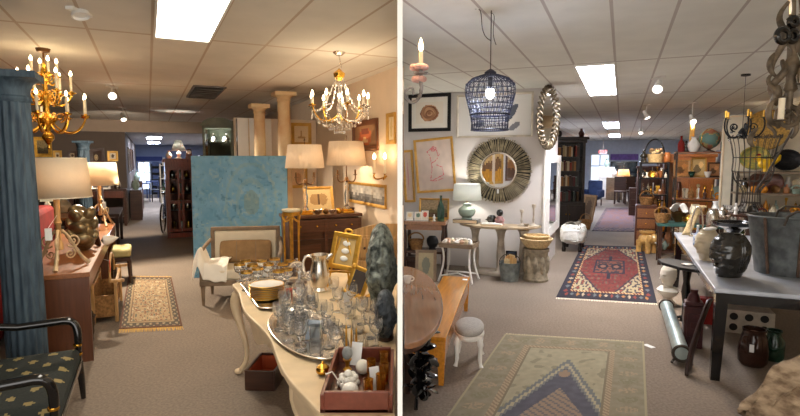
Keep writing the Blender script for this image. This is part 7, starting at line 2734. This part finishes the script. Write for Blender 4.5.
def ur(t_):
    for (a, x), (b_, y) in zip(prf, prf[1:]):
        if a <= t_ <= b_:
            return x + (y - x) * (t_ - a) / (b_ - a)
    return prf[-1][1]


for i in range(22):
    a = 2 * math.pi * i / 22
    part(wu, 'wire', MB().tube([(ur(k / 18) * math.cos(a), ur(k / 18) * math.sin(a), .006 + H * k / 18) for k in range(19)], .0042, 5), m_iron)
for t_ in (0, .14, .42, .72, .98):
    part(wu, 'hoop', MB().hoop((0, 0, .006 + H * t_), ur(t_), ur(t_), .006, 36, 6), m_iron)
part(wu, 'scroll_edge', MB().tube([(.305 * math.cos(a), .305 * math.sin(a), H - .01 + .022 * math.sin(a * 26)) for a in [2 * math.pi * i / 208 for i in range(208)]], .004, 5, closed=True), m_iron)
ware('figurine', 'white cat figurine standing on the pedestal table by the urn', (p.x - .235, p.y - .06, p.z + .001), .16, .03, m_ceram)

# iron candelabra hanging
q = P(743, 122, 6.2)
ca = thing('chandelier', 'black iron scroll candle chandelier above the wire urn', 'chandelier', (q.x, q.y, 0), .2)
part(ca, 'rod', MB().cyl((0, 0, CEIL), (0, 0, q.z - .12), .003).lathe([(0, q.z - .2), (.03, q.z - .16), (.045, q.z - .12), (.02, q.z - .08), (0, q.z - .06)], 14).lathe([(0, CEIL - .03), (.05, CEIL - .02), (.05, CEIL), (0, CEIL)], 14), m_blackmat)
for k in range(5):
    a = k * 2 * math.pi / 5 + .4
    Mx = rotz(a)
    ar = part(ca, 'arm', MB().tube([Mx @ V(x) for x in bez((0, 0, q.z - .1), (.12, 0, q.z - .3), (.26, 0, q.z - .1), (.2, 0, q.z + .04))], .009, 7).tube([Mx @ V(x) for x in spiral(.1, q.z - .06, .05, .012, R(-90), 1.4)], .007, 6).lathe([(0, 0), (.035, .008), (.012, .012), (0, .02)], 12, o=Mx @ V((.2, 0, q.z + .04))), m_blackmat)
    part(ar, 'candle', MB().cyl(Mx @ V((.2, 0, q.z + .05)), Mx @ V((.2, 0, q.z + .13)), .012), m_gold)
crs = MB()
for i in range(24):
    a = i * .77
    crs.lathe([(0, -.02), (.009, 0), (0, .012)], 6, o=(.13 * math.cos(a), .13 * math.sin(a), q.z - .12 - .03 * (i % 4)))
part(ca, 'crystal_drops', crs, m_glass, 0)

# big weathered chandelier, top right
hx = thing('chandelier', 'large weathered scroll chandelier with dark iron rings at top right', 'chandelier', (P(792, 60, 3.0).x, 3.0, 0), .15)
m_wth = mat('weathered grey gilt', (108, 94, 76), .6, .35, var=.45, scale=18, bump=.5)


def hp_(px, py):
    w_ = P(px, py, 3.0)
    return V((w_.x - hx.location.x, 0, w_.z))


part(hx, 'stem', MB().tube([hp_(793, -40), hp_(792, 20), hp_(790, 80), hp_(788, 130)], [.012, .018, .022, .012], 12).lathe([(0, 0), (.035, .03), (.02, .1), (.045, .16), (.015, .24), (0, .26)], 16, o=hp_(790, 95)), m_wth)
for i, (pp_, rr) in enumerate([([(788, 2), (776, 25), (780, 50), (772, 75)], .022), ([(772, 75), (764, 92), (774, 108), (784, 96)], .02), ([(786, 60), (776, 72), (770, 90), (776, 104)], .024), ([(790, 112), (776, 118), (764, 125), (770, 138)], .014), ([(782, 20), (790, 30), (784, 48), (792, 60)], .018), ([(800, 10), (806, 40), (800, 70), (812, 95)], .02)]):
    g = [hp_(*x) for x in pp_]
    pts = bez(*g, 18)
    part(hx, 'scroll', MB().tube([x + V((0, .03 * math.sin(j * .5 + i), 0)) for j, x in enumerate(pts)], [rr * .8 * (.45 + .6 * math.sin(math.pi * (j + 1) / 20)) for j in range(19)], 10), m_wth)
for i, (px, py, r_) in enumerate([(774, 38, .036), (785, 38, .03), (786, 24, .022)]):
    c_ = hp_(px, py)
    part(hx, 'ring', MB().ring((c_.x, -.04, c_.z), r_, r_, .016, 22, 8), m_black)
for i, (px, py) in enumerate([(772, 96), (779, 118), (795, 98)]):
    c_ = hp_(px, py)
    part(hx, 'leaf', MB().ball(c_.x, -.02 + .03 * i, c_.z, .03, .015, .06, 14, 9, M=None), m_wth)
for i, (px, py) in enumerate([(790, 82), (803, 78), (766, 118)]):
    c_ = hp_(px, py)
    a_ = part(hx, 'arm', MB().tube(bez(hp_(790, 105), hp_(790, 105) + V((0, -.06 - .05 * i, -.08)), c_ + V((0, -.12, -.1)), c_ + V((0, -.08, -.03))), .012, 8).lathe([(0, -.03), (.04, -.02), (.014, -.015), (0, 0)], 12, o=c_ + V((0, -.08, 0))), m_wth)
    part(a_, 'candle', MB().cyl(c_ + V((0, -.08, -.02)), c_ + V((0, -.08, .1)), .016), m_candle)
part(hx, 'hook', MB().tube([hp_(789, -5), hp_(790, 14), hp_(796, 20), hp_(802, 12), hp_(800, -20)], .01, 8), m_silver)
part(hx, 'chain', MB().cyl(hp_(793, -38), V((hp_(793, -38).x, 0, CEIL)), .012), m_iron)
solo('pole', MB().cyl((0, 0, 0), tuple(P(800, 118, 5.4) - P(756, 192, 6.2)), .012, n=8), m_iron, 'thin iron pole slanting up across the wall side shelf', 'pole', P(756, 192, 6.2))
for i, pp_ in enumerate([[(800, 60), (786, 70), (790, 92), (802, 88)], [(770, 100), (758, 104), (756, 122), (768, 126)], [(784, 110), (796, 116), (800, 130), (790, 138)], [(778, 52), (768, 58), (766, 70), (776, 76)], [(794, 30), (802, 38), (804, 56), (796, 62)], [(764, 128), (756, 134), (752, 142), (760, 146)]]):
    pts = bez(*[hp_(*x) for x in pp_], 16)
    part(hx, 'scroll', MB().tube([x + V((0, -.06 + .025 * i, 0)) for x in pts], [.006 + .010 * math.sin(math.pi * (j + 1) / 18) for j in range(17)], 8), m_wth)
# ------------------------------------------------------------------ track lights that are lit
spot_light(P(112, 100, 7.2), P(178, 245, 6.6), 330, (255, 238, 214), 110)
spot_light(P(658, 92, 6.4), P(720, 240, 5.0), 170, (255, 228, 194), 90)
spot_light(P(646, 118, 9.6), P(700, 200, 10), 170, (255, 228, 194), 90)
spot_light(P(692, 123, 9.2), P(760, 150, 9.2), 170, (255, 228, 194), 90)
spot_light(P(123, 122, 10.0), P(115, 205, 12.8), 200, (255, 236, 212), 100)
# ------------------------------------------------------------------ camera, world, view
cd = bpy.data.cameras.new('camera')
cd.sensor_width = 36
cd.lens = FPX / 800 * 36
cd.clip_start = 0.05
cd.clip_end = 200
co = bpy.data.objects.new('camera', cd)
co.location = CAM
co.rotation_euler = (math.pi / 2 - TH, 0, 0)
COL.objects.link(co)
SC.camera = co
w = bpy.data.worlds.new('world')
SC.world = w
w.use_nodes = True
w.node_tree.nodes['Background'].inputs['Color'].default_value = (*lin((250, 246, 240)), 1)
w.node_tree.nodes['Background'].inputs['Strength'].default_value = 1.8
SC.view_settings.view_transform = 'Standard'
SC.view_settings.look = 'None'
SC.view_settings.gamma = 1
SC.view_settings.exposure = 1.0
SC.view_settings.use_curve_mapping = False
try:
    cy = SC.cycles
    cy.use_denoising = True
    cy.max_bounces = 10
    cy.transmission_bounces = 8
    cy.transparent_max_bounces = 8
    cy.diffuse_bounces = 4
    cy.caustics_reflective = False
    cy.caustics_refractive = False
    cy.sample_clamp_indirect = 4
    cy.blur_glossy = 0.5
except Exception:
    pass
